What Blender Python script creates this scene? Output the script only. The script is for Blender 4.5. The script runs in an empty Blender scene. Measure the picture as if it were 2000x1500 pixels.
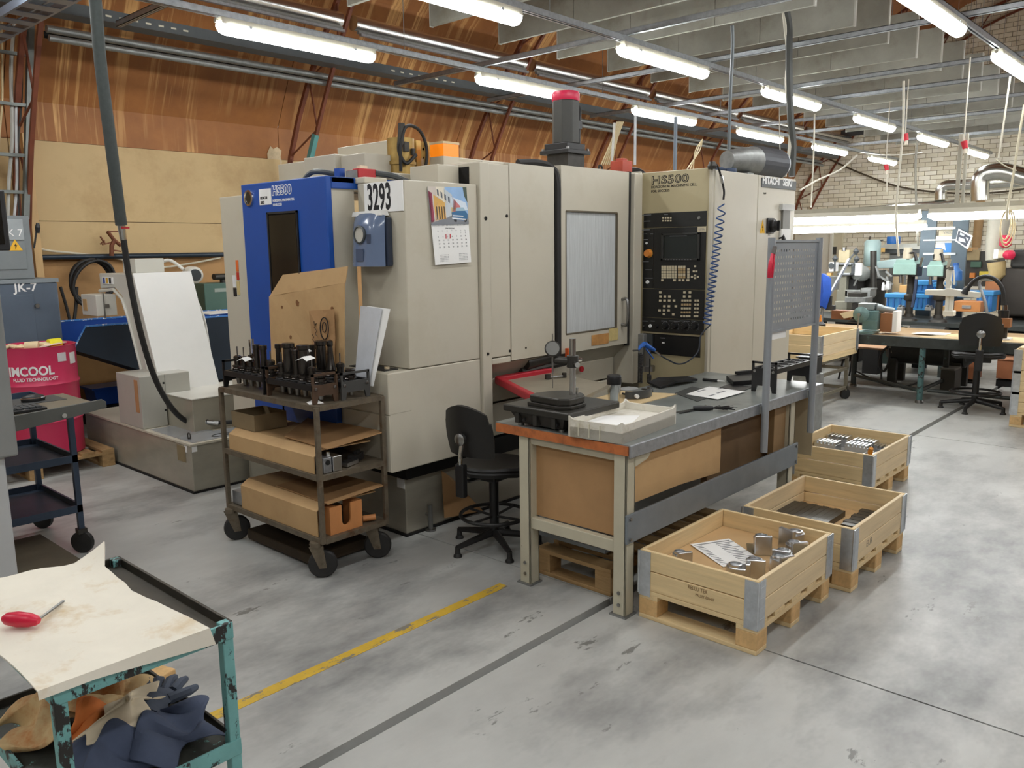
import bpy, bmesh, math, random
from mathutils import Vector, Matrix
R = math.radians
random.seed(7)
SC = bpy.context.scene
COL = SC.collection
# ------------------------------------------------------------------ camera
H, FPX = 1.75, 1599.4
YAW, PITCH, ROLL = R(42.374), R(9.421), R(-0.712)
def _cam():
    cy, sy = math.cos(YAW), math.sin(YAW)
    A = Matrix(((sy, -cy, 0), (0, 0, -1), (cy, sy, 0)))
    cp, sp = math.cos(PITCH), math.sin(PITCH)
    P = Matrix(((1, 0, 0), (0, cp, -sp), (0, sp, cp)))
    cr, sr = math.cos(ROLL), math.sin(ROLL)
    Q = Matrix(((cr, -sr, 0), (sr, cr, 0), (0, 0, 1)))
    return Q @ P @ A
CM = _cam()
cam_d = bpy.data.cameras.new('camera')
cam = bpy.data.objects.new('camera', cam_d)
COL.objects.link(cam)
cam_d.sensor_width = 36
cam_d.lens = FPX / 2000 * 36
cam_d.clip_start, cam_d.clip_end = 0.05, 200
r0, r1, r2 = CM[0], CM[1], CM[2]
cam.matrix_world = Matrix(((r0[0], -r1[0], -r2[0], 0), (r0[1], -r1[1], -r2[1], 0), (r0[2], -r1[2], -r2[2], H), (0, 0, 0, 1)))
SC.camera = cam
# ------------------------------------------------------------------ world, exposure
W = bpy.data.worlds.new('world')
SC.world = W
W.use_nodes = True
W.node_tree.nodes['Background'].inputs[0].default_value = (0.75, 0.85, 1, 1)
W.node_tree.nodes['Background'].inputs[1].default_value = 0.6
SC.view_settings.view_transform = 'Standard'
SC.view_settings.look = 'None'
SC.view_settings.gamma = 1
SC.view_settings.use_curve_mapping = False
SC.view_settings.exposure = 1.42
LAMP = 13.0          # radiance of every fluorescent tube cover
# ------------------------------------------------------------------ survey helpers (points on known planes of the hall)
def ray(x, y):
    return CM.transposed() @ Vector(((x - 1000) / FPX, (y - 750) / FPX, 1))
def OX(x, y, X):
    d = ray(x, y); k = X / d[0]
    return Vector((X, d[1] * k, H + d[2] * k))
def OY(x, y, Y):
    d = ray(x, y); k = Y / d[1]
    return Vector((d[0] * k, Y, H + d[2] * k))
def OZ(x, y, z):
    d = ray(x, y); k = (z - H) / d[2]
    return Vector((d[0] * k, d[1] * k, z))
# ------------------------------------------------------------------ materials
def lin(c):
    return tuple((v / 12.92 if v <= 0.04045 else ((v + 0.055) / 1.055) ** 2.4) for v in c)
MATS = {}
def nd(t, kind, **kw):
    n = t.nodes.new(kind)
    for k, v in kw.items():
        setattr(n, k, v)
    return n
def M(name, rgb, rough=0.5, metal=0.0, var=0.1, scale=6.0, stretch=(1, 1, 1), bump=0.0, chip=None, chipc=(0.1, 0.1, 0.1),
      chipscale=14.0, second=None, sec=(0.45, 0.6), emit=0.0, trans=0.0, alpha=1.0, coat=0.0, detail=5.0, chipstretch=(1, 1, 1)):
    """painted / worn / grained surface: noise varies the colour, `second` is a patchy stain colour, `chip` shows chipped paint"""
    if name in MATS:
        return MATS[name]
    m = bpy.data.materials.new(name)
    m.use_nodes = True
    t = m.node_tree
    b = t.nodes['Principled BSDF']
    c = lin([v / 255 for v in rgb])
    tc = nd(t, 'ShaderNodeTexCoord')
    mp = nd(t, 'ShaderNodeMapping')
    mp.inputs['Scale'].default_value = stretch
    t.links.new(tc.outputs['Object'], mp.inputs['Vector'])
    nz = nd(t, 'ShaderNodeTexNoise')
    nz.inputs['Scale'].default_value = scale
    nz.inputs['Detail'].default_value = detail
    nz.inputs['Roughness'].default_value = 0.65
    t.links.new(mp.outputs[0], nz.inputs['Vector'])
    rp = nd(t, 'ShaderNodeValToRGB')
    rp.color_ramp.elements[0].position = 0.3
    rp.color_ramp.elements[1].position = 0.7
    rp.color_ramp.elements[0].color = tuple(v * (1 - var) for v in c) + (1,)
    rp.color_ramp.elements[1].color = tuple(min(1, v * (1 + var)) for v in c) + (1,)
    t.links.new(nz.outputs['Fac'], rp.inputs['Fac'])
    out = rp.outputs['Color']
    def over(out, nscale, st, lo, hi, colr, seed):
        m2 = nd(t, 'ShaderNodeMapping')
        m2.inputs['Scale'].default_value = st
        m2.inputs['Location'].default_value = (seed, seed * 1.7, seed * 0.3)
        t.links.new(tc.outputs['Object'], m2.inputs['Vector'])
        n2 = nd(t, 'ShaderNodeTexNoise')
        n2.inputs['Scale'].default_value = nscale
        n2.inputs['Detail'].default_value = 6
        n2.inputs['Roughness'].default_value = 0.7
        t.links.new(m2.outputs[0], n2.inputs['Vector'])
        mr = nd(t, 'ShaderNodeMapRange')
        mr.inputs['From Min'].default_value = lo
        mr.inputs['From Max'].default_value = hi
        t.links.new(n2.outputs['Fac'], mr.inputs['Value'])
        mx = nd(t, 'ShaderNodeMix', data_type='RGBA')
        t.links.new(mr.outputs['Result'], mx.inputs[0])
        t.links.new(out, mx.inputs[6])
        mx.inputs[7].default_value = lin([v / 255 for v in colr]) + (1,)
        return mx.outputs[2]
    if second:
        out = over(out, scale * 0.6, stretch, sec[0], sec[1], second, 5.0)
    if chip:
        out = over(out, chipscale, chipstretch, chip, chip + 0.03, chipc, 9.0)
    t.links.new(out, b.inputs['Base Color'])
    b.inputs['Roughness'].default_value = rough
    b.inputs['Metallic'].default_value = metal
    b.inputs['Coat Weight'].default_value = coat
    if trans:
        b.inputs['Transmission Weight'].default_value = trans
    if alpha < 1:
        b.inputs['Alpha'].default_value = alpha
    if emit:
        b.inputs['Emission Color'].default_value = c + (1,)
        b.inputs['Emission Strength'].default_value = emit
    if bump:
        bp = nd(t, 'ShaderNodeBump')
        bp.inputs['Strength'].default_value = bump
        bp.inputs['Distance'].default_value = 0.01
        t.links.new(nz.outputs['Fac'], bp.inputs['Height'])
        t.links.new(bp.outputs[0], b.inputs['Normal'])
    MATS[name] = m
    return m
def K(rgb, rough=0.5, metal=0.0, **kw):
    return M('paint_%d_%d_%d_%d_%d' % (*rgb, round(rough * 100), round(metal * 100)), rgb, rough, metal, **kw)
BEIGE = M('machine_beige', (196, 190, 173), 0.36, var=0.03, scale=2.5, second=(182, 174, 152), sec=(0.55, 0.88))
BEIGE2 = M('panel_beige', (180, 168, 134), 0.4, var=0.04, scale=2.5)
BLUE = M('machine_blue', (24, 76, 160), 0.4, var=0.05, scale=3)
BLACK = M('black_plastic', (24, 24, 25), 0.42, var=0.15)
DARK = M('dark_void', (14, 13, 11), 0.8)  # near-black; stands for shade where it fills gaps and recesses
RUBBER = M('rubber', (34, 33, 32), 0.6, var=0.2, scale=20)
STEEL = M('steel', (150, 150, 148), 0.32, 1.0, var=0.1, scale=12)
CHROME = M('chrome', (205, 205, 203), 0.15, 1.0)
ALU = M('aluminium', (206, 208, 210), 0.28, 1.0, var=0.06, scale=14)
GALV = M('galvanised', (168, 172, 176), 0.42, 0.85, var=0.18, scale=25)
GALVDULL = M('galvanised_dull', (140, 142, 140), 0.5, 0.6, var=0.2, scale=16)
IRON = M('cast_iron', (62, 60, 56), 0.45, 0.5, var=0.2, scale=14)
CONVEY = M('conveyor_white', (206, 204, 194), 0.33, var=0.03, scale=3)
TANK = M('tank_grey', (166, 161, 146), 0.3, 0.25, var=0.12, scale=3, stretch=(1, 1, 3))
CARD = M('cardboard', (190, 156, 110), 0.75, var=0.06, scale=4, second=(170, 134, 90), sec=(0.5, 0.85), bump=0.05)
CARDDK = M('cardboard_brown', (168, 130, 88), 0.75, var=0.08, scale=5)
PAPER = M('paper', (236, 236, 233), 0.7, var=0.02)
WOODX = M('pine_x', (222, 197, 150), 0.62, var=0.12, scale=7, stretch=(0.35, 5, 5), second=(200, 164, 110), sec=(0.55, 0.8), bump=0.12)
WOODY = M('pine_y', (222, 197, 150), 0.62, var=0.12, scale=7, stretch=(5, 0.35, 5), second=(200, 164, 110), sec=(0.55, 0.8), bump=0.12)
WOODXP = M('pine_pale_x', (222, 200, 160), 0.62, var=0.1, scale=7, stretch=(0.35, 5, 5), second=(200, 166, 112), sec=(0.56, 0.85), bump=0.12)
WOODEND = M('pine_end', (210, 172, 118), 0.7, var=0.18, scale=22, bump=0.2)
OLDWOOD = M('old_wood', (168, 136, 92), 0.75, var=0.2, scale=7, stretch=(3, 0.5, 5), second=(120, 92, 58), sec=(0.5, 0.75))
CARTSTEEL = M('cart_steel', (112, 102, 86), 0.5, 0.4, var=0.25, scale=16, second=(90, 66, 46), sec=(0.55, 0.7))
TEAL = M('chipped_teal', (112, 168, 166), 0.5, var=0.12, scale=12, chip=0.53, chipc=(38, 36, 34), chipscale=16, chipstretch=(1, 1, 0.5))
TEALFAR = M('teal_machine', (138, 170, 162), 0.42, var=0.08, scale=8)
DGREY = M('dark_grey_paint', (70, 74, 76), 0.4, var=0.12, scale=8)
BLUEGREY = M('blue_grey_paint', (86, 98, 112), 0.4, var=0.08, scale=4)
GREY = M('grey_paint', (132, 134, 132), 0.42, var=0.06, scale=5)
# ------------------------------------------------------------------ mesh helpers
ORG = {}
class MB:
    def __init__(s):
        s.v, s.f, s.mi = [], [], []
    def add(s, vs, fs, m=0):
        o = len(s.v)
        s.v += [tuple(v) for v in vs]
        for f in fs:
            s.f.append([i + o for i in f]); s.mi.append(m)
        return s
    def box(s, lo, hi, m=0):
        a, b = lo, hi
        return s.add([(a[0], a[1], a[2]), (b[0], a[1], a[2]), (b[0], b[1], a[2]), (a[0], b[1], a[2]),
                      (a[0], a[1], b[2]), (b[0], a[1], b[2]), (b[0], b[1], b[2]), (a[0], b[1], b[2])],
                     [(3, 2, 1, 0), (4, 5, 6, 7), (0, 1, 5, 4), (1, 2, 6, 5), (2, 3, 7, 6), (3, 0, 4, 7)], m)
    def obox(s, c, ax, ay, az, m=0):
        """box with centre c and three half-axis vectors"""
        c, ax, ay, az = Vector(c), Vector(ax), Vector(ay), Vector(az)
        vs = [c + i * ax + j * ay + k * az for k in (-1, 1) for j, i in ((-1, -1), (-1, 1), (1, 1), (1, -1))]
        return s.add(vs, [(3, 2, 1, 0), (4, 5, 6, 7), (0, 1, 5, 4), (1, 2, 6, 5), (2, 3, 7, 6), (3, 0, 4, 7)], m)
    def rbox(s, c, size, rz, m=0):
        d = Vector((math.cos(rz), math.sin(rz), 0)) * size[0] / 2
        e = Vector((-math.sin(rz), math.cos(rz), 0)) * size[1] / 2
        return s.obox(c, d, e, (0, 0, size[2] / 2), m)
    def bar(s, p, q, w, h=None, m=0, up=(0, 0, 1)):
        p, q = Vector(p), Vector(q)
        h = h or w
        d = (q - p); u = Vector(up)
        if abs(d.normalized().dot(u)) > 0.98:
            u = Vector((1, 0, 0))
        sx = d.cross(u).normalized() * w / 2
        sz = sx.cross(d).normalized() * h / 2
        return s.obox((p + q) / 2, d / 2, sx, sz, m)
    def cyl(s, p, q, r, r2=None, n=14, m=0):
        p, q = Vector(p), Vector(q)
        r2 = r if r2 is None else r2
        d = (q - p).normalized()
        u = d.orthogonal().normalized(); w = d.cross(u)
        vs = []
        for c, rr in ((p, r), (q, r2)):
            vs += [c + (u * math.cos(2 * math.pi * i / n) + w * math.sin(2 * math.pi * i / n)) * rr for i in range(n)]
        fs = [(i, (i + 1) % n, n + (i + 1) % n, n + i) for i in range(n)] + [tuple(range(n - 1, -1, -1)), tuple(range(n, 2 * n))]
        return s.add(vs, fs, m)
    def tube(s, pts, r, n=8, m=0, closed=False):
        pts = [Vector(p) for p in pts]
        if len(pts) < 2:
            return s
        k = len(pts)
        prev = None; vs = []
        for i, p in enumerate(pts):
            a = pts[(i - 1) % k] if (closed or i > 0) else p
            b = pts[(i + 1) % k] if (closed or i < k - 1) else p
            d = (b - a).normalized()
            if prev is None:
                u = d.orthogonal().normalized()
            else:
                u = (prev - d * prev.dot(d))
                u = u.normalized() if u.length > 1e-6 else d.orthogonal().normalized()
            prev = u; w = d.cross(u)
            rr = r[i] if isinstance(r, (list, tuple)) else r
            vs += [p + (u * math.cos(2 * math.pi * j / n) + w * math.sin(2 * math.pi * j / n)) * rr for j in range(n)]
        fs = []
        for i in range(k if closed else k - 1):
            a, b = i * n, ((i + 1) % k) * n
            fs += [(a + j, a + (j + 1) % n, b + (j + 1) % n, b + j) for j in range(n)]
        if not closed:
            fs += [tuple(range(n - 1, -1, -1)), tuple(range((k - 1) * n, k * n))]
        return s.add(vs, fs, m)
    def lathe(s, prof, c=(0, 0, 0), n=16, m=0, axis=None):
        c = Vector(c)
        if axis is None:
            u, w, d = Vector((1, 0, 0)), Vector((0, 1, 0)), Vector((0, 0, 1))
        else:
            d = Vector(axis).normalized(); u = d.orthogonal().normalized(); w = d.cross(u)
        vs = [c + (u * math.cos(2 * math.pi * j / n) + w * math.sin(2 * math.pi * j / n)) * r + d * z for r, z in prof for j in range(n)]
        fs = []
        for i in range(len(prof) - 1):
            a, b = i * n, (i + 1) * n
            fs += [(a + j, a + (j + 1) % n, b + (j + 1) % n, b + j) for j in range(n)]
        fs += [tuple(range(n - 1, -1, -1)), tuple(range((len(prof) - 1) * n, len(prof) * n))]
        return s.add(vs, fs, m)
    def prism(s, poly, d, m=0):
        """closed 3-D polygon swept along vector d"""
        n = len(poly); d = Vector(d)
        vs = [Vector(p) for p in poly] + [Vector(p) + d for p in poly]
        fs = [(i, (i + 1) % n, n + (i + 1) % n, n + i) for i in range(n)] + [tuple(range(n - 1, -1, -1)), tuple(range(n, 2 * n))]
        return s.add(vs, fs, m)
    def sheet(s, grid, th, m=0, nrm=None):
        """grid of points (rows x cols) thickened"""
        rws, cls = len(grid), len(grid[0])
        P = [[Vector(p) for p in r] for r in grid]
        top, bot = [], []
        for i in range(rws):
            for j in range(cls):
                a = P[min(i + 1, rws - 1)][j] - P[max(i - 1, 0)][j]
                b = P[i][min(j + 1, cls - 1)] - P[i][max(j - 1, 0)]
                nn = Vector(nrm) if nrm else b.cross(a).normalized()
                top.append(P[i][j] + nn * th / 2); bot.append(P[i][j] - nn * th / 2)
        o = rws * cls
        fs = []
        for i in range(rws - 1):
            for j in range(cls - 1):
                a, b, c, d = i * cls + j, i * cls + j + 1, (i + 1) * cls + j + 1, (i + 1) * cls + j
                fs.append((a, b, c, d)); fs.append((o + d, o + c, o + b, o + a))
        edge = [(0, j) for j in range(cls)] + [(i, cls - 1) for i in range(1, rws)] + [(rws - 1, j) for j in range(cls - 2, -1, -1)] + [(i, 0) for i in range(rws - 2, 0, -1)]
        ids = [i * cls + j for i, j in edge]
        for a, b in zip(ids, ids[1:] + ids[:1]):
            fs.append((b, a, o + a, o + b))
        return s.add(top + bot, fs, m)
    def obj(s, name, mat, parent=None, smooth=False, bevel=0.0, org=None):
        o0 = Vector(org) if org is not None else (ORG[parent] if parent is not None else Vector((0, 0, 0)))
        me = bpy.data.meshes.new(name)
        me.from_pydata([tuple(Vector(v) - o0) for v in s.v], [], s.f)
        mats = mat if isinstance(mat, (list, tuple)) else [mat]
        for mm in mats:
            me.materials.append(mm)
        if len(mats) > 1:
            me.polygons.foreach_set('material_index', s.mi)
        bm = bmesh.new(); bm.from_mesh(me)
        bmesh.ops.recalc_face_normals(bm, faces=bm.faces)
        bm.to_mesh(me); bm.free()
        ob = bpy.data.objects.new(name, me)
        COL.objects.link(ob)
        if parent is not None:
            ob.parent = parent
        else:
            ob.location = o0
        if smooth:
            me.polygons.foreach_set('use_smooth', [True] * len(me.polygons))
            try:
                me.set_sharp_from_angle(angle=R(38))
            except Exception:
                pass
        if bevel:
            bv = ob.modifiers.new('bevel', 'BEVEL')
            bv.width = bevel; bv.segments = 2; bv.limit_method = 'ANGLE'; bv.angle_limit = R(40)
        ORG[ob] = o0
        return ob
def tag(o, label, cat, group=None):
    o['label'] = label; o['category'] = cat
    if group:
        o['group'] = group
    return o
def T(name, label, cat, loc, group=None, rz=0.0):
    o = bpy.data.objects.new(name, None)
    o.empty_display_size = 0.1
    COL.objects.link(o)
    o.location = loc; o.rotation_euler = (0, 0, rz)
    ORG[o] = Vector(loc)
    return tag(o, label, cat, group)
def S(o, parent=None):
    o['kind'] = 'structure'
    return o
def copy_tree(o, parent=None):
    c = o.copy(); COL.objects.link(c)
    if parent is not None:
        c.parent = parent
    ORG[c] = ORG.get(o, Vector((0, 0, 0)))
    for ch in list(o.children):
        copy_tree(ch, c)
    return c
def dup(o, loc, rz=None, label=None, group=None):
    c = copy_tree(o)
    c.location = loc
    ORG[c] = Vector(loc)
    if rz is not None:
        c.rotation_euler = (0, 0, rz)
    if label:
        c['label'] = label
    if group:
        c['group'] = group
    return c
def box(name, lo, hi, mat, parent=None, bevel=0.0, **k):
    return MB().box(lo, hi).obj(name, mat, parent, bevel=bevel, **k)
FX = (Vector((0, -1, 0)), Vector((0, 0, 1)), Vector((-1, 0, 0)))   # a face looking towards -X: right, up, normal
FY = (Vector((1, 0, 0)), Vector((0, 0, 1)), Vector((0, -1, 0)))    # a face looking towards -Y
FZ = (Vector((1, 0, 0)), Vector((0, 1, 0)), Vector((0, 0, 1)))
def text(s, size, loc, frame, mat, parent=None, name='lettering', sx=1.0, off=0.0, ext=0.0006, align='LEFT', shear=0.0, space=1.0, lift=0.0, line=1.0):
    cu = bpy.data.curves.new(name, 'FONT')
    cu.body = s; cu.size = size; cu.extrude = ext; cu.offset = off; cu.align_x = align; cu.shear = shear; cu.space_character = space
    cu.resolution_u = 3; cu.space_line = line
    tmp = bpy.data.objects.new(name, cu)
    COL.objects.link(tmp)
    bpy.context.view_layer.update()
    me = bpy.data.meshes.new_from_object(tmp.evaluated_get(bpy.context.evaluated_depsgraph_get()))
    bpy.data.objects.remove(tmp); bpy.data.curves.remove(cu)
    r, u, n = frame
    o0 = ORG[parent] if parent is not None else Vector((0, 0, 0))
    L = Vector(loc) + n * (ext + lift) - o0
    me.transform(Matrix(((r[0] * sx, u[0], n[0], L[0]), (r[1] * sx, u[1], n[1], L[1]), (r[2] * sx, u[2], n[2], L[2]), (0, 0, 0, 1))))
    me.materials.clear(); me.materials.append(mat)
    me.name = name
    ob = bpy.data.objects.new(name, me)
    COL.objects.link(ob)
    if parent is not None:
        ob.parent = parent
    ORG[ob] = o0
    return ob
def arc(c, r, a0, a1, n, u=(1, 0, 0), w=(0, 0, 1)):
    c, u, w = Vector(c), Vector(u), Vector(w)
    return [c + u * r * math.cos(R(a0 + (a1 - a0) * i / n)) + w * r * math.sin(R(a0 + (a1 - a0) * i / n)) for i in range(n + 1)]
def spline(pts, n=6):
    P = [Vector(p) for p in pts]
    P = [P[0] * 2 - P[1]] + P + [P[-1] * 2 - P[-2]]
    out = []
    for i in range(1, len(P) - 2):
        a, b, c, d = P[i - 1:i + 3]
        for j in range(n):
            t = j / n
            out.append(0.5 * ((2 * b) + (c - a) * t + (2 * a - 5 * b + 4 * c - d) * t * t + (3 * b - a - 3 * c + d) * t ** 3))
    out.append(P[-2])
    return out
INK = M('ink_black', (22, 21, 22), 0.6)
INKW = M('ink_white', (232, 232, 230), 0.6)
INKG = M('ink_grey', (128, 130, 134), 0.6)
INKR = M('ink_red', (200, 30, 40), 0.6)
YEL = M('warning_yellow', (232, 178, 40), 0.5)
# ================================================================== the hall
FLOORM = M('concrete', (180, 181, 177), 0.36, var=0.16, scale=1.7, stretch=(0.65, 1.15, 1), second=(108, 109, 108), sec=(0.47, 0.72), bump=0.03,
           chip=0.64, chipc=(122, 122, 118), chipscale=3.2, chipstretch=(0.6, 1.4, 1), detail=11)
JOINT = M('joint_filler', (46, 45, 42), 0.7, var=0.2)
floor = S(box('floor', (-6, -7.4, -0.12), (21.3, 9.5, -0.05), JOINT))
xs = [-6, -1.6, 3.21, 7.97, 12.75, 17.5, 21.3]
ys = [-7.4, -2.55, 2.25, 7.05, 9.5]
for i in range(6):
    for j in range(4):
        gy0 = 0.025 if j == 2 else 0.004
        gy1 = 0.025 if j == 1 else 0.004
        MB().box((xs[i] + 0.005, ys[j] + gy0, -0.05), (xs[i + 1] - 0.005, ys[j + 1] - gy1, 0)).obj('slab', FLOORM, floor)
YM = M('worn_yellow_paint', (206, 170, 58), 0.55, var=0.12, scale=10, chip=0.56, chipc=(128, 124, 112), chipscale=9, chipstretch=(1, 3, 1))
MB().box((0.6, 2.765, 0.0003), (2.98, 2.825, 0.0014)).obj('yellow_line', YM, floor)
# curved back wall and roof: (Y, z) section, mirrored about Y = 1
PROF = [(9.3, 0), (9.3, 3.27), (8.95, 3.9), (8.3, 4.75), (7.5, 5.55), (6.55, 6.3), (5.4, 6.95), (4.5, 7.25), (2.8, 7.6), (1, 7.7)]
def board_mat(name, base, dark, pale, amt):
    m = bpy.data.materials.new(name); m.use_nodes = True
    t = m.node_tree; b = t.nodes['Principled BSDF']
    tc = nd(t, 'ShaderNodeTexCoord')
    def noise(scale, st, det=6, loc=0):
        mp = nd(t, 'ShaderNodeMapping'); mp.inputs['Scale'].default_value = st; mp.inputs['Location'].default_value = (loc, loc, loc)
        t.links.new(tc.outputs['Object'], mp.inputs['Vector'])
        n = nd(t, 'ShaderNodeTexNoise'); n.inputs['Scale'].default_value = scale; n.inputs['Detail'].default_value = det
        n.inputs['Roughness'].default_value = 0.7
        t.links.new(mp.outputs[0], n.inputs['Vector'])
        return n.outputs['Fac']
    def rng(v, a, b_):
        r = nd(t, 'ShaderNodeMapRange'); r.inputs['From Min'].default_value = a; r.inputs['From Max'].default_value = b_
        t.links.new(v, r.inputs['Value']); return r.outputs['Result']
    def mix(f, a, c):
        x = nd(t, 'ShaderNodeMix', data_type='RGBA')
        t.links.new(f, x.inputs[0])
        if isinstance(a, tuple): x.inputs[6].default_value = a
        else: t.links.new(a, x.inputs[6])
        x.inputs[7].default_value = c
        return x.outputs[2]
    L = lambda c: lin([v / 255 for v in c]) + (1,)
    c = mix(rng(noise(1.1, (1, 1, 1)), 0.35, 0.75), L(base), L(dark))
    # water runs: fine vertical streaks gathered in a few wet patches
    st = nd(t, 'ShaderNodeMath', operation='MULTIPLY')
    t.links.new(rng(noise(9, (1, 0.03, 0.03), 5, 3), 0.50, 0.60), st.inputs[0])
    t.links.new(rng(noise(0.8, (1, 0.25, 0.5), 3, 8), 0.62 - amt, 0.78 - amt), st.inputs[1])
    c = mix(st.outputs[0], c, L(pale))
    t.links.new(c, b.inputs['Base Color']); b.inputs['Roughness'].default_value = 0.6
    return m
HARD = board_mat('stained_hardboard', (162, 104, 50), (126, 76, 34), (214, 166, 104), 0.22)
HARD2 = board_mat('hardboard_roof', (150, 92, 48), (104, 64, 34), (186, 140, 88), 0.02)
PLY = M('pale_board', (196, 168, 120), 0.6, var=0.06, scale=1.5, second=(160, 128, 80), sec=(0.5, 0.8))
PLYDK = M('dirty_board', (176, 134, 84), 0.65, var=0.12, scale=2.5, second=(134, 96, 54), sec=(0.5, 0.8))
SKIN = M('roof_skin', (96, 62, 36), 0.8)
def shell(name, pts, x0, x1):
    m = MB()
    m.sheet([[(x0, y, z) for y, z in pts], [(x1, y, z) for y, z in pts]], 0.03)
    return S(m.obj(name, SKIN))
mir = [(2 - y, z) for y, z in PROF]
wl = shell('wall_back', [(y + .03, z) for y, z in PROF[:2]], -6, 21.2)
roof = shell('ceiling', [(y + .02, z + .03) for y, z in PROF[1:]] + [(y - .02, z + .03) for y, z in mir[-2:0:-1]], -6, 21.2)
wr = shell('wall_front', [(y - .03, z) for y, z in mir[:2]], -6, 21.2)
TX = [2.85 + 3.05 * k for k in range(-2, 7)]
TX[-1] = 20.95
bays = [-6] + TX + [21.2]
for i in range(len(bays) - 1):
    a, b = bays[i] + 0.004, bays[i + 1] - 0.004
    j = random.uniform(-.004, .004)
    # lower dirty strip, pale boards, hardboard up to the lap
    MB().box((a, 9.29 + j, 0), (b, 9.305, 1.70)).obj('lower_board', PLYDK, wl)
    MB().box((a, 9.285 + j, 1.706), (b, 9.305, 2.08)).obj('board', PLY, wl)
    MB().box((a, 9.28 + j, 2.086), (b, 9.305, 2.88)).obj('board', PLY, wl)
    MB().box((a, 9.29, 2.885), (b, 9.31, 3.27)).obj('hardboard_sheet', HARD, wl)
    for k in range(1, len(PROF) - 1):
        (y0, z0), (y1, z1) = PROF[k], PROF[k + 1]
        mt = HARD if k < 4 else HARD2
        lap = 0.02
        MB().sheet([[(a, y0, z0 - lap), (a, y1 + .002, z1)], [(b, y0, z0 - lap), (b, y1 + .002, z1)]], 0.008).obj('hardboard_sheet', mt, roof)
        MB().sheet([[(a, 2 - y0, z0), (a, 2 - y1, z1)], [(b, 2 - y0, z0), (b, 2 - y1, z1)]], 0.008).obj('hardboard_sheet', HARD2, roof)
# end wall of painted sand-lime brick: the bricks in view laid one by one
BRK = [M('painted_brick_%d' % i, c, 0.75, var=0.06, scale=3, second=(150, 128, 92), sec=(0.56, 0.85), bump=0.05) for i, c in enumerate([(222, 215, 194), (214, 206, 184), (228, 222, 206)])]
endw = S(box('wall_end', (21.0, -7.4, 0), (21.2, 9.4, 7.6), M('mortar', (138, 124, 96), 0.9)))
def inside(y, z):
    yy = y if y > 1 else 2 - y
    for (a, za), (b, zb) in zip(PROF, PROF[1:]):
        if za <= z <= zb:
            return yy < a + (b - a) * (z - za) / (zb - za) - 0.05
    return False
bm_me = None
n_br = 0
rest = MB()
row = 0
z = 0.0
bricks = []
while z < 7.4:
    y = -6.9 + (0.13 if row % 2 else 0)
    while y < 9.3:
        if inside(y - .2, z) or inside(y + .45, z):
            bricks.append((y, z))
        y += 0.262
    z += 0.1; row += 1
def vis(y, z):
    return 2.3 < z < 3.75 and 3.3 < y < 8.2
proto = None
bricks.sort(key=lambda b: (not vis(*b), abs(b[1] - 3.0) + abs(b[0] - 5.4) * .35))
for y, z in bricks:
    if n_br < 300 and vis(y, z):
        if proto is None:
            proto = [MB().box((20.985, 0, 0), (21.0, 0.25, 0.09)).obj('brick', m, endw) for m in BRK]
            for o in proto[1:]:
                bpy.data.objects.remove(o)
            meshes = [proto[0].data] + [proto[0].data.copy() for _ in range(2)]
            for me_, mm in zip(meshes, BRK):
                me_.materials[0] = mm
            o = proto[0]
        else:
            o = proto[0].copy(); COL.objects.link(o); o.data = random.choice(meshes)
        o.location = (random.uniform(-.004, .003), y, z)
        n_br += 1
    else:
        d = random.uniform(-.004, .003)
        rest.box((20.985 + d, y, z), (21.0, y + 0.25, z + 0.09), random.randrange(3))
ro = rest.obj('brickwork', BRK, endw)
ro['kind'] = 'stuff'
S(box('wall_near', (-6.2, -7.4, 0), (-6.0, 9.4, 7.6), M('plaster', (196, 190, 176), 0.8)))
# lattice roof trusses
TRED = M('truss_red_oxide', (108, 56, 34), 0.6, var=0.2, scale=8)
INN = [(9.05, 0), (9.0, 1.9), (8.72, 2.63), (8.38, 3.29), (8.1, 3.78), (7.66, 4.45), (7.0, 5.1), (6.2, 5.75), (5.03, 6.4), (4.32, 6.64), (2.7, 6.95), (1, 7.05)]
OUT = [(9.24, 0), (9.24, 2.2), (9.08, 2.8), (8.84, 3.3), (8.56, 3.75), (8.02, 4.42), (7.34, 5.2), (6.45, 5.98), (5.2, 6.66), (4.42, 6.92), (2.75, 7.25), (1, 7.36)]
def lerp_path(p, n):
    P = [Vector((0, a, b)) for a, b in p]
    seg = [(P[i + 1] - P[i]).length for i in range(len(P) - 1)]
    tot = sum(seg); out = []
    for k in range(n + 1):
        s = tot * k / n; i = 0
        while i < len(seg) - 1 and s > seg[i]:
            s -= seg[i]; i += 1
        out.append(P[i].lerp(P[i + 1], min(1, s / seg[i])))
    return out
def truss(x):
    t = bpy.data.objects.new('roof_truss', None); COL.objects.link(t); S(t); ORG[t] = Vector((0, 0, 0))
    I, O = lerp_path(INN, 26), lerp_path(OUT, 26)
    for s in (1, -1):
        f = lambda v: Vector((x, v.y if s == 1 else 2 - v.y, v.z))
        m = MB(); m.tube([f(v) for v in I], 0.028, 4); m.obj('inner_chord', TRED, t)
        m = MB(); m.tube([f(v) for v in O], 0.034, 4); m.obj('outer_chord', TRED, t)
        for k in range(26 if s == 1 else 0):
            a, b = (I[k], O[k + 1]) if k % 2 else (O[k], I[k + 1])
            MB().cyl(f(a), f(b), 0.012, n=6).obj('brace', TRED, t)
        if s == -1:
            m = MB()
            for k in range(26):
                a, b = (I[k], O[k + 1]) if k % 2 else (O[k], I[k + 1])
                m.cyl(f(a), f(b), 0.012, n=5)
            m.obj('bracing', TRED, t)
    return t
for x in TX:
    truss(x)
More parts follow.
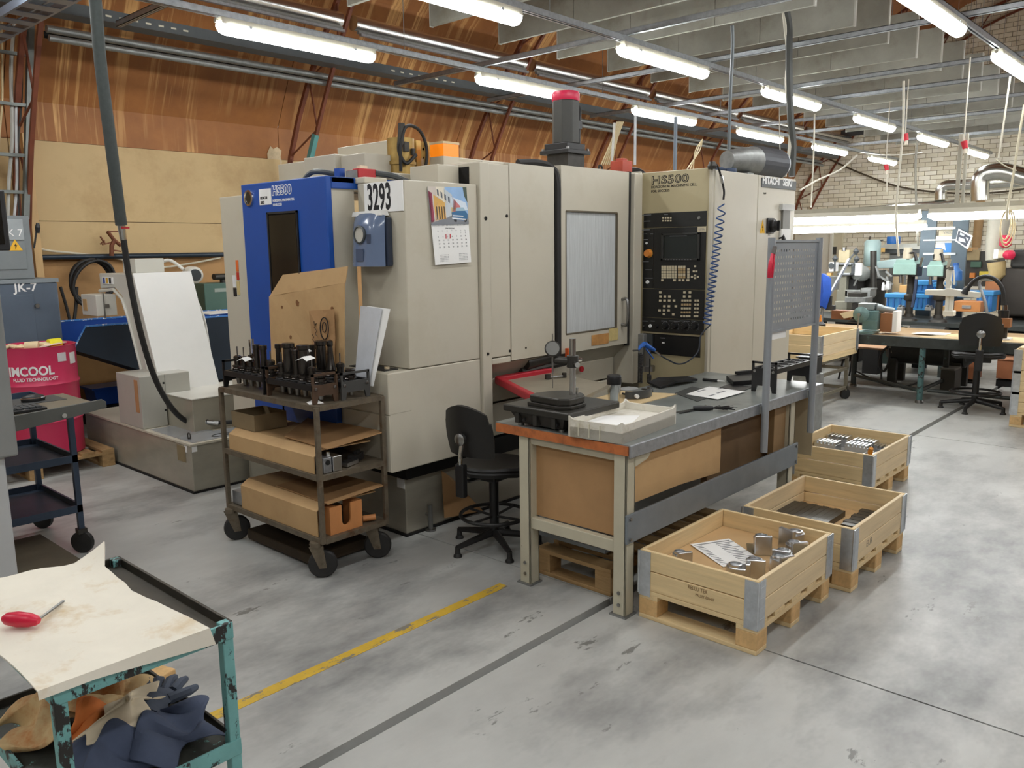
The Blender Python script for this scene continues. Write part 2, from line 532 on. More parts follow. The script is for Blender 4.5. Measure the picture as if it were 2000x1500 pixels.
# teal-painted stretch of the truss beside the machine, timber batten and red post by the cable ladder
MB().bar((5.86, 8.9, 2.2), (5.88, 8.46, 3.1), 0.06, m=0).obj('trim_1', K((84, 140, 136))).__setitem__('kind', 'structure')
MB().box((2.93, 9.12, 0.9), (3.0, 9.2, 2.92)).obj('trim_2', M('batten', (206, 170, 118), 0.6, var=0.08, stretch=(4, 4, .5))).__setitem__('kind', 'structure')
fp_ = [(522, 300), (528, 285), (534, 291), (541, 287), (550, 294), (548, 306), (551, 318), (544, 330), (545, 342), (536, 352), (529, 344), (531, 330), (524, 318)]
MB().prism([OY(x, y, 9.279) for x, y in fp_], (0, .004, 0)).obj('filler_patch', M('filler', (196, 176, 142), .8, var=.15, scale=20, bump=.3), wl)
tag(MB().box((3.055, 9.255, 3.0), (3.075, 9.28, 3.07)).box((3.075, 9.255, 3.055), (3.1, 9.28, 3.07)).box((3.075, 9.255, 3.028), (3.092, 9.28, 3.04)).box((3.075, 9.255, 3.0), (3.1, 9.28, 3.012)).obj('cable_clip', INKW), 'small white cable clip on the orange wall beside the timber batten', 'clip')
# hanging baffles: 3 m boards on edge, one per metre
BAF = M('mineral_board', (158, 158, 148), 0.8, var=0.12, scale=3, second=(126, 120, 104), sec=(0.5, 0.8), bump=0.08)
BAFE = M('board_edge_trim', (188, 188, 180), 0.5)
def baffle(x, lab):
    t = T('ceiling_baffle', lab, 'baffle', (x, 4.77, 3.9), 'grey baffles hanging under the roof')
    for k in range(3):
        MB().box((x - .02, 3.27 + k + .003, 3.9), (x + .02, 4.27 + k - .003, 4.42)).obj('board', BAF, t)
    for y in (3.262, 6.27):
        MB().box((x - .022, y, 3.895), (x + .022, y + .014, 4.42)).obj('edge_trim', BAFE, t)
    for y in (3.9, 5.7):
        MB().cyl((x, y, 4.42), (x, y, 7.0), 0.004, n=5).obj('hanger_wire', GALVDULL, t)
    return t
b0 = baffle(4.79, 'grey board baffle hung on edge in the row above the machine')
for k in range(1, 16):
    dup(b0, (4.79 + 0.985 * k, 4.77, 3.9), label='grey board baffle hung on edge, %s from the camera in its row' % ('second third fourth fifth sixth seventh eighth ninth tenth eleventh twelfth thirteenth fourteenth fifteenth sixteenth'.split()[k - 1]))
# ------------------------------------------------------------------ light rails and fluorescent fittings
DIFF = M('lit_tube_cover', (247, 250, 250), 0.4, emit=LAMP, var=0)
HOUS = M('lamp_housing', (196, 192, 176), 0.45, var=0.03)
RAILZ = 3.66
def rail(p, q, name, label, group=None, w=0.055, h=0.055, mat=None):
    p, q = Vector(p), Vector(q)
    t = T(name, label, 'rail', (p + q) / 2, group)
    d = (q - p).normalized(); s = d.cross(Vector((0, 0, 1))).normalized()
    up = Vector((0, 0, 1))
    m = MB()
    L = (q - p) / 2; c = (p + q) / 2
    m.obox(c + s * (w / 2 - .003), L, s * .003, up * h / 2); m.obox(c - s * (w / 2 - .003), L, s * .003, up * h / 2)
    m.obj('side_wall', mat or GALV, t)
    MB().obox(c + up * (h / 2 - .003), L, s * w / 2, up * .003).obj('top_web', mat or GALV, t)
    m = MB()
    for sg in (1, -1):
        m.obox(c + s * sg * (w / 2 - .009) - up * (h / 2 - .002), L, s * .009, up * .002)
    m.obj('lip', mat or GALV, t)
    return t
LY = {1: 6.49, 2: 4.63, 3: 2.16, 4: -0.3, 5: -2.6}
for k, lab in ((1, 'long galvanised rail carrying the lamp row nearest the orange wall'), (2, 'long galvanised rail carrying the middle lamp row'), (3, 'galvanised rail carrying the lamp row at the top right corner'),
               (4, 'galvanised lamp rail over the aisle, outside the picture'), (5, 'galvanised lamp rail farthest from the orange wall')):
    rail((-4.5, LY[k], RAILZ), (20.6, LY[k], RAILZ), 'lighting_rail', lab)
def lamp(name, label, group, L=1.57):
    t = T(name, label, 'lamp', (0, 0, 0), group)
    pr = lambda w, z0, z1: [(0, -w * a, z0 + (z1 - z0) * b) for a, b in ((1, 0), (1, .5), (.75, 1), (-.75, 1), (-1, .5), (-1, 0))]
    MB().prism([(0, -.06, -.005), (0, -.045, .05), (0, .045, .05), (0, .06, -.005)], (L, 0, 0)).obj('housing', HOUS, t)
    # translucent cover, rounded below and at both ends
    g = []
    for i, (x, k) in enumerate(((-.012, .55), (0.01, .85), (0.05, 1), (L - .05, 1), (L - .01, .85), (L + .012, .55))):
        g.append([(x, -.066 * k * math.cos(R(a)), -.005 - .075 * k * math.sin(R(a))) for a in range(0, 181, 20)])
    m = MB()
    n = len(g[0]); vs = [p for r in g for p in r]
    fs = [(i * n + j, i * n + j + 1, (i + 1) * n + j + 1, (i + 1) * n + j) for i in range(len(g) - 1) for j in range(n - 1)]
    fs += [tuple(range(n)), tuple(range((len(g) - 1) * n, len(g) * n))]
    m.add(vs, fs).obj('lit_cover', DIFF, t, smooth=True)
    for x in (.25, L - .25):
        MB().box((x - .012, -.068, -.01), (x + .012, .068, .012)).obj('clip', GALV, t)
    MB().cyl((-.01, 0, .02), (-.035, 0, .02), .018, n=8).obj('cable_gland', HOUS, t)
    return t
rowname = {1: 'row nearest the orange wall', 2: 'middle row over the machine', 3: 'row at the top right', 4: 'row over the aisle', 5: 'far row by the front wall'}
l0 = None
for k in (1, 2, 3, 4, 5):
    for i in range(-2, 6):
        x = 3.63 + 3.0 * i
        if k == 3 and i in (2, 3, 4, 5): x += -0.1
        pos = (x, LY[k], RAILZ - 0.08)
        lab = 'lit fluorescent fitting, %s from the camera end, %s' % (('first', 'second', 'third', 'fourth', 'fifth', 'sixth', 'seventh', 'eighth')[i + 2], rowname[k])
        if l0 is None:
            l0 = lamp('fluorescent_light', lab, 'fluorescent lights under the roof rails'); l0.location = pos
        else:
            dup(l0, pos, label=lab)
# cross rails between the lamp rails
first = None
for x, y0, y1 in ((6.7, 7.95, 0.2), (8.3, 7.95, 0.2), (10.4, 7.8, 0.2), (11.6, 6.6, 0.2), (13.2, 7.6, 2.2), (14.6, 6.5, 0.5), (17.2, 7.4, 0.5), (3.3, 7.6, -1)):
    rail((x, y0, RAILZ + .056), (x, y1, RAILZ + .056), 'cross_rail', 'galvanised strut channel laid across the lamp rails, %s from the camera' % {3.3: 'first', 6.7: 'second', 8.3: 'third', 10.4: 'fourth', 11.6: 'fifth', 13.2: 'sixth', 14.6: 'seventh', 17.2: 'eighth'}[x], 'galvanised cross rails', .045, .05)
# rails hang from rods
for k in (1, 2, 3):
    for i, x in enumerate((2.2, 5.6, 8.9, 12.0, 15.1, 18.2)):
        tag(MB().cyl((x, LY[k] , RAILZ + .03), (x, LY[k], {1: 6.25, 2: 7.15, 3: 7.55}[k]), 0.004, n=5).obj('hanger_rod', GALVDULL), 'thin steel rod holding up the %s lamp rail, %s from the camera' % ({1: 'wall-side', 2: 'middle', 3: 'right-hand'}[k], 'first second third fourth fifth sixth'.split()[i]), 'rod', 'hanger rods of the lamp rails')
# bright silver duct lengths between the trusses, cable trays along the wall
SILV = M('bright_sheet_metal', (222, 222, 220), 0.25, 1.0, var=0.05)
for i in range(2, 8):
    x0, x1 = TX[i] + 0.09, TX[i + 1] - 0.09
    t = T('silver_duct', 'bright sheet metal duct length, %s bay along the orange wall' % ['first', 'second', 'third', 'fourth', 'fifth', 'sixth'][i - 2], 'duct', (x0, 7.80, 4.23), 'silver ducts between the trusses')
    MB().tube([(x0, 7.8, 4.25), (x1, 7.8, 4.25)], 0.085, 14).obj('pipe', SILV, t, smooth=True)
    MB().box((x0 + .02, 7.68, 4.10), (x1 - .02, 7.72, 4.125)).obj('bottom_lip', GALV, t)
    MB().box((x0 + .02, 7.72, 4.13), (x1 - .02, 7.76, 4.16)).obj('flange', GALVDULL, t)
ct = T('cable_tray', 'perforated dark steel cable tray running along the orange wall', 'tray', (8, 8.0, 3.86))
MB().box((1.0, 7.9, 3.8), (20.5, 8.1, 3.806)).obj('floor_strip', DGREY, ct)
MB().box((1.0, 7.895, 3.8), (20.5, 7.9, 3.9)).obj('side_flange', DGREY, ct)
for i in range(16):
    x = 3.2 + i * .12 if i < 8 else 6.6 + (i - 8) * .14
    MB().box((x, 7.892, 3.84), (x + .05, 7.8955, 3.855)).obj('slot', K((196, 190, 170)), ct)
for j, (y, z, r, nm) in enumerate(((8.28, 3.74, .035, 'upper galvanised tube of the pair running along the orange wall'), (8.24, 3.655, .03, 'lower galvanised tube of the pair running along the orange wall'))):
    tag(MB().cyl((2.95, y, z), (20.4, y, z), r, n=10).obj('conduit_tube', GALVDULL, smooth=True), nm, 'pipe')
tag(MB().bar((2.95, 8.34, 3.7), (20.4, 8.34, 3.7), .02, .06).obj('conduit_shade', DARK), 'dark strip painted as shade between the two galvanised wall tubes', 'trim')  # solid bar, the shade between the tubes put into its colour
# ================================================================== the machining centre
mc = T('machining_center', 'large beige and blue machining centre with sliding doors and black control panel', 'machine', (3.03, 3.55, 0))
def part(name, lo, hi, mat=BEIGE, parent=None, bevel=0.006):
    return box(name, lo, hi, mat, parent or mc, bevel=bevel)
# base and the recess above it, its shade painted near-black
bs = part('base', (3.135, 3.755, 0.012), (6.7, 5.6, 0.377), TANK)
part('base_foot', (3.12, 3.74, 0), (6.7, 5.6, 0.014), DARK, bs, 0)
MB().cyl((3.3, 3.72, 0), (3.3, 3.72, .17), .016, n=10).cyl((3.3, 3.72, 0), (3.3, 3.72, .012), .035, n=10).cyl((3.3, 3.72, .1), (3.3, 3.76, .1), .01).obj('leveling_bolt', STEEL, bs)
t = MB(); t.box((3.133, 3.76, .30), (3.136, 3.83, .36)); t.obj('sticker', PAPER, bs)
part('plinth_shade', (3.1, 3.7, 0.377), (6.7, 5.5, 0.494), DARK, bevel=0)
# lower cabinet with the step
lc = part('lower_cabinet', (2.87, 3.55, 0.494), (3.602, 5.2, 1.07), BEIGE)
part('access_panel', (2.862, 3.548, 0.832), (3.03, 3.86, 1.066), BEIGE, lc, 0.004)
part('access_panel', (2.862, 3.548, 0.5), (2.872, 4.4, 0.826), BEIGE, lc, 0.003)
MB().box((2.90, 3.62, 1.07), (3.0, 3.95, 1.076)).obj('rubber_mat', RUBBER, lc)
MB().cyl((2.95, 3.66, 1.076), (2.95, 3.66, 1.088), .016, n=12).obj('knob', K((206, 190, 160)), lc)
# number cabinet
cc = part('front_cabinet', (3.03, 3.553, 1.074), (3.602, 3.97, 2.13), BEIGE)
np_ = MB().box((3.024, OX(787, 353, 3.03).y, OX(714, 416, 3.03).z), (3.03, OX(712, 360, 3.03).y, OX(712, 360, 3.03).z + .004)).obj('number_sign', PAPER, cc)
np_['label'] = 'white sign with the number 3293'
p3 = OX(718, 411, 3.024)
text('3293', 0.205, p3 + Vector((0, 0, .002)), FX, INK, np_, 'number', sx=0.53, off=0.0045)
post = part('corner_post', (3.606, 3.53, 0.50), (3.69, 3.8, 2.262), BEIGE)
MB().cyl((3.65, 3.531, 1.93), (3.65, 3.527, 1.93), .012, n=10).cyl((3.65, 3.531, 1.1), (3.65, 3.527, 1.1), .01, n=10).obj('hole_plug', DARK, post)
# telescopic cover / sliding door with rounded edge
def rounded(x0, x1, z0, z1, r, d=0.42, y=3.55):
    pts = [(x0, y + d, z0), (x0, y, z0)] + [(x1 - r + r * math.sin(R(a)), y + r - r * math.cos(R(a)), z0) for a in range(0, 91, 15)] + [(x1, y + d, z0)]
    return MB().prism(pts, (0, 0, z1 - z0))
sd = rounded(3.892, 4.365, 1.03, 2.275, 0.05).obj('sliding_cover', BEIGE, mc, smooth=True)
part('fixed_panel', (3.694, 3.55, 1.066), (3.886, 3.9, 2.262), BEIGE)
part('sill_panel', (3.694, 3.55, 1.022), (3.886, 3.9, 1.06), BEIGE)
MB().cyl((3.86, 3.549, 1.95), (3.86, 3.545, 1.95), .01).cyl((3.872, 3.549, 1.095), (3.872, 3.545, 1.095), .009).cyl((4.03, 3.549, 1.1), (4.03, 3.545, 1.1), .006).obj('hole_plug', DARK, mc)
part('gap_shade', (3.6, 3.62, 1.03), (5.25, 3.75, 2.24), DARK, bevel=0)  # near-black sheet, paints the shade seen through the door gaps
part('inner_wall', (3.7, 3.98, 0.38), (5.4, 4.0, 1.1), K((120, 112, 92)), bevel=0)
MB().tube(spline([(4.05, 3.62, 2.29), (4.2, 3.60, 2.30), (4.33, 3.585, 2.28), (4.385, 3.57, 2.2), (4.385, 3.565, 1.9), (4.385, 3.565, 1.0)]), .024, 8).obj('black_hose', RUBBER, mc, smooth=True)
# main door: frame round a hammered window
dr = MB()
X0, X1, Z0, Z1 = 4.405, 5.205, 1.02, 2.295
wx0, wx1, wz0, wz1 = 4.458, 5.062, 1.152, 1.995
door = bpy.data.objects.new('door', None); COL.objects.link(door); door.parent = mc; ORG[door] = ORG[mc]
for nm, lo, hi in (('door_stile', (X0, 3.55, Z0), (wx0, 3.6, Z1)), ('door_stile', (wx1, 3.55, Z0), (X1, 3.6, Z1)), ('door_rail', (wx0, 3.55, Z0), (wx1, 3.6, wz0)), ('door_rail', (wx0, 3.55, wz1), (wx1, 3.6, Z1))):
    box(nm, lo, hi, BEIGE, door)
box('door_return', (X0, 3.6, Z0), (X0 + .03, 3.9, Z1), BEIGE, door)
HAM = M('hammered_window', (198, 202, 202), 0.25, 0.0, var=0.16, scale=9, stretch=(14, 1, 0.35), bump=0.5)
box('window', (wx0, 3.565, wz0), (wx1, 3.575, wz1), HAM, door)
m = MB()
for a, b in (((wx0, 3.548, wz0 - .006), (wx1, 3.566, wz0 + .004)), ((wx0, 3.548, wz1 - .004), (wx1, 3.566, wz1 + .006)), ((wx0 - .006, 3.548, wz0), (wx0 + .004, 3.566, wz1)), ((wx1 - .004, 3.548, wz0), (wx1 + .006, 3.566, wz1))):
    m.box(a, b)
m.obj('window_gasket', K((96, 88, 72)), door)
l1, l2 = OY(1155, 655, 3.55), OY(1206, 666, 3.55)
box('rust_label', (l1.x, 3.546, l2.z - .005), (l2.x - .12, 3.549, l1.z), M('old_label', (186, 136, 78), 0.6, var=0.25, scale=14), door)
box('yellow_label', (l2.x - .115, 3.546, l2.z + .01), (l2.x, 3.549, l1.z + .03), M('old_label2', (206, 186, 126), 0.6, var=0.15, scale=20), door)
MB().tube(spline([(5.13, 3.55, 1.36), (5.13, 3.50, 1.35), (5.13, 3.50, 1.18), (5.13, 3.55, 1.17)], 5), .012).obj('handle', STEEL, door, smooth=True)
# jamb strips right of the door
part('jamb_strip', (5.255, 3.53, 0.7), (5.36, 3.9, 2.29), BEIGE)
part('jamb_strip', (5.365, 3.56, 0.7), (5.399, 3.9, 2.31), BEIGE)
MB().bar((5.226, 3.57, 1.0), (5.226, 3.57, 2.3), .03).obj('door_seal', RUBBER, mc)
# under the doors: hopper, fascia, splash tray with red edging
m = MB(); m.prism([(3.7, 3.58, 1.02), (3.7, 3.95, 0.66), (3.7, 3.99, 0.66), (3.7, 3.62, 1.02)], (1.55, 0, 0)); m.obj('hopper', TANK, mc)
part('fascia_panel', (3.7, 3.70, 0.74), (5.24, 3.72, 0.90), BEIGE)
part('fascia_panel', (3.7, 3.67, 0.52), (5.24, 3.69, 0.735), BEIGE)
MB().cyl((4.12, 3.64, .98), (4.55, 3.6, 1.02), .05, n=10).cyl((4.1, 3.66, .92), (4.5, 3.6, .95), .03, n=8).obj('drain_pipe', IRON, mc, smooth=True)
MB().box((4.42, 3.5, 1.0), (4.45, 3.53, 1.06)).obj('valve_knob', K((206, 90, 40)), mc)
for x in (4.78,):
    MB().cyl((x, 3.668, .86), (x, 3.655, .86), .022, n=12).obj('push_button', K((196, 30, 44)), mc)
tr = [OZ(972, 742, .9), OZ(1078, 724, .9), OZ(1190, 748, .9), OZ(1085, 800, .9)]
RED = M('red_edging', (176, 28, 44), 0.5, var=0.1)
sh = MB().prism([(p.x, p.y, .872) for p in tr], (0, 0, .02)).obj('splash_tray', M('tray_grey', (150, 142, 124), 0.4, var=0.1), mc)
m = MB()
for a, b in ((0, 1), (0, 3)):
    m.bar(tr[a], tr[b], .045, .05)
m.obj('red_edge', RED, sh, bevel=.01)
part('support_post', (5.2, 3.40, 0.85), (5.25, 3.45, 1.10), GALVDULL)
MB().cyl((5.225, 3.38, .85), (5.225, 3.38, 1.02), .03, n=12).cyl((5.225, 3.38, .82), (5.225, 3.38, .86), .06, n=12).obj('support_foot', STEEL, mc)
# blue magazine cover
bc = MB().box((2.82, 3.985, 0.5), (2.86, 4.905, 2.17)).box((2.86, 3.985, 2.13), (3.025, 4.905, 2.168)).box((2.86, 3.985, 2.10), (3.40, 4.0, 2.168)).obj('blue_cover', BLUE, mc, bevel=.006)
part('cover_side', (2.862, 4.002, 0.5), (3.028, 4.03, 2.10), BEIGE, bevel=0)
w0, w1 = OX(523, 415, 2.82), OX(588, 530, 2.82)
wz = 1.2
m = MB()
m.box((2.817, w1.y, wz), (2.8205, w0.y, w0.z)); m.obj('window_recess', DARK, bc)
GLB = M('smoked_glass', (26, 27, 24), 0.12, var=0.1)
m = MB().box((2.812, w1.y + .018, wz), (2.8165, w0.y - .02, w0.z - .02)); m.obj('smoked_window', GLB, bc)
m = MB()
for a, b in (((2.808, w1.y, w0.z - .012), (2.82, w0.y, w0.z)), ((2.808, w0.y - .012, wz), (2.82, w0.y, w0.z)), ((2.808, w1.y, wz), (2.82, w1.y + .008, w0.z))):
    m.box(a, b)
m.obj('window_frame', RUBBER, bc)
cz = OX(487, 387, 2.82)
MB().lathe([(.052, 0), (.05, .01), (.038, .012), (.036, .004)], (2.82, cz.y, cz.z), 24, axis=(-1, 0, 0)).obj('porthole_ring', CHROME, bc, smooth=True)
MB().cyl((2.8195, cz.y, cz.z), (2.814, cz.y, cz.z), .037, n=24).obj('porthole_glass', GLB, bc)
q = OX(506, 370, 2.82); q2 = OX(531, 399, 2.82)
st = box('maker_sticker', (2.8175, q2.y, q2.z), (2.8205, q.y, q.z), INKW, bc)
text('HITACHI', .023, (2.8175, q.y - .012, q.z - .062), FX, INK, st, sx=.88, off=.0008)
text('SEIKI', .023, (2.8175, q.y - .012, q.z - .09), FX, INK, st, sx=.88, off=.0008, shear=.1)
h = OX(532, 380, 2.82)
text('HS500', .072, (2.82, h.y, h.z - .002), FX, INKW, bc, 'model_lettering', sx=1.02, off=.0058, space=1.08)
text('HS500', .072, (2.82, h.y, h.z - .002), FX, BLUE, bc, 'model_lettering', sx=1.02, off=.0005, space=1.08, lift=.0012)
text('HORIZONTAL MACHINING CELL\nFOR SUCCESS', .0215, (2.82, h.y, h.z - .045), FX, INKW, bc, 'small_lettering', sx=.74, off=.0005, line=1.15)
# beige end column left of the blue cover
ec = part('end_column', (2.85, 4.912, 0.45), (3.4, 5.24, 2.11), BEIGE)
a = OX(466, 520, 2.85)
box('warning_sticker', (2.847, a.y - .0, a.z - .035), (2.851, a.y + .03, a.z + .04), K((226, 110, 50)), ec)
box('warning_sticker', (2.847, a.y, a.z - .09), (2.851, a.y + .03, a.z - .04), K((196, 60, 44)), ec)
box('warning_sticker', (2.847, a.y + .045, a.z - .14), (2.851, a.y + .085, a.z - .06), INKW, ec)
box('warning_sticker', (2.847, a.y + .045, a.z - .2), (2.851, a.y + .085, a.z - .145), INK, ec)
box('warning_sticker', (2.847, a.y + .0, a.z - .19), (2.851, a.y + .035, a.z - .1), K((204, 184, 130)), ec)
# parts above the roof line
rear = part('rear_housing', (3.35, 4.3, 2.13), (4.9, 5.3, 2.36), BEIGE)
m = MB(); p1, p2, p3_, p4 = OY(643, 298, 4.6), OY(718, 275, 4.6), OY(748, 290, 4.6), OY(748, 342, 4.6)
part('rear_cover', (3.3, 4.55, 2.12), (3.62, 4.9, 2.37), BEIGE)
part('rear_cover', (3.58, 4.35, 2.12), (3.68, 4.9, 2.46), BEIGE)
part('rail_beam', (3.75, 4.55, 2.36), (5.2, 4.75, 2.425), BEIGE)
MB().cyl((5.2, 4.54, 2.4), (5.2, 4.52, 2.4), .018).obj('plug', IRON, rear)
part('top_panel', (3.1, 4.0, 2.13), (3.64, 4.02, 2.215), BEIGE)
part('top_box', (3.42, 3.70, 2.13), (3.6, 3.95, 2.25), BEIGE)
part('top_box', (3.605, 3.6, 2.135), (3.8, 3.9, 2.255), BEIGE)
# tool-change arm: brass-coloured drum, plate and black hoses
ta = bpy.data.objects.new('tool_changer', None); COL.objects.link(ta); ta.parent = mc; ORG[ta] = ORG[mc]
BRASS = M('oily_brass', (176, 146, 84), 0.4, 0.5, var=0.2, scale=10)
c0 = OY(783, 305, 4.3)
MB().cyl((c0.x, 4.3, 2.2), (c0.x, 4.3, 2.47), .09, n=20).cyl((c0.x, 4.3, 2.3), (c0.x, 4.3, 2.32), .1, n=20).obj('drum_body', BRASS, ta, smooth=True)
MB().box((c0.x + .12, 4.28, 2.2), (c0.x + .16, 4.34, 2.47)).box((c0.x + .2, 4.28, 2.2), (c0.x + .24, 4.34, 2.47)).obj('bracket_plate', BRASS, ta)
MB().tube(spline([(c0.x - .09, 4.2, 2.25), (c0.x - .1, 4.18, 2.4), (c0.x - .05, 4.18, 2.53), (c0.x + .06, 4.18, 2.52), (c0.x + .12, 4.18, 2.42), (c0.x + .11, 4.18, 2.3), (c0.x + .05, 4.19, 2.22)]), .011, 8).obj('hose', RUBBER, ta, smooth=True)
MB().tube(spline([(c0.x - .08, 4.2, 2.5), (c0.x - .1, 4.2, 2.38), (c0.x - .06, 4.18, 2.3), (c0.x + .02, 4.17, 2.36)]), .012, 8).obj('hose', RUBBER, ta, smooth=True)
MB().cyl((c0.x - .085, 4.2, 2.42), (c0.x - .07, 4.2, 2.55), .022, n=10).box((c0.x - .05, 4.2, 2.38), (c0.x - .01, 4.22, 2.44)).cyl((c0.x + .02, 4.2, 2.36), (c0.x + .02, 4.2, 2.4), .015).obj('fitting', IRON, ta)
MB().cyl((c0.x + .2, 4.3, 2.42), (c0.x + .45, 4.3, 2.42), .01).cyl((c0.x + .2, 4.3, 2.36), (c0.x + .45, 4.3, 2.36), .01).box((c0.x + .36, 4.27, 2.33), (c0.x + .46, 4.33, 2.41)).obj('guide_rod', IRON, ta)
# amber beacon
bk = OY(875, 297, 4.1)
be = MB().box((bk.x - .07, 4.07, 2.3), (bk.x + .07, 4.2, 2.355)).obj('beacon_base', BEIGE, mc)
MB().box((bk.x - .07, 4.07, 2.355), (bk.x + .07, 4.2, 2.435)).obj('amber_lens', M('amber_lens', (232, 126, 24), 0.25, emit=0.25, var=0), be)
MB().box((bk.x - .074, 4.066, 2.435), (bk.x + .074, 4.204, 2.45)).obj('beacon_cap', K((214, 190, 150)), be)
# solenoid valve bank with red ends behind the number cabinet
vb = OX(705, 340, 3.15)
so = MB().box((3.05, 4.0, 2.168), (3.2, 4.10, 2.215)).obj('valve_block', GALVDULL, mc)
box('red_valve', (3.06, 3.99, 2.17), (3.19, 4.05, 2.225), K((176, 40, 44)), so, bevel=.004)
box('red_valve', (3.08, 4.07, 2.17), (3.2, 4.13, 2.222), K((176, 40, 44)), so, bevel=.004)
box('blue_connector', (3.04, 4.15, 2.17), (3.08, 4.2, 2.235), BLUE, so)
box('coil', (3.1, 4.02, 2.215), (3.15, 4.06, 2.245), K((222, 208, 180)), so)
MB().tube(spline([(3.1, 4.2, 2.2), (3.0, 4.35, 2.225), (2.98, 4.45, 2.17)]), .016).tube(spline([(3.19, 4.0, 2.205), (3.3, 3.96, 2.19), (3.42, 3.9, 2.14)]), .017).obj('cable', DGREY, so, smooth=True)
part('valve_shelf', (3.03, 3.9, 2.132), (3.2, 4.13, 2.168), BEIGE)
# spindle motor with red cap
ms = OY(1105, 240, 4.0)
mo = MB().box((ms.x - .10, 3.9, 2.3), (ms.x + .10, 4.1, 2.45)).obj('motor_mount', IRON, mc)
MB().box((ms.x - .14, 3.87, 2.44), (ms.x + .14, 4.14, 2.47)).box((ms.x - .11, 3.9, 2.47), (ms.x + .11, 4.12, 2.52)).obj('motor_flange', BLACK, mo, bevel=.004)
g = [(ms.x + .105 * math.cos(R(22.5 + 45 * i)), 4.0 + .105 * math.sin(R(22.5 + 45 * i)), 2.52) for i in range(8)]
MB().prism(g, (0, 0, .31)).obj('motor_body', M('motor_grey', (58, 58, 54), 0.5, var=0.15), mo, bevel=.006)
MB().lathe([(.1, 0), (.105, .01), (.104, .05), (.098, .065)], (ms.x, 4.0, 2.83), 20).obj('red_cap', K((206, 40, 78), 0.4), mo, smooth=True)
MB().tube(spline([(ms.x + .1, 3.98, 2.84), (ms.x + .15, 3.98, 2.78), (ms.x + .14, 3.98, 2.6), (ms.x + .15, 3.98, 2.35)]), .009).box((ms.x + .1, 3.96, 2.64), (ms.x + .15, 4.0, 2.7)).obj('motor_cable', BLACK, mo)
for i in range(4):
    MB().cyl((ms.x - .12 + .24 * (i % 2), 3.885 + .24 * (i // 2), 2.47), (ms.x - .12 + .24 * (i % 2), 3.885 + .24 * (i // 2), 2.485), .012, n=6).obj('bolt', STEEL, mo)
# roof plates and hydraulic block over the main door
part('roof_plate', (3.7, 3.6, 2.225), (5.39, 4.6, 2.28), BEIGE)
hb = OY(1215, 300, 3.9)
hy = MB().box((hb.x - .05, 3.86, 2.33), (hb.x + .09, 3.98, 2.43)).box((hb.x - .02, 3.88, 2.43), (hb.x + .05, 3.95, 2.45)).obj('hydraulic_block', M('red_iron', (176, 70, 48), 0.5, var=0.2), mc, bevel=.005)
box('block_bracket', (hb.x - .1, 3.84, 2.29), (hb.x + .12, 4.0, 2.33), IRON, hy)
MB().tube(spline([(hb.x + .09, 3.9, 2.36), (hb.x + .17, 3.85, 2.35), (hb.x + .2, 3.8, 2.3)]), .03).obj('black_hose', RUBBER, hy, smooth=True)
MB().tube(spline([(hb.x - .25, 3.95, 2.3), (hb.x - .24, 3.95, 2.38), (hb.x - .2, 3.95, 2.37), (hb.x - .21, 3.95, 2.3)]), .008).obj('wire_loop', RUBBER, hy, smooth=True)

# ---- electrical cabinet and control panel
el = part('electrical_cabinet', (5.425, 2.96, 0.05), (6.10, 4.2, 2.285), BEIGE)
part('cabinet_door', (6.106, 2.96, 0.05), (6.79, 4.2, 2.285), BEIGE)
part('cabinet_foot', (5.5, 3.0, 0), (6.75, 4.1, 0.05), DARK, bevel=0)
PX = 5.4
def yz(px, py):
    v = OX(px, py, PX); return v.y, v.z
cp = box('control_panel', (PX, 2.985, 0.62), (5.425, 3.575, 2.30), BEIGE2, mc, bevel=.006)
MB().box((PX - .012, 2.965, .62), (5.425, 2.99, 2.29)).obj('corner_trim', BEIGE, cp, bevel=.006)
PB = M('panel_black', (30, 30, 29), 0.45, var=0.12)
PTOP, PBOT, YL, YR = 1.998, 1.10, 3.54, 3.005
def pan(name, y1, y0, z1, z0, d=0.006, mat=PB):
    return MB().box((PX - d, y0, z0), (PX, y1, z1)).obj(name, mat, cp, bevel=.002)
z_a, z_b, z_c = OX(1300, 445, PX).z, OX(1300, 565, PX).z, OX(1300, 622, PX).z
pan('header_plate', YL, YR, PTOP, z_a + .004)
pan('screen_plate', YL - .095, YR, z_a, z_b + .004, .008)
pan('side_plate', YL, YL - .091, z_a, z_b + .004)
pan('key_plate', YL, YR, z_b, z_c + .004, .008)
kp = pan('knob_plate', YL, YR, z_c, PBOT, .008)
MB().box((PX - .002, 3.03, .93), (PX + .0, 3.53, 1.085)).obj('lower_recess', DARK, cp)
MB().box((PX - .012, 3.03, .935), (PX - .002, 3.42, 1.075)).obj('drive_slot_plate', BLACK, cp)
MB().box((PX - .02, 3.44, .96), (PX - .002, 3.52, 1.08)).obj('socket_box', DGREY, cp)
for px, py in ((1270, 668), (1270, 680), (1280, 668)):
    y, z = yz(px, py); MB().cyl((PX - .021, y, z), (PX - .019, y, z), .006, n=8).obj('socket', DARK, cp)
y, z = yz(1297, 669); MB().box((PX - .014, y - .012, z - .006), (PX - .0121, y + .012, z + .006)).obj('button', INKW, cp)
text('TOUCH', .014, (PX - .012, y + .03, z + .03), FX, INKG, cp, sx=.9)
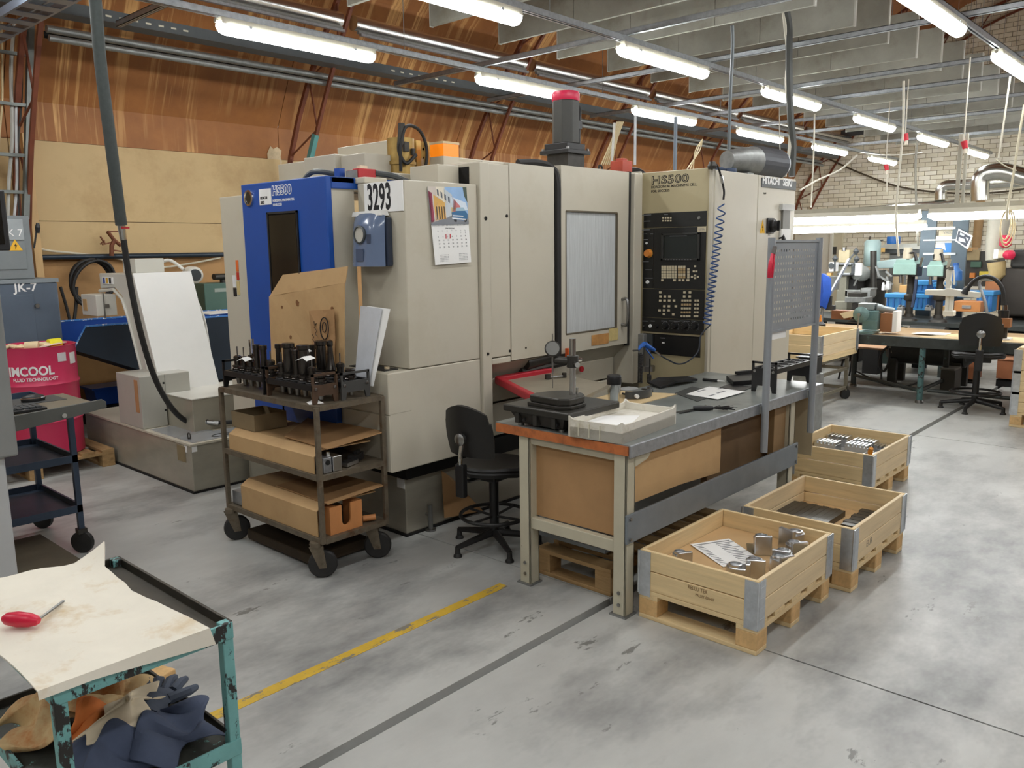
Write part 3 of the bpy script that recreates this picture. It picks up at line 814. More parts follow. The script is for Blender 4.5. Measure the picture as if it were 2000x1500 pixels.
# crt
sy1, sz1 = yz(1294, 456); sy0, sz0 = yz(1368, 509)
m = MB()
for a, b in (((sy0, sz0), (sy1, sz0 + .018)), ((sy0, sz1 - .016), (sy1, sz1)), ((sy0, sz0), (sy0 + .02, sz1)), ((sy1 - .02, sz0), (sy1, sz1))):
    m.box((PX - .022, a[0], a[1]), (PX - .008, b[0], b[1]))
m.obj('screen_bezel', M('bezel', (44, 44, 42), 0.4), cp, bevel=.003)
MB().box((PX - .012, sy0 + .018, sz0 + .016), (PX - .0085, sy1 - .018, sz1 - .014)).obj('screen', M('crt', (34, 38, 34), 0.12), cp)
MB().box((PX - .0125, sy0 + .11, sz1 - .024), (PX - .0121, sy1 - .07, sz1 - .019)).obj('screen_line', INKG, cp)
for i in range(10):
    MB().box((PX - .0225, sy1 - .05 - i * .0235, sz0 + .006), (PX - .022, sy1 - .04 - i * .0235, sz0 + .010)).obj('soft_key_mark', INKG, cp)
KEYM = M('key_cream', (214, 202, 172), 0.5, var=0.1, scale=30)
KEYB = M('key_brown', (190, 164, 122), 0.5, var=0.12, scale=30)
kproto = {}
def key(px, py, w=.0165, h=.0165, mat=KEYM):
    y, z = yz(px, py)
    kk = (w, h, mat.name)
    if kk not in kproto:
        kproto[kk] = MB().box((-.014, -w / 2, -h / 2), (-.008, w / 2, h / 2)).obj('key', mat, None)
        o = kproto[kk]
    else:
        o = kproto[kk].copy(); COL.objects.link(o)
    o.parent = cp
    o.location = Vector((PX, y, z)) - ORG[cp]
    # a small legend on the cap
    return o
for r in range(5):
    for c in range(6):
        key(1295.5 + c * 5.15, 521 + r * 5.1)
    for c in range(3):
        key(1328 + c * 5, 521 + r * 5.1, mat=KEYB if r in (1, 2, 4) else KEYM)
    if r:
        key(1346, 521 + r * 5.1)
for px, w in ((1295, .0165), (1319, .022), (1329, .02), (1336, .0165), (1345, .022)):
    key(px, 547, w)
for px, py in ((1359, 520), (1356.5, 530), (1361.5, 530), (1353, 540.5), (1359, 538), (1364.5, 540.5), (1359, 543)):
    key(px, py, .015, .013)
for px, py in ((1291, 571), (1338.5, 571), (1349, 571), (1291.5, 579), (1300, 579), (1309, 579), (1338, 579), (1348.5, 579), (1291, 587), (1299.5, 587), (1308.5, 587), (1318, 587),
               (1299, 598), (1308, 598), (1321.5, 598), (1289.5, 606), (1298.5, 606), (1307.5, 606), (1298, 613.5), (1316.5, 614)):
    key(px, py, .019, .016)
for r in range(5):
    for c in range(4):
        key(1334.5 + c * 5 - r * .4, 587 + r * 7.6, .015, .015, KEYB if r % 2 else KEYM)
    for c in range(2):
        key(1360 + c * 5 - r * .4, 587 + r * 7.6, .015, .015)
for r in range(2):
    for c in range(4):
        key(1296.5 + c * 5, 425.5 + r * 5.6, .011, .011)
def knob(px, py, r, mat, name, h=.02, base=None):
    y, z = yz(px, py)
    m = MB().lathe([(r, 0), (r, h * .6), (r * .85, h)], (PX - .006, y, z), 16, axis=(-1, 0, 0))
    return m.obj(name, mat, cp, smooth=True)
knob(1366, 426, .013, STEEL, 'key_switch', .006)
e = knob(1268.5, 495, .03, K((214, 134, 58), .4), 'emergency_stop', .035); MB().lathe([(.034, 0), (.034, .004)], (PX - .006, *yz(1268.5, 495)), 16, axis=(-1, 0, 0)).obj('stop_collar', K((200, 150, 60)), cp)
for px in (1301, 1319.5, 1339.5, 1358.5):
    knob(px, 637, .021, BLACK, 'rotary_knob', .03)
    y, z = yz(px, 637)
    m = MB()
    for i in range(14):
        a = R(-150 + i * 300 / 13)
        m.obox((PX - .0085, y - .033 * math.sin(a), z + .033 * math.cos(a)), (.0004, 0, 0), (0, .0022, 0), (0, 0, .0022))
    m.obj('dial_marks', INKG, cp)
knob(1283.5, 637, .016, BLACK, 'rotary_knob', .022)
knob(1271.5, 636.5, .014, INKW, 'white_button', .012)
knob(1260, 636.5, .007, STEEL, 'toggle_switch', .02)
knob(1266, 551, .014, INKW, 'white_switch', .012)
knob(1264, 475, .009, INKW, 'push_switch', .008)
for (px, py, w) in ((1262, 420, 24), (1302, 419, 8), (1264, 432, 16), (1262, 449, 18), (1262, 457, 7), (1258, 457, 8), (1274, 457, 6), (1262, 468, 10), (1262, 511, 14), (1268, 527, 14), (1268, 543, 18), (1260, 627, 14), (1276, 627, 9), (1298, 627, 12), (1318, 627, 22), (1338, 627, 20), (1356, 627, 10)):
    y, z = yz(px, py)
    MB().box((PX - .0086, y - w * .0021, z - .0025), (PX - .008, y + w * .0021, z + .0025)).obj('legend_strip', INKG, cp)
y, z = yz(1372, 448)
MB().box((PX - .0095, y - .035, z - .018), (PX - .008, y + .035, z + .02)).obj('tag_plate', K((196, 184, 156)), cp)
text('USTA', .02, (PX - .0095, y + .026, z - .006), FX, INKG, cp)
h = OX(1272, 359, PX)
text('HS500', .082, (PX, h.y, h.z - .004), FX, INK, cp, 'model_lettering', sx=1.35, off=.0032, space=1.1)
text('HS500', .082, (PX, h.y, h.z - .004), FX, BEIGE2, cp, 'model_lettering', sx=1.35, off=-.0022, space=1.1, lift=.001)
h = OX(1272, 367, PX)
text('HORIZONTAL MACHINING CELL\nFOR SUCCESS', .026, (PX, h.y, h.z - .004), FX, INK, cp, 'small_lettering', sx=1.0, off=.0004, line=1.2)
# maker's plate, isolator and stickers on the cabinet door
a, b = OY(1487, 346, 2.96), OY(1555, 372, 2.96)
mk = box('maker_plate', (a.x, 2.954, b.z), (6.785, 2.96, a.z - .003), DGREY, mc)
text('HITACHI', .078, (a.x + .012, 2.954, b.z + .028), FY, INKW, mk, sx=1.02, off=.003, space=.96)
text('SEIKI', .078, (a.x + .375, 2.954, b.z + .028), FY, INKW, mk, sx=1.08, off=.003, shear=.12, space=.98)
s = OY(1503, 441, 2.96)
sw = box('isolator_plate', (s.x - .06, 2.945, s.z - .06), (s.x + .06, 2.96, s.z + .06), BLACK, mc, bevel=.004)
MB().lathe([(.05, 0), (.05, .02), (.04, .03), (.036, .05)], (s.x + .02, 2.945, s.z), 18, axis=(0, -1, 0)).box((s.x + .012, 2.88, s.z - .04), (s.x + .028, 2.9, s.z + .04)).obj('isolator_knob', BLACK, sw)
w = OY(1489, 443, 2.96)
wt = MB().prism([(w.x - .042, 2.957, w.z - .05), (w.x + .042, 2.957, w.z - .05), (w.x, 2.957, w.z + .055)], (0, .003, 0)).obj('warning_triangle', YEL, mc)
MB().prism([(w.x + .004, 2.9555, w.z + .022), (w.x - .012, 2.9555, w.z - .008), (w.x, 2.9555, w.z - .006), (w.x - .004, 2.9555, w.z - .036), (w.x + .013, 2.9555, w.z + .002), (w.x + .001, 2.9555, w.z)], (0, .0012, 0)).obj('lightning_mark', INK, wt)
text('2-#01', .02, OY(1491, 379, 2.9595), FY, INK, mc, 'small_mark', shear=.2)
a = OY(1522, 398, 2.96)
ph = MB().box((a.x, 2.93, a.z - .05), (a.x + .24, 2.957, a.z)).obj('clear_pocket', M('clear_plastic', (200, 200, 196), 0.2, alpha=.55, var=.1), mc)
MB().box((a.x + .04, 2.94, a.z - .2), (a.x + .17, 2.957, a.z - .05)).obj('document', K((120, 118, 112)), ph)
MB().box((a.x + .02, 2.94, a.z - .3), (a.x + .2, 2.957, a.z - .2)).obj('document', PAPER, ph)
b = OY(1513, 466, 2.96)
MB().cyl((b.x + .1, 2.955, b.z + .02), (b.x + .16, 2.93, b.z - .1), .03, n=12).obj('black_handle', BLACK, mc)
q = OY(1512, 474, 2.96)
tag(text('OFF', .022, OY(1500, 460, 2.9595), FY, INKW, None, 'switch_mark'), 'tiny white lettering under the black isolator switch', 'lettering')
bpy.data.objects['switch_mark'].parent = mc; bpy.data.objects['switch_mark'].location = -ORG[mc]
for kx in ('label', 'category'):
    del bpy.data.objects['switch_mark'][kx]
# flexible duct and pipe work on the cabinet roof
fd = T('flexible_duct', 'grey ribbed ventilation duct lying on the electrical cabinet roof', 'duct', (6.4, 3.3, 2.29))
m = MB(); pts = []
for i in range(24):
    pts.append((6.32 + i * .018, 3.12, 2.288 + .125))
m.tube(pts, [.116 + (.011 if i % 2 else -.011) for i in range(24)], 24).obj('ribbed_pipe', M('duct_grey', (112, 114, 118), 0.4, 0.5), fd)
MB().lathe([(.124, 0), (.124, .02), (.105, .024), (.1, .01)], (6.74, 3.12, 2.413), 24, axis=(1, 0, 0)).obj('end_collar', GALV, fd, smooth=True)
MB().tube([(5.98, 3.17, 2.40), (6.15, 3.13, 2.41), (6.32, 3.12, 2.413)], [.075, .1, .115], 16).obj('inlet_reducer', GALVDULL, fd, smooth=True)
MB().box((6.1, 3.05, 2.286), (6.2, 3.2, 2.31)).obj('cradle', GALVDULL, fd)
tag(MB().lathe([(.05, 0), (.07, .01), (.09, .04), (.06, .055), (.02, .05)], (5.85, 3.2, 2.286), 14).lathe([(.04, 0), (.05, .02), (.045, .05)], (5.95, 3.12, 2.286), 10).obj('crumpled_bag', K((60, 76, 104), .5), smooth=True), 'dark blue crumpled plastic bag lying on the cabinet roof', 'bag')
# ================================================================== inspection bench
BEN = M('bench_leg_paint', (188, 182, 160), 0.45, var=0.06, scale=6, chip=0.68, chipc=(96, 78, 58), chipscale=18)
TOPM = M('worn_sheet_steel', (138, 143, 140), 0.36, 0.4, var=0.14, scale=4, second=(106, 109, 104), sec=(0.52, 0.75))
wb = T('workbench', 'long workbench with worn grey metal top, beige legs and cardboard panels', 'workbench', (3.05, 2.06, 0))
bt = MB().box((3.06, 2.075, .80), (5.27, 2.9, .845)).obj('worktop', M('bench_board', (150, 92, 52), 0.7, var=.2, scale=20), wb)
MB().box((3.055, 2.065, .845), (5.275, 2.905, .851)).obj('top_sheet', TOPM, bt)
MB().box((3.048, 2.07, .802), (3.06, 2.9, .846)).obj('end_strip', M('rust_edge', (176, 100, 52), 0.7, var=0.22, scale=14, second=(104, 62, 36), sec=(.55, .75)), bt)
MB().box((3.055, 2.056, .79), (5.275, 2.07, .852)).obj('front_edging', GALV, bt, bevel=.004)
def leg(x, y):
    m = MB()
    m.box((x, y, 0.008), (x + .075, y + .01, .80)).box((x, y, 0.008), (x + .01, y + .07, .80)).box((x + .065, y, 0.008), (x + .075, y + .07, .8))
    o = m.obj('leg', BEN, wb, bevel=.003)
    MB().box((x - .01, y - .01, 0), (x + .085, y + .085, .008)).obj('foot_plate', GALVDULL, o)
    MB().cyl((x - .001, y + .035, .12), (x - .006, y + .035, .12), .009, n=8).cyl((x - .001, y + .035, .06), (x - .006, y + .035, .06), .009, n=8).obj('bolt', STEEL, o)
    return o
for x, y in ((3.062, 2.085), (3.062, 2.68), (4.86, 2.09), (4.86, 2.78)):
    leg(x, y)
MB().box((3.075, 2.15, .31), (3.115, 2.69, .37)).obj('end_rail', BEN, wb, bevel=.004)
MB().box((3.075, 2.15, .76), (3.115, 2.69, .80)).obj('end_rail', BEN, wb, bevel=.004)
MB().box((4.87, 2.15, .31), (4.91, 2.78, .37)).obj('end_rail', BEN, wb, bevel=.004)
m = MB(); m.sheet([[(3.12, 2.158, .375), (3.12, 2.158, .79)], [(3.122, 2.34, .375), (3.118, 2.34, .79)], [(3.115, 2.5, .375), (3.12, 2.5, .79)], [(3.12, 2.685, .375), (3.12, 2.685, .79)]], .005)
m.obj('cardboard_end_panel', CARDDK, wb)
m = MB(); m.sheet([[(3.14, 2.12, .54), (3.14, 2.118, .6), (3.14, 2.12, .785)], [(3.6, 2.12, .535), (3.6, 2.116, .6), (3.6, 2.122, .785)], [(4.02, 2.12, .51), (4.02, 2.118, .6), (4.02, 2.12, .785)]], .006)
m.obj('cardboard_front_panel', CARD, wb)
MB().box((4.03, 2.2, .40), (4.86, 2.24, .785)).obj('rear_board', M('brown_board', (104, 80, 52), .7, var=.1), wb)
MB().box((4.70, 2.12, .38), (4.86, 2.16, .79)).obj('side_board', M('brown_board2', (140, 112, 76), .7, var=.1), wb)
gb = MB().box((3.05, 2.068, .375), (4.95, 2.082, .515)).obj('front_beam', M('beam_grey', (124, 132, 138), .45, .3, var=.12, scale=5), wb, bevel=.003)
for x in (3.075, 4.92):
    for z in (.395, .495):
        MB().cyl((x, 2.068, z), (x, 2.06, z), .009, n=6).obj('bolt', STEEL, gb)
MB().prism([(3.13, 2.08, .79), (3.27, 2.08, .79), (3.235, 2.08, .755), (3.16, 2.08, .74), (3.13, 2.08, .735)], (0, .05, 0)).obj('corner_bracket', BEN, wb)
MB().box((3.2, 2.3, .23), (4.7, 2.8, .25)).obj('lower_shelf', M('shelf_grey', (128, 132, 134), .5, .3, var=.1), wb)
tag(MB().prism([(4.0, 2.86, .03), (4.9, 2.86, .03), (4.9, 2.9, .2), (4.0, 2.9, .2)], (0, .01, 0)).obj('floor_offcut', GALVDULL), 'dull metal offcut standing under the far end of the workbench', 'offcut')
# pallet under the bench
def pallet(loc, label, L=.8, Wd=.6, group=None, old=False, rz=0.0, n_top=5):
    """half pallet: deck boards along X, stringer boards along Y, nine blocks, bottom boards along X"""
    t = T('pallet', label, 'pallet', loc, group, rz)
    x0, y0, z0 = loc
    wx, wy = (OLDWOOD, OLDWOOD) if old else (WOODX, WOODY)
    w = .1
    for i in range(3):
        x = x0 + (0, (L - w) / 2, L - w)[i]
        MB().box((x, y0, z0), (x + w, y0 + Wd, z0 + .022)).obj('bottom_board', wy, t, bevel=.003)
        for y in (y0, y0 + Wd - w):
            MB().box((x, y, z0 + .022), (x + w, y + w, z0 + .1)).obj('block', WOODEND if not old else OLDWOOD, t, bevel=.003)
    for y in (y0, y0 + Wd - w):
        MB().box((x0, y, z0 + .1), (x0 + L, y + w, z0 + .122)).obj('stringer_board', wx, t, bevel=.002)
    bw = .1
    n_d = max(n_top, round(L / .15))
    for k in range(n_d):
        x = x0 + (L - bw) * k / (n_d - 1)
        MB().box((x, y0, z0 + .122), (x + bw, y0 + Wd, z0 + .144)).obj('deck_board', wy, t, bevel=.002)
    return t
pallet((3.22, 2.28, 0), 'dark old pallet lying under the workbench', 1.2, .5, old=True)
# ------------------------------------------------------------------ things on the bench
BZ = .8515
sp = T('surface_plate', 'heavy black cast iron surface plate on the bench end', 'surface plate', (3.25, 2.6, BZ))
PLM = M('surface_plate_black', (50, 48, 43), 0.35, 0.2, var=.12, scale=6)
MB().box((3.03, 2.40, .925), (3.46, 2.83, .96)).obj('plate', PLM, sp, bevel=.006)
MB().prism([(3.045, 2.44, .925), (3.045, 2.79, .925), (3.075, 2.76, BZ + .012), (3.075, 2.47, BZ + .012)], (.37, 0, 0)).obj('rib_body', IRON, sp)
for y in (2.5, 2.62, 2.74):
    MB().box((3.036, y - .012, BZ + .02), (3.07, y + .012, .925)).obj('rib', IRON, sp)
for x, y in ((3.08, 2.48), (3.08, 2.75), (3.39, 2.48), (3.39, 2.75)):
    MB().cyl((x, y, BZ), (x, y, BZ + .014), .016, n=10).obj('foot', STEEL, sp)
MB().cyl((3.055, 2.49, .89), (3.042, 2.49, .89), .011, n=8).cyl((3.055, 2.7, .89), (3.042, 2.7, .89), .009, n=8).obj('threaded_hole', DARK, sp)
# comparator stand with dial indicator
cs = T('comparator_stand', 'dial indicator on a steel column with heavy iron foot, on surface plate', 'gauge', (3.25, 2.6, .9605))
def foot_poly(z, g=0):
    c = Vector((3.2, 2.58, z))
    return [(3.09 - g, 2.7 + g, z), (3.075 - g, 2.5, z), (3.11, 2.455 - g, z), (3.17, 2.455 - g, z)] + [(3.19 + (.12 + g) * math.cos(R(a)), 2.575 + (.12 + g) * math.sin(R(a)), z) for a in range(-70, 81, 15)] + [(3.15, 2.71 + g, z)]
MB().prism(foot_poly(.9605, .008), (0, 0, .018)).obj('foot_step', PLM, cs, bevel=.003)
MB().prism(foot_poly(.979), (0, 0, .036)).obj('foot', PLM, cs, bevel=.007)
MB().cyl((3.215, 2.52, 1.015), (3.215, 2.52, 1.30), .017, n=18).cyl((3.235, 2.505, 1.015), (3.235, 2.505, 1.05), .006, n=8).obj('column', CHROME, cs, smooth=True)
MB().cyl((3.215, 2.52, 1.155), (3.215, 2.52, 1.215), .03, n=16).cyl((3.215, 2.52, 1.185), (3.175, 2.6, 1.19), .02, n=12).obj('clamp', IRON, cs, bevel=.003)
MB().cyl((3.205, 2.50, 1.18), (3.18, 2.462, 1.176), .013, n=12).cyl((3.245, 2.52, 1.19), (3.275, 2.515, 1.19), .012, n=12).obj('clamp_screw', CHROME, cs)
d0 = Vector((3.155, 2.6, 1.25)); dn = Vector((-.72, -.66, .2)).normalized()
MB().lathe([(.037, -.016), (.04, -.01), (.04, .004), (.034, .008)], d0, 24, axis=dn).obj('dial_body', IRON, cs, smooth=True)
MB().lathe([(.034, .0082), (.001, .0084)], d0, 24, axis=dn).obj('dial_face', K((120, 120, 116), .3), cs)
MB().cyl(d0 - Vector((0, 0, .04)), d0 - Vector((0, 0, .13)), .0045, n=8).cyl(d0 - Vector((0, 0, .13)), d0 - Vector((0, 0, .2)), .002, n=6).obj('plunger', STEEL, cs)
MB().cyl(d0 + Vector((0, 0, .04)), d0 + Vector((0, 0, .075)), .003, n=8).obj('spindle_cap', STEEL, cs)
MB().bar(d0 + Vector((.02, 0, -.03)), (3.18, 2.6, 1.19), .02).obj('dial_arm', IRON, cs)
# plastic tray with a white paper in it
ptray = T('plastic_tray', 'off-white plastic tray with ribbed sides at the bench corner', 'tray', (3.3, 2.3, BZ))
TRM = M('dirty_white_plastic', (218, 214, 202), 0.5, var=.06, scale=8, second=(166, 156, 128), sec=(.5, .75))
A = OZ(1215, 868, BZ); Bp = OZ(1320, 828, BZ); Cp = OZ(1110, 852, BZ)
ex, ey = (Bp - A), (Cp - A)
def tp(u, v, z):
    p = A + ex * u + ey * v; return Vector((p.x, p.y, BZ + z))
t_ = .012
MB().prism([tp(0, 0, 0), tp(1, 0, 0), tp(1, 1, 0), tp(0, 1, 0)], (0, 0, .05)).obj('tray_floor', TRM, ptray)
def side(u0, v0, u1, v1, hh=.085, nm='tray_side'):
    p, q = tp(u0, v0, 0), tp(u1, v1, 0)
    d = (q - p).normalized(); n = Vector((-d.y, d.x, 0)) * .01
    m = MB()
    m.prism([p, q, q + Vector((0, 0, hh + .016)), q - d * .03 + Vector((0, 0, hh)), p + d * .03 + Vector((0, 0, hh)), p + Vector((0, 0, hh + .016))], n)
    return m.obj(nm, TRM, ptray)
side(0, 0, 1, 0); side(1, 0, 1, 1); side(1, 1, 0, 1); sd_ = side(0, 1, 0, 0)
for k in range(3):
    p = tp(0, .8 - k * .2, .01); d = (ey).normalized() * .002
    MB().obox(p + Vector((-.002, 0, .03)), (.003, 0, 0), d, (0, 0, .032)).obj('rib', K((210, 206, 186)), sd_)
pp = [(.06, .9), (.55, .98), (.75, .45), (.18, .12)]
tag(MB().prism([tp(u, v, .051) for u, v in pp], (0, 0, .0012)).obj('paper_sheet', PAPER), 'blank white sheet lying in the off-white plastic tray', 'paper')
# mug
mg = T('travel_mug', 'steel travel mug with black lid on the bench', 'mug', (3.86, 2.72, BZ))
MB().lathe([(.03, 0), (.032, .004), (.041, .115)], (3.86, 2.72, BZ), 24).obj('steel_body', CHROME, mg, smooth=True)
MB().lathe([(.042, .113), (.043, .14), (.042, .146), (.042, .16), (.039, .166), (.03, .166)], (3.86, 2.72, BZ), 24).obj('lid', BLACK, mg, smooth=True)
# boards, papers and small tools
tag(MB().sheet([[(3.93, 2.585, BZ + .002), (3.72, 2.88, BZ + .003)], [(4.34, 2.585, BZ + .002), (4.2, 2.9, BZ + .006)]], .004).obj('cardboard_sheet', M('pale_card', (206, 182, 138), .7, var=.04)), 'pale cardboard sheet lying under the magnifying visor', 'sheet')
vs = T('magnifying_visor', 'grey and black head-worn magnifying visor on pale cardboard', 'visor', (4.15, 2.72, BZ + .004))
vc = Vector((4.12, 2.74, BZ + .03))
m = MB()
pts = [(vc.x + .11 * math.cos(R(a)), vc.y + .085 * math.sin(R(a)), vc.z) for a in range(-200, 21, 11)]
m.tube(pts, .006)
m.obj('head_band', BLACK, vs, smooth=True)
g = [[(vc.x - .02 + .12 * math.cos(R(a)), vc.y + .09 * math.sin(R(a)), vc.z - .022 + k * .045) for k in (0, 1)] for a in range(-170, -5, 12)]
MB().sheet(g, .012).obj('visor_front', M('visor_grey', (70, 72, 72), .4), vs, smooth=True)
g = [[(vc.x - .04 + .07 * k * math.cos(R(a)), vc.y + .03 + .055 * k * math.sin(R(a)), vc.z + .02 + .012 * (1 - k)) for k in (0.02, .5, 1)] for a in range(0, 361, 24)]
MB().sheet(g, .006, nrm=(0, 0, 1)).obj('pad', M('pad_grey', (146, 148, 146), .6), vs, smooth=True)
for s in (-1, 1):
    MB().cyl((vc.x + s * .10 - .02, vc.y - .06 + s * .02, vc.z), (vc.x + s * .115 - .02, vc.y - .08 + s * .02, vc.z), .012, n=12).obj('pivot_knob', PAPER if s < 0 else DGREY, vs)
tag(MB().sheet([[(4.45, 2.78, BZ + .004), (4.5, 2.9, BZ + .02)], [(4.6, 2.74, BZ + .03), (4.62, 2.9, BZ + .034)], [(4.82, 2.72, BZ + .016), (4.86, 2.82, BZ + .02)]], .014).obj('black_pouch', BLACK), 'flat black pouch lying near the back of the bench', 'pouch')
tag(MB().sheet([[OZ(1318, 768, BZ + .002), OZ(1352, 755, BZ + .002)], [OZ(1362, 784, BZ + .002), OZ(1410, 768, BZ + .002)]], .003).obj('dark_notebook', K((62, 64, 62), .5)), 'thin dark grey notebook lying under the printed sheet', 'notebook')
ps = MB().sheet([[OZ(1340, 770, BZ + .006), OZ(1385, 755, BZ + .006)], [OZ(1402, 780, BZ + .006), OZ(1456, 765, BZ + .006)]], .0015).obj('printed_sheet', PAPER)
tag(ps, 'printed white sheet on the dark notebook, middle of the bench', 'paper')
for (a, b, c) in ((1370, 763, .09), (1390, 772, .07), (1408, 766, .1), (1405, 759, .05)):
    p = OZ(a, b, BZ + .0072); MB().box((p.x - c / 2, p.y - .008, BZ + .0070), (p.x + c / 2, p.y + .008, BZ + .0074)).obj('print_block', INKG, ps)
tag(MB().sheet([[OZ(1405, 757, BZ + .002), OZ(1425, 750, BZ + .002)], [OZ(1450, 764, BZ + .002), OZ(1472, 756, BZ + .002)]], .003).obj('black_mat', BLACK), 'thin black mat behind the printed sheet', 'mat')
mk_ = T('marker_pen', 'black and white marker pen at the back of the bench', 'pen', (4.95, 2.72, BZ))
a, b = OZ(1373, 741, BZ + .009), OZ(1415, 745, BZ + .009)
MB().cyl(a, a.lerp(b, .68), .009, n=10).obj('barrel', BLACK, mk_); MB().cyl(a.lerp(b, .68), b, .006, .004, n=10).obj('tip', PAPER, mk_)
br = T('chip_brush', 'black hand brush with frayed bristles near the bench edge', 'brush', (4.05, 2.25, BZ))
a, b = OZ(1354, 797, BZ + .014), OZ(1393, 797, BZ + .014)
MB().tube([a, a.lerp(b, .3), a.lerp(b, .8), b], [.011, .015, .014, .01], 10).obj('handle', BLACK, br, smooth=True)
MB().cyl(a.lerp(b, .62) + Vector((0, 0, .013)), a.lerp(b, .62) + Vector((0, 0, .017)), .006, n=8).obj('rivet', CHROME, br)
m = MB(); random.seed(3)
for i in range(60):
    d = (b - a).normalized() * random.uniform(.05, .11) + Vector((random.uniform(-.012, .012), random.uniform(-.03, .03), random.uniform(-.01, .012)))
    m.bar(b - (b - a).normalized() * .01, b + d, .0022)
o = m.obj('bristles', RUBBER, br); o['kind'] = 'stuff'
cl = T('caliper', 'steel and black caliper lying along the bench edge beside tray', 'caliper', (3.8, 2.35, BZ))
a, b = OZ(1318, 806, BZ + .003), OZ(1356, 799, BZ + .003)
MB().bar(a, b, .014, .004).obj('beam', STEEL, cl); a2 = Vector((.0, -.03, 0)); MB().bar(a + a2, b + a2, .008, .004).obj('depth_rod', BLACK, cl)
kb = T('height_gauge_case', 'flat black tool case lying behind the black tool rack', 'case', (5.05, 2.6, BZ))
a, b, c, d = OZ(1418, 742, BZ), OZ(1482, 735, BZ), OZ(1500, 748, BZ), OZ(1432, 754, BZ)
MB().prism([a, b, c, d], (0, 0, .03)).obj('case', BLACK, kb, bevel=.004); MB().bar(a.lerp(b, .3) + Vector((0, 0, .04)), a.lerp(b, .8) + Vector((0, 0, .04)), .03, .02).obj('clip', RUBBER, kb)
# black plastic tool rack on the bench end
def tool_rack(loc, label, L, Wd, hgt=.15, nh=5, along='x', mat=BLACK, mat_end=None, group=None, top=.1):
    """end plates with feet, hand loops, a holed deck between them (length along X before rotation)"""
    t = T('tool_rack', label, 'rack', loc, group, 0 if along == 'x' else math.pi / 2)
    lx, ly, lz = loc
    o = Vector(loc)
    W2 = Wd / 2
    for s in (-1, 1):
        x = o.x + s * L / 2
        e = MB()
        pl = lambda pts: e.prism([(x - .006, o.y + a, o.z + b) for a, b in pts], (.012, 0, 0))
        pl([(-W2, 0), (-W2 + .025, 0), (-W2 + .035, .04), (W2 - .035, .04), (W2 - .025, 0), (W2, 0), (W2, top), (-W2, top)])
        pl([(-W2, top), (-W2 + .012, top), (-W2 + .012, hgt), (-W2, hgt)]); pl([(W2 - .012, top), (W2, top), (W2, hgt), (W2 - .012, hgt)])
        pl([(-W2, hgt - .012), (W2, hgt - .012), (W2, hgt), (-W2, hgt)])
        pe = e.obj('end_plate', mat_end or mat, t)
        for yy in (-W2 + .02, W2 - .02):
            MB().lathe([(.009, 0), (.009, .004), (.004, .005)], (x + s * .006, o.y + yy, o.z + top - .02), 10, axis=(s, 0, 0)).obj('screw', STEEL, pe)
    m = MB()
    # deck as a bar grid with round holes approximated by ring collars
    hw = .03
    for yy in (-W2 + .008, W2 - .008):
        m.box((o.x - L / 2, o.y + yy - .008, o.z + top - .03), (o.x + L / 2, o.y + yy + .008, o.z + top))
    st = L / nh
    for k in range(nh + 1):
        x = o.x - L / 2 + k * st
        m.box((x - st / 2 + .032 if 0 < k else x, o.y - W2 + .01, o.z + top - .018), (x + st / 2 - .032 if k < nh else x, o.y + W2 - .01, o.z + top - .003))
    m.obj('deck', mat, t)
    for k in range(nh):
        x = o.x - L / 2 + (k + .5) * st
        MB().tube(arc((x, o.y, o.z + top - .004), .036, 0, 348, 15, (1, 0, 0), (0, 1, 0)), .005, 6, closed=True).obj('hole_ring', mat, t)
    return t
rk = OZ(1487, 772, BZ); rk2 = OZ(1580, 745, BZ)
tool_rack((4.99, 2.21, BZ), 'empty black tool holder rack at the far bench end', .52, .16, .19, 5, top=.15)
# perforated board on two posts clamped to the bench edge
pb = T('pegboard_stand', 'grey perforated tool board on two posts at the bench edge', 'tool board', (4.7, 2.04, .58))
PEG = M('pegboard_grey', (156, 162, 168), .4, .4, var=.08, scale=5)
for x in (4.375, 5.035):
    p_ = MB().cyl((x, 2.03, .57), (x, 2.03, 1.79), .021, n=16).obj('post', PEG, pb, smooth=True)
    MB().box((x - .02, 2.045, .80), (x + .02, 2.056, .84)).obj('clamp', GALVDULL, p_)
# the sheet itself, with real holes: rows of slats between hole columns
x0, x1, z0, z1 = 4.396, 5.014, 1.27, 1.765
nx, nz = 17, 12
px_, pz_ = (x1 - x0 - .06) / nx, (z1 - z0 - .06) / nz
hx, hz = .0125, .0135
vs_, fs_ = [], []
xsn = [x0]; zsn = [z0]
for i in range(nx):
    c = x0 + .03 + (i + .5) * px_; xsn += [c - hx / 2, c + hx / 2]
xsn.append(x1)
for i in range(nz):
    c = z0 + .03 + (i + .5) * pz_; zsn += [c - hz / 2, c + hz / 2]
zsn.append(z1)
for z in zsn:
    for x in xsn:
        vs_.append((x, 2.03, z))
ncol = len(xsn)
for j in range(len(zsn) - 1):
    for i in range(ncol - 1):
        if i % 2 and j % 2:
            continue
        a = j * ncol + i
        fs_.append((a, a + 1, a + ncol + 1, a + ncol))
shp = MB().add(vs_, fs_).obj('perforated_sheet', PEG, pb)
so_ = shp.modifiers.new('thick', 'SOLIDIFY'); so_.thickness = .002
MB().box((x0, 2.02, z1), (x1, 2.04, z1 + .012)).obj('folded_edge', PEG, pb); MB().box((x0, 2.02, z0 - .012), (x1, 2.04, z0)).obj('folded_edge', PEG, pb)
pl = T('red_handled_pliers', 'pliers with two red grips hung on the perforated board post', 'pliers', (4.33, 2.03, 1.66))
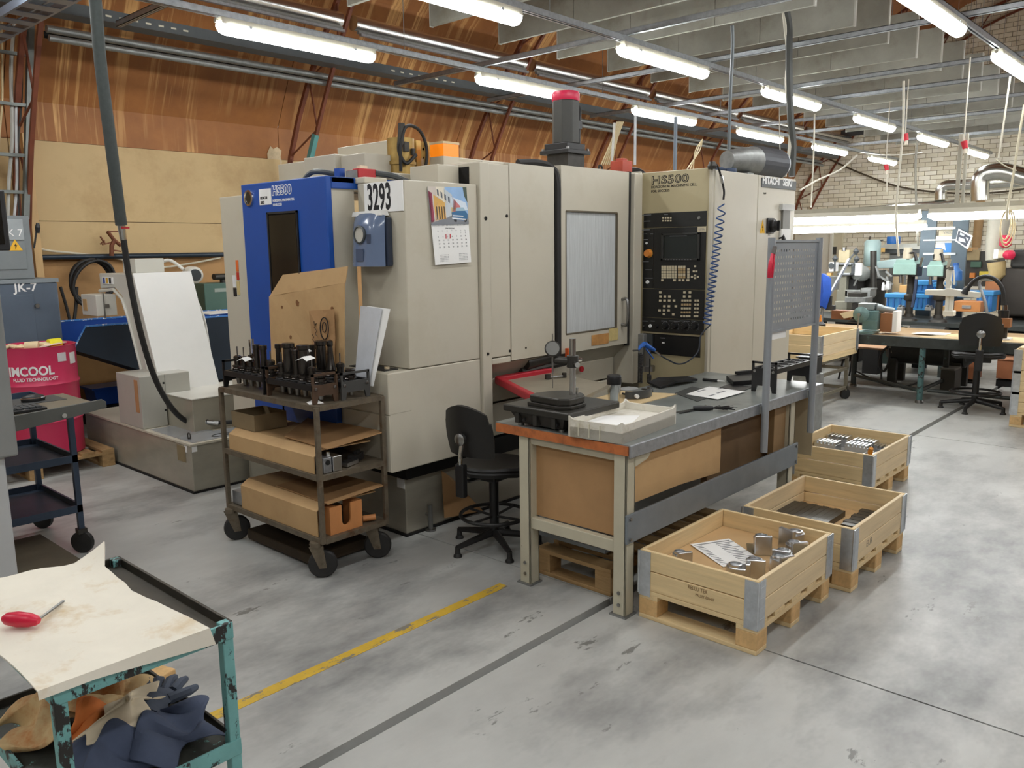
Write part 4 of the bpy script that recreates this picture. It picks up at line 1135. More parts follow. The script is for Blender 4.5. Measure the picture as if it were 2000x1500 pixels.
for k in (0, 1):
    MB().tube(spline([(4.345 - k * .025, 2.0, 1.70), (4.325 - k * .03, 1.995, 1.66), (4.315 - k * .03, 1.995, 1.61), (4.318 - k * .022, 2.0, 1.575)]), [.008] * 6 + [.011] * 12 + [.012], 8).obj('red_grip', K((206, 30, 62), .4), pl, smooth=True)
MB().bar((4.335, 2.0, 1.70), (4.352, 2.0, 1.74), .02, .012).obj('jaw', STEEL, pl)
tag(MB().box((4.42, 2.065, 1.215), (4.62, 2.067, 1.262)).obj('label_strip', PAPER), 'white paper strip below the perforated tool board', 'label')
bpy.data.objects['label_strip'].location.y -= .03
# cardboard sheet leaning at the bench end
tag(MB().sheet([[(5.30, 2.12, 0.35), (5.30, 2.12, .83)], [(5.30, 2.72, .35), (5.30, 2.72, .84)]], .006).obj('board_sheet', M('grey_card', (182, 168, 138), .7, var=.05)), 'plain beige board standing against the far bench end', 'board')
# stool by the bench
STB = M('stool_black', (30, 29, 28), .5, var=.15)
def swivel_stool(loc, label, seat_h=.5, face=0.0, back=True, ring_h=.2, feet=True, group=None):
    t = T('swivel_stool', label, 'stool', loc, group, face)
    o = Vector(loc)
    w = lambda x, y, z: o + Vector((x, y, z))
    # shaped seat
    g = []
    for i in range(7):
        r = [.001, .08, .14, .18, .205, .215, .2][i]
        zz = [-.012, -.01, -.004, .004, .006, -.006, -.03][i]
        g.append([w(r * math.cos(R(a)) * 1.05, r * math.sin(R(a)), seat_h + zz + (.012 if (math.cos(R(a)) < -.5 and i > 2) else 0)) for a in range(0, 361, 20)])
    MB().sheet(g, .02, nrm=(0, 0, 1)).obj('seat', STB, t, smooth=True)
    MB().box(w(-.12, -.1, seat_h - .07), w(.1, .1, seat_h - .025)).obj('seat_mechanism', BLACK, t, bevel=.01)
    if back:
        g = []
        for i in range(9):
            u = -1 + 2 * i / 8
            row_ = []
            for j in range(7):
                v = j / 6
                wd = .165 * (1 - .35 * abs(v - .4) ** 1.6)
                row_.append(w(-.235 - .05 * v + .05 * u * u, wd * u, seat_h + .1 + .30 * v - (.05 * u * u if v > .8 else 0)))
            g.append(row_)
        MB().sheet(g, .022).obj('backrest', STB, t, smooth=True)
        MB().tube(spline([w(-.12, 0, seat_h - .05), w(-.27, 0, seat_h - .03), w(-.30, 0, seat_h + .08), w(-.275, 0, seat_h + .22)]), .013, 8).obj('back_bar', CHROME, t, smooth=True)
        MB().box(w(-.315, -.03, seat_h - .12), w(-.275, .03, seat_h + .07)).obj('back_sleeve', BLACK, t, bevel=.008)
        MB().lathe([(.035, 0), (.035, .02), (.02, .03)], w(-.285, 0, seat_h + .21), 14, axis=(-1, 0, 0)).obj('back_knob', STEEL, t, smooth=True)
    MB().cyl(w(0, 0, .07), w(0, 0, seat_h - .06), .028, n=14).obj('column', BLACK, t, smooth=True)
    MB().cyl(w(0, 0, seat_h * .45), w(0, 0, seat_h - .06), .016, n=12).obj('gas_piston', CHROME, t, smooth=True)
    MB().tube(arc(w(0, 0, ring_h), .2, 0, 345, 23, (1, 0, 0), (0, 1, 0)), .011, 8, closed=True).obj('foot_ring', STB, t, smooth=True)
    m = MB()
    for a in range(0, 360, 90):
        m.cyl(w(.02 * math.cos(R(a)), .02 * math.sin(R(a)), ring_h - .01), w(.195 * math.cos(R(a)), .195 * math.sin(R(a)), ring_h), .008, n=8)
    m.obj('ring_spokes', STB, t)
    for a in range(20, 360, 72):
        c, s = math.cos(R(a)), math.sin(R(a))
        m = MB().tube([w(.02 * c, .02 * s, .09), w(.14 * c, .14 * s, .075), w(.27 * c, .27 * s, .055)], [.024, .02, .015], 8)
        m.obj('base_arm', STB, t, smooth=True)
        MB().lathe([(.026, 0), (.024, .012), (.016, .02), (.014, .06)], w(.265 * c, .265 * s, 0), 12).obj('glide_foot', RUBBER, t, smooth=True)
    return t
swivel_stool((3.36, 3.22, 0), 'low black swivel stool with foot ring between machine and bench', .5, R(6))
# triangular offcut leaning on the machine base
tag(MB().sheet([[(3.42, 3.72, .05), (3.42, 3.735, .36)], [(3.75, 3.70, .02), (3.50, 3.735, .30)]], .004).obj('cardboard_offcut', CARDDK), 'small torn cardboard piece leaning on the machine base behind stool', 'cardboard')
# ------------------------------------------------------------------ things hung on the machine
dp = T('soap_dispenser', 'translucent blue-grey towel dispenser hung under the number sign', 'dispenser', (3.03, 3.75, 1.7))
DPM = M('dispenser_plastic', (104, 120, 148), 0.18, var=.06, scale=3, coat=.3)
a, b = OX(704, 424, 3.03), OX(770, 520, 3.03)
ya, yb, zb, zt = a.y, b.y, b.z, a.z
MB().box((2.985, yb, zb - .0), (3.028, ya, zt - .01)).obj('back_shell', M('dispenser_dark', (52, 60, 76), .25), dp, bevel=.01)
g = []
for i in range(9):
    v = i / 8
    z = zb + (zt - zb) * v
    r_ = []
    for j in range(9):
        u = j / 8
        y = yb + .008 + (ya - yb - .016) * u
        dep = .07 * (1 - (2 * u - 1) ** 4 * .8) * (1.0 if v < .75 else 1 - ((v - .75) / .25) ** 2 * .5)
        dep *= 1.15 - .35 * v
        r_.append((2.99 - dep, y, z + (.014 * (1 - (2 * u - 1) ** 2) if i == 8 else 0)))
    g.append(r_)
MB().sheet(g, .006).obj('front_cover', DPM, dp, smooth=True)
cy, cz_ = (ya + yb) / 2 + .01, zb + (zt - zb) * .63
MB().lathe([(.05, 0), (.052, .014), (.044, .018), (.042, .008)], (2.924, cy, cz_), 24, axis=(-1, 0, 0)).obj('window_ring', DGREY, dp, smooth=True)
MB().cyl((2.922, cy, cz_), (2.914, cy, cz_), .043, n=24).obj('oval_window', M('pale_window', (196, 194, 184), .25), dp)
MB().box((2.918, cy - .085, cz_ - .05), (2.93, cy - .057, cz_ + .0)).obj('sticker', K((62, 72, 92)), dp)
MB().box((2.905, cy - .035, zb + .03), (2.911, cy + .03, zb + .1)).obj('sticker', K((72, 84, 108)), dp)
MB().prism([(2.96, yb + .02, zt), (2.96, ya - .01, zt), (2.96, ya - .02, zt + .025), (2.96, yb + .03, zt + .03)], (.06, 0, 0)).obj('paper_top', PAPER, dp)
# calendar on the side of the number cabinet
ca = T('wall_calendar', 'wall calendar with a blue old car street photo on the beige cabinet', 'calendar', (3.3, 3.55, 1.8))
tl, trr, bl, br_ = OY(835, 364, 3.545), OY(911, 366, 3.545), OY(848, 518, 3.545), OY(918, 512, 3.545)
def cq(u, v, off=0.0):
    p = tl.lerp(trr, u).lerp(bl.lerp(br_, u), v)
    return Vector((p.x, 3.551 - .004 - .012 * v - off, p.z))
def cpoly(name, pts, mat, off, parent=ca):
    return MB().prism([cq(u, v, off) for u, v in pts], (0, .0008, 0)).obj(name, mat, parent)
cpoly('backing', [(0, 0), (1, 0), (1, 1), (0, 1)], PAPER, 0)
ph_ = cpoly('photo', [(0, 0), (1, 0), (1, .485), (0, .485)], K((150, 186, 226)), .001)
for nm, pts, c in (('cloud', [(.55, .12), (.95, .2), (1, .3), (.6, .3)], (214, 226, 238)), ('facade', [(0, 0), (.2, 0), (.2, .43), (0, .46)], (206, 196, 186)), ('facade', [(.0, .05), (.09, .08), (.09, .44), (0, .46)], (150, 60, 84)),
                   ('facade', [(.12, .1), (.4, .2), (.4, .41), (.12, .43)], (222, 174, 92)), ('facade', [(.2, 0), (.42, .0), (.44, .22), (.2, .12)], (228, 220, 200)), ('facade', [(.4, .02), (.6, .1), (.6, .38), (.4, .4)], (196, 204, 208)),
                   ('facade', [(.6, .13), (.8, .25), (.8, .36), (.6, .37)], (206, 120, 120)), ('facade', [(.55, .26), (.7, .28), (.7, .37), (.55, .38)], (216, 190, 130)), ('road', [(0, .455), (.5, .38), (1, .36), (1, .485), (0, .485)], (128, 132, 138)),
                   ('shade', [(.5, .455), (1, .43), (1, .485), (.3, .485)], (60, 62, 66)), ('tree', [(.9, 0), (1, 0), (1, .2), (.93, .12)], (70, 84, 70))):
    cpoly(nm, pts, K(c), .0018, ph_)
for i in range(4):
    cpoly('doorway', [(.16 + i * .065, .25), (.19 + i * .065, .255), (.19 + i * .065, .41), (.16 + i * .065, .415)], K((92, 76, 56)), .0022, ph_)
    cpoly('balcony', [(.22 + i * .09, .03 + i * .03), (.26 + i * .09, .045 + i * .03), (.26 + i * .09, .12 + i * .03), (.22 + i * .09, .1 + i * .03)], K((84, 92, 104)), .0022, ph_)
for nm, pts, c in (('car_body', [(.55, .33), (.7, .31), (.92, .31), (.98, .35), (.97, .41), (.9, .44), (.58, .42)], (52, 108, 152)), ('car_roof', [(.66, .31), (.7, .265), (.88, .265), (.93, .31)], (160, 190, 206)), ('car_bumper', [(.55, .395), (.93, .415), (.93, .435), (.56, .415)], (222, 226, 230)), ('car_grille', [(.58, .36), (.86, .375), (.86, .39), (.58, .38)], (206, 214, 220)), ('car_wheel', [(.6, .42), (.68, .425), (.67, .455), (.61, .45)], (30, 30, 32)), ('car_wheel', [(.88, .43), (.95, .42), (.95, .45), (.89, .46)], (30, 30, 32))):
    cpoly(nm, pts, K(c), .0026 if nm != 'car_body' else .0023, ph_)
m = MB()
for i in range(30):
    p = cq(.02 + i * .033, .493, .003); m.box((p.x - .0015, p.y, p.z - .004), (p.x + .0015, p.y + .001, p.z + .004))
m.obj('wire_binding', INKG, ca)
def ctext(s, sz, u, v, mat=INK):
    p = cq(u, v, .0012)
    return text(s, sz, p, FY, mat, ca, 'calendar_print', ext=.0002)
ctext('JUNI 2019 JUNE', .0105, .36, .54)
dd = 1
for r in range(5):
    for c in range(7):
        if r == 0 and c < 5 or dd > 30:
            continue
        ctext(str(dd), .0125, .14 + c * .122, .605 + r * .045, INKG if c < 6 else INK); dd += 1
for k in range(7):
    ctext(('Ma', 'Ti', 'Ke', 'To', 'Pe', 'La', 'Su')[k], .007, .14 + k * .122, .57, INKG)
m = MB()
for a_, b_ in (((.345, .608), (.47, .612)), ((.345, .664), (.47, .668)), ((.345, .608), (.357, .668)), ((.458, .608), (.47, .668))):
    p, q = cq(a_[0], a_[1], .002), cq(b_[0], b_[1], .002)
    m.box((min(p.x, q.x), p.y - .0008, min(p.z, q.z)), (max(p.x, q.x), p.y, max(p.z, q.z)))
m.obj('date_marker', INKR, ca)
for s in (.2, .72):
    m = MB()
    for r in range(5):
        for c in range(7):
            p = cq(s + c * .035 - .05, .88 + r * .02, .0012); m.box((p.x, p.y - .0003, p.z), (p.x + .005, p.y, p.z + .003))
    m.obj('small_month', INKG, ca)
# coiled blue air hose with gun
ah = T('coiled_air_hose', 'coiled blue air hose with blue air gun on the control panel edge', 'air hose', (5.38, 2.95, 1.9))
top, bot = OY(1404, 398, 2.93), OY(1374, 634, 2.93)
pts = [OY(1392, 318, 2.95), OY(1402, 325, 2.93), OY(1408, 345, 2.93), OY(1414, 372, 2.93), OY(1413, 390, 2.93)]
pts = spline(pts, 5)
MB().tube(pts, .0075).obj('feed_hose', RUBBER, ah, smooth=True)
MB().cyl(OY(1408, 343, 2.93), OY(1411, 357, 2.93), .013, n=10).obj('coupling', CHROME, ah)
MB().lathe([(.03, 0), (.034, .02), (.02, .05)], OY(1391, 330, 2.96), 12).obj('hose_bracket', IRON, ah)
coil = []
nturn = 21
for i in range(nturn * 12):
    f = i / (nturn * 12 - 1)
    ff = f ** .78 if f < .999 else 1
    c = top.lerp(bot, ff)
    a = 2 * math.pi * i / 12
    rr = .032
    coil.append(c + Vector((math.cos(a) * rr, math.sin(a) * rr * .8 - .028, 0)))
MB().tube(coil, .0052, 6).obj('coil', M('hose_blue', (38, 74, 128), .35), ah, smooth=True)
tail = spline([coil[-1], OY(1369, 655, 2.93), OY(1364, 685, 2.93), OY(1345, 705, 2.95), OY(1325, 711, 2.98), OY(1305, 703, 3.02), OY(1290, 694, 3.06)], 6)
MB().tube(tail, .0055, 6).obj('tail_hose', M('hose_dark', (44, 52, 62), .4), ah, smooth=True)
g0, g1, g2 = OY(1290, 694, 3.06), OY(1278, 684, 3.08), OY(1258, 672, 3.1)
MB().cyl(g0, g0.lerp(g1, .9), .008, n=10).obj('swivel', CHROME, ah)
MB().tube([g1, g1.lerp(g2, .5), g2], [.013, .017, .02], 10).tube([g2, OY(1250, 678, 3.1), OY(1247, 684, 3.1)], [.018, .012, .006], 8).obj('gun_body', M('gun_blue', (28, 92, 176), .4), ah, smooth=True)
MB().bar(OY(1262, 682, 3.08), OY(1276, 700, 3.08), .008).obj('gun_trigger', M('gun_blue', (28, 92, 176), .4), ah)
MB().cyl(OY(1247, 684, 3.1), OY(1236, 685, 3.12), .006, n=8).obj('nozzle', IRON, ah)
# coiled cords under the panel
for k, (px_a, n) in enumerate(((1251, 26), (1269, 20))):
    p0, p1 = OY(px_a, 690 if k == 0 else 700, 3.25), OY(px_a - 1, 748, 3.25)
    m = MB()
    if k == 0:
        m.tube([p0.lerp(p1, i / (n * 8)) + Vector((.016 * math.cos(i * math.pi / 4), .016 * math.sin(i * math.pi / 4), 0)) for i in range(n * 8 + 1)], .0035, 5)
    else:
        q = p0.lerp(p1, .65); m.tube([p0, q], .004, 5)
        m.tube([q.lerp(p1, i / 64) + Vector((.014 * math.cos(i * math.pi / 4), .014 * math.sin(i * math.pi / 4), 0)) for i in range(65)], .0035, 5)
    tag(m.obj('spiral_cord', BLACK), 'tightly coiled black cord hanging below the control panel' if k == 0 else 'straight black cord with a short coil below the control panel', 'cord')
wr_ = T('spanner', 'chrome ratchet spanner lying on the red-edged tray', 'spanner', (4.0, 3.2, .9))
a, b = OZ(1070, 737, .905), OZ(1102, 734, .905)
MB().tube([a, a.lerp(b, .2), b], [.012, .007, .008], 8).obj('shaft', STEEL, wr_, smooth=True)
MB().cyl(a - Vector((0, 0, .012)), a + Vector((0, 0, .02)), .02, n=12).cyl(b - Vector((0, 0, .01)), b + Vector((0, 0, .02)), .016, n=12).obj('socket_head', IRON, wr_)
# ================================================================== pallets with collars
HING = M('galvanised_hinge', (198, 203, 208), .3, .8, var=.15, scale=20)
def hinge(x, y, z, h, sx, sy, par):
    """folded sheet hinge round a corner: plate along X and plate along Y, knuckles, foot tab"""
    m = MB()
    m.box((min(x, x + sx * .062), y - .004 if sy < 0 else y, z - .03), (max(x, x + sx * .062), y if sy < 0 else y + .004, z + h))
    m.box((x - .004 if sx > 0 else x, min(y, y - sy * .062), z - .03), (x if sx > 0 else x + .004, max(y, y - sy * .062), z + h))
    o = m.obj('corner_hinge', HING, par)
    m = MB().cyl((x - sx * .002, y + sy * .002, z - .02), (x - sx * .002, y + sy * .002, z + h), .007, n=8)
    m.obj('hinge_pin', HING, par)
    for k in range(4):
        zz = z + .012 + k * h / 4
        MB().box((x - sx * .0055, y + sy * .0045 if sy < 0 else y, zz), (x + sx * .064, y if sy < 0 else y + sy * .0055, zz + .006)).obj('knuckle', HING, o)
    return o
def collar(loc, label, L=.8, Wd=.6, h=.194, group=None, pale=False, two=True):
    t = T('pallet_collar', label, 'pallet collar', loc, group)
    x0, y0, z0 = loc
    th = .02
    hb = (h - .004) / 2
    for k in range(2):
        z = z0 + k * (hb + .004)
        for y in (y0, y0 + Wd - th):
            MB().box((x0 + th + .002, y, z), (x0 + L - th - .002, y + th, z + hb)).obj('long_board', WOODXP if (pale or y == y0) else WOODX, t, bevel=.003)
        for x in (x0, x0 + L - th):
            MB().box((x, y0 + .001, z), (x + th, y0 + Wd - .001, z + hb)).obj('end_board', WOODY, t, bevel=.003)
    for x, sx in ((x0, 1), (x0 + L, -1)):
        for y, sy in ((y0, -1), (y0 + Wd, 1)):
            hinge(x, y, z0, h - .004, sx, sy, t)
    return t
P1, P2, P3 = (3.13, 1.45, 0), (4.05, 1.385, 0), (5.6, 1.82, 0)
pallet(P1, 'new pine half pallet under the crate nearest the camera')
pallet(P2, 'pine half pallet under the middle crate of dark steel bars')
pallet(P3, 'pine half pallet under the crate farthest along the bench')
for P, lb in ((P1, 'pine pallet collar with aluminium castings and a printed sheet inside'), (P2, 'pale pine pallet collar holding rows of dark steel bars'), (P3, 'pine pallet collar holding stacks of bright slotted blocks')):
    collar((P[0], P[1], .145), lb, pale=P is P2)
stamp = K((128, 98, 62))
c1 = bpy.data.objects['pallet_collar']
text('RELLU TEK', .026, (3.1295, 1.79, .215), FX, stamp, c1, 'brand_stamp', ext=.0003, sx=.8)
text('PALLET-005487', .018, (3.1295, 1.75, .19), FX, stamp, c1, 'brand_stamp', ext=.0003, sx=.8)
c2 = bpy.data.objects['pallet_collar.001']
text('EUR', .05, (4.24, 1.3845, .19), FY, K((150, 140, 120)), c2, 'brand_stamp', ext=.0003)
for i, (P, nm) in enumerate(((P1, 'brown cardboard liner on the floor of the castings crate'), (P2, 'brown board liner under the dark steel bars'))):
    zt = (.251, .185)[i]
    tag(MB().box((P[0] + .022, P[1] + .022, .1455), (P[0] + .778, P[1] + .578, zt)).obj('liner_board', CARD), nm, 'liner')
tag(MB().box((P3[0] + .022, P3[1] + .022, .1455), (P3[0] + .778, P3[1] + .578, .215)).obj('liner_board', M('grey_liner', (150, 150, 148), .6)), 'grey board liner under the slotted blocks', 'liner')
ps = MB().sheet([[OZ(1348, 1063, .257), OZ(1412, 1107, .254)], [OZ(1424, 1052, .257), OZ(1494, 1099, .254)]], .0015).obj('job_sheet', PAPER)
tag(ps, 'printed job sheet lying in the castings crate nearest the camera', 'paper')
def jq(u, v):
    a, b, c, d = OZ(1348, 1063, .2585), OZ(1412, 1107, .2555), OZ(1494, 1099, .2555), OZ(1424, 1052, .2585)
    return a.lerp(d, u).lerp(b.lerp(c, u), v)
m = MB()
for i in range(13):
    v = .12 + i * .064
    u1 = .35 + (.3 if i % 3 else .45)
    for a0, a1 in ((.06, .2), (.55, u1 + .2)):
        p, q, r_, s_ = jq(a0, v), jq(a1, v), jq(a1, v + .018), jq(a0, v + .018)
        m.prism([p, q, r_, s_], (0, 0, .0004))
m.prism([jq(.05, .05), jq(.95, .05), jq(.95, .075), jq(.05, .075)], (0, 0, .0004))
m.obj('print_lines', INKG, ps)
# aluminium castings: block with a rounded end and a bored lip
def casting(x, y, rz, label, z=.2515, s=1.0):
    t = T('aluminium_casting', label, 'casting', (x, y, z), 'bright aluminium castings in the front crate', rz)
    o = Vector((x, y, z))
    prof = [(-.045, -.032), (.01, -.032)] + [(.01 + .032 * math.cos(R(a)), .032 * math.sin(R(a))) for a in range(-75, 80, 15)] + [(.01, .032), (-.045, .032)]
    MB().prism([o + Vector((a * s, b * s, 0)) for a, b in prof], (0, 0, .06 * s)).obj('body', ALU, t, bevel=.004)
    MB().box(o + Vector((-.047 * s, -.034 * s, .0)), o + Vector((-.03 * s, .034 * s, .082 * s))).obj('flange', ALU, t, bevel=.003)
    MB().lathe([(.026 * s, 0), (.026 * s, .01), (.02 * s, .012), (.019 * s, .002)], o + Vector((.008 * s, 0, .06 * s)), 16).obj('bored_lip', ALU, t, smooth=True)
    return t
for (x, y, rz, lb, s) in ((3.68, 1.70, .6, "aluminium casting standing alone beside the printed job sheet", 1.0), (3.83, 1.60, -.3, "pair-standing aluminium casting at the far right corner of crate", 1.1), (3.70, 1.54, .9, "aluminium casting close to the far right corner pair", 1),
                     (3.56, 1.535, .2, 'aluminium casting by the crate side board, near its middle', 1), (3.49, 1.52, 1.2, 'aluminium casting lying low against the crate side board', .95), (3.36, 1.58, .5, 'aluminium casting near the front hinged corner of crate', 1.05),
                     (3.27, 1.62, 2.0, 'aluminium casting in front corner, beside the printed sheet end', 1), (3.25, 1.90, 1.0, 'aluminium casting hidden low behind the front crate boards', .9)):
    casting(x, y, rz, lb, s=s * 1.2)
tag(MB().rbox((3.70, 1.73, .2525), (.14, .1, .002), .5).obj('dark_patch', K((110, 96, 70), .4)), 'thin dark patch lying under the lone aluminium casting', 'shim')  # flat dark-coloured sheet under the casting
# steel bars in the second crate
DST = M('dark_oiled_steel', (74, 72, 66), .35, .8, var=.15, scale=10, stretch=(.5, 4, 4))
b0_ = None
for k in range(9):
    y = 1.945 - k * .034
    lb = 'dark oiled square steel tube in the middle crate, %s from the bench side' % 'first second third fourth fifth sixth seventh eighth ninth'.split()[k]
    m = MB()
    x0, x1 = 4.13 + (k % 3) * .004, 4.68 + (k % 2) * .012
    a = .0165
    m.box((x0, y - a, .186), (x1, y + a, .189)).box((x0, y - a, .216), (x1, y + a, .219)).box((x0, y - a, .189), (x1, y - a + .003, .216)).box((x0, y + a - .003, .189), (x1, y + a, .216))
    tag(m.obj('steel_tube', DST), lb, 'bar', 'steel tubes in the middle crate')
for k in range(6):
    x = 4.755 - k * .06
    tag(MB().box((x - .027, 1.42, .186), (x + .027, 1.60 - (k % 2) * .01, .222)).obj('steel_block', DST, bevel=.003), 'short dark steel block beside the tubes, %s from the far end' % 'first second third fourth fifth sixth'.split()[k], 'block', 'short steel blocks in the middle crate')
# slotted blocks in the third crate
def slotted(x, y, z, rz, lb, n=6):
    t = T('slotted_block', lb, 'block', (x, y, z), 'slotted aluminium blocks in the far crate', rz)
    o = Vector((x, y, z))
    MB().box(o + Vector((-.06, -.08, 0)), o + Vector((.06, .08, .055))).obj('body', ALU, t, bevel=.002)
    for k in range(n):
        yy = -.07 + k * .14 / (n - 1)
        MB().box(o + Vector((-.055, yy - .008, .0555)), o + Vector((.055, yy + .008, .075))).obj('tooth', ALU, t)
    return t
for (x, y, z, lb) in ((6.05, 2.30, .216, 'slotted block nearest the bench in the far crate'), (6.10, 2.09, .216, 'slotted block near the middle of the far crate, front one'), (6.25, 2.09, .216, 'slotted block behind the middle one in the far crate'),
                      (6.28, 2.30, .216, 'lower slotted block by the rear boards of far crate'), (6.0, 1.93, .18, 'small slotted block beside the orange handle'), (6.3, 1.94, .18, 'slotted block at the outer far corner of crate')):
    slotted(x, y, z, 0, lb)
sc_ = T('orange_file', 'file with an orange handle leaning in the far crate corner', 'file', (5.75, 1.9, .15))
MB().tube([(5.72, 1.875, .36), (5.735, 1.885, .33), (5.745, 1.89, .28)], [.014, .018, .012], 10).obj('handle', K((214, 142, 42), .4), sc_, smooth=True)
MB().bar((5.745, 1.89, .28), (5.78, 1.92, .155), .012, .005).obj('blade', STEEL, sc_)
# ================================================================== tool trolley
ct_ = T('tool_trolley', 'rusty grey steel trolley with three shelves and big black casters', 'trolley', (2.39, 3.56, 0))
CX0, CX1, CY0, CY1 = 2.39, 2.845, 3.56, 4.57
for x in (CX0, CX1 - .025):
    for y in (CY0, CY1 - .025):
        MB().box((x, y, .2), (x + .025, y + .025, .945)).obj('corner_post', CARTSTEEL, ct_, bevel=.003)
def shelf_(z, nm):
    s = MB().box((CX0 + .003, CY0 + .003, z - .004), (CX1 - .003, CY1 - .003, z)).obj(nm, CARTSTEEL, ct_)
    for a, b in (((CX0 + .025, CY0), (CX1 - .025, CY0 + .022)), ((CX0 + .025, CY1 - .022), (CX1 - .025, CY1)), ((CX0, CY0 + .025), (CX0 + .022, CY1 - .025)), ((CX1 - .022, CY0 + .025), (CX1, CY1 - .025))):
        MB().box((a[0], a[1], z - .028), (b[0], b[1], z + .001)).obj('edge_angle', CARTSTEEL, s)
    return s
shelf_(.95, 'top_shelf'); shelf_(.575, 'middle_shelf'); shelf_(.225, 'bottom_shelf')
for (x, y, a) in ((CX0 + .03, CY0 + .05, -.62), (CX1 - .05, CY0 + .05, -.75), (CX0 + .03, CY1 - .06, -.35), (CX1 - .05, CY1 - .06, .9)):
    d = Vector((math.cos(a), math.sin(a), 0)); n = Vector((-d.y, d.x, 0))
    c = Vector((x, y, .078))
    w = MB().lathe([(.05, -.018), (.07, -.018), (.078, -.01), (.078, .01), (.07, .018), (.05, .018)], c, 22, axis=n).obj('caster_wheel', RUBBER, ct_, smooth=True)
    MB().lathe([(.052, -.014), (.02, -.016), (.02, .016), (.052, .014)], c, 16, axis=n).obj('hub', CARTSTEEL, w)
    f = MB()
    for s in (-1, 1):
        f.prism([c + n * s * .024 - d * .02 + Vector((0, 0, -.02)), c + n * s * .024 + d * .02 + Vector((0, 0, -.02)), c + n * s * .024 + d * .005 + Vector((0, 0, .105)), c + n * s * .024 - d * .07 + Vector((0, 0, .105))], n * .004)
    f.cyl(c + Vector((0, 0, .1)) - d * .03, c + Vector((0, 0, .125)) - d * .03, .035, n=14).cyl(c - n * .03, c + n * .03, .008)
    f.obj('caster_fork', CARTSTEEL, ct_)
RUSTY = M('rusty_plate', (92, 62, 40), .6, .2, var=.25, scale=22)
tool_rack((2.495, 3.84, .951), 'black rack of tool holders at the front of the trolley', .44, .16, .16, 6, 'y', mat_end=M('rack_brown', (74, 54, 38), .55, var=.2, scale=20))
tool_rack((2.495, 4.32, .951), 'black rack of tool holders at the rear of the trolley', .44, .16, .16, 6, 'y')
tool_rack((2.678, 3.82, .951), 'black rack with grey ends against the machine side of the trolley', .44, .19, .15, 5, 'y', mat_end=M('rack_grey', (66, 66, 64), .5))
HM = M('black_oxide_steel', (84, 80, 76), .24, .9, var=.2, scale=20)
def holder(x, y, kind, label, zb=1.05):
    t = T('tool_holder', label, 'tool holder', (x, y, zb - .08), 'tool holders in the trolley racks')
    o = (x, y, zb)
    MB().lathe([(.012, -.085), (.014, -.07), (.02, -.01), (.024, 0)], o, 12).obj('taper', STEEL, t, smooth=True)
    MB().lathe([(.026, 0), (.033, .003), (.033, .009), (.029, .013), (.029, .017), (.033, .02), (.033, .027), (.026, .03)], o, 14).obj('flange', HM, t, smooth=True)
    if kind == 0:
        MB().lathe([(.02, .03), (.02, .06), (.024, .062), (.024, .08), (.012, .086)], o, 12).obj('collet_nut', HM, t, smooth=True)
        MB().cyl((x, y, zb + .08), (x, y, zb + .14), .004, n=6).obj('drill', STEEL, t)
    elif kind == 1:
        MB().lathe([(.018, .03), (.018, .14), (.022, .142), (.022, .165), (.015, .168)], o, 12).obj('long_shank', HM, t, smooth=True)
    elif kind == 2:
        MB().lathe([(.022, .03), (.03, .05), (.03, .155), (.028, .17), (.036, .175), (.036, .195), (.03, .198)], o, 16).obj('milling_head', HM, t, smooth=True)
    elif kind == 3:
        MB().lathe([(.018, .03), (.02, .06), (.012, .064), (.012, .1)], o, 12).obj('chuck', HM, t, smooth=True)
        MB().cyl((x, y, zb + .1), (x, y, zb + .19), .006, n=8).obj('tap', CHROME, t)
    elif kind == 4:
        MB().lathe([(.024, .03), (.03, .04), (.026, .06), (.02, .09), (.014, .17), (.018, .175), (.018, .2), (.012, .204)], o, 14).obj('boring_bar', HM, t, smooth=True)
    else:
        MB().lathe([(.024, .03), (.03, .036), (.03, .055), (.02, .062)], o, 14).obj('cap', HM, t, smooth=True)
    return t
random.seed(11)
KN = ['black collet holder with a thin drill', 'tall slim black holder with stepped cap', 'thick black milling cutter holder', 'black chuck holder with bright tap', 'tapered black boring bar holder', 'stubby black capped holder']
rows = [('front rack', 2.495, 3.84, 6, [5, 0, 2, 1, 2, 0]), ('rear rack', 2.495, 4.32, 6, [0, 1, 1, 3, 0, 0]), ('machine-side rack', 2.68, 3.82, 5, [5, 0, 4, 2, 1])]
for nm, x, y, n, kinds in rows:
    st = .44 / n
    for k in range(n):
        holder(x, y - .22 + (k + .5) * st, kinds[k], '%s, %s from the near end, %s' % (KN[kinds[k]], ('one', 'two', 'three', 'four', 'five', 'six')[k], nm))
for (x, y, k, lb) in ((2.62, 4.1, 1, 'tall slim holder standing between racks before the cardboard'), (2.64, 4.2, 0, 'collet holder standing loose before the cardboard'), (2.65, 4.3, 1, 'tall capped holder standing loose by the blue cover'), (2.66, 4.42, 5, 'stubby holder loose at the trolley rear'),
                     (2.60, 4.5, 3, 'holder with bright tap loose at the trolley rear corner')):
    holder(x, y, k, lb, zb=1.037)
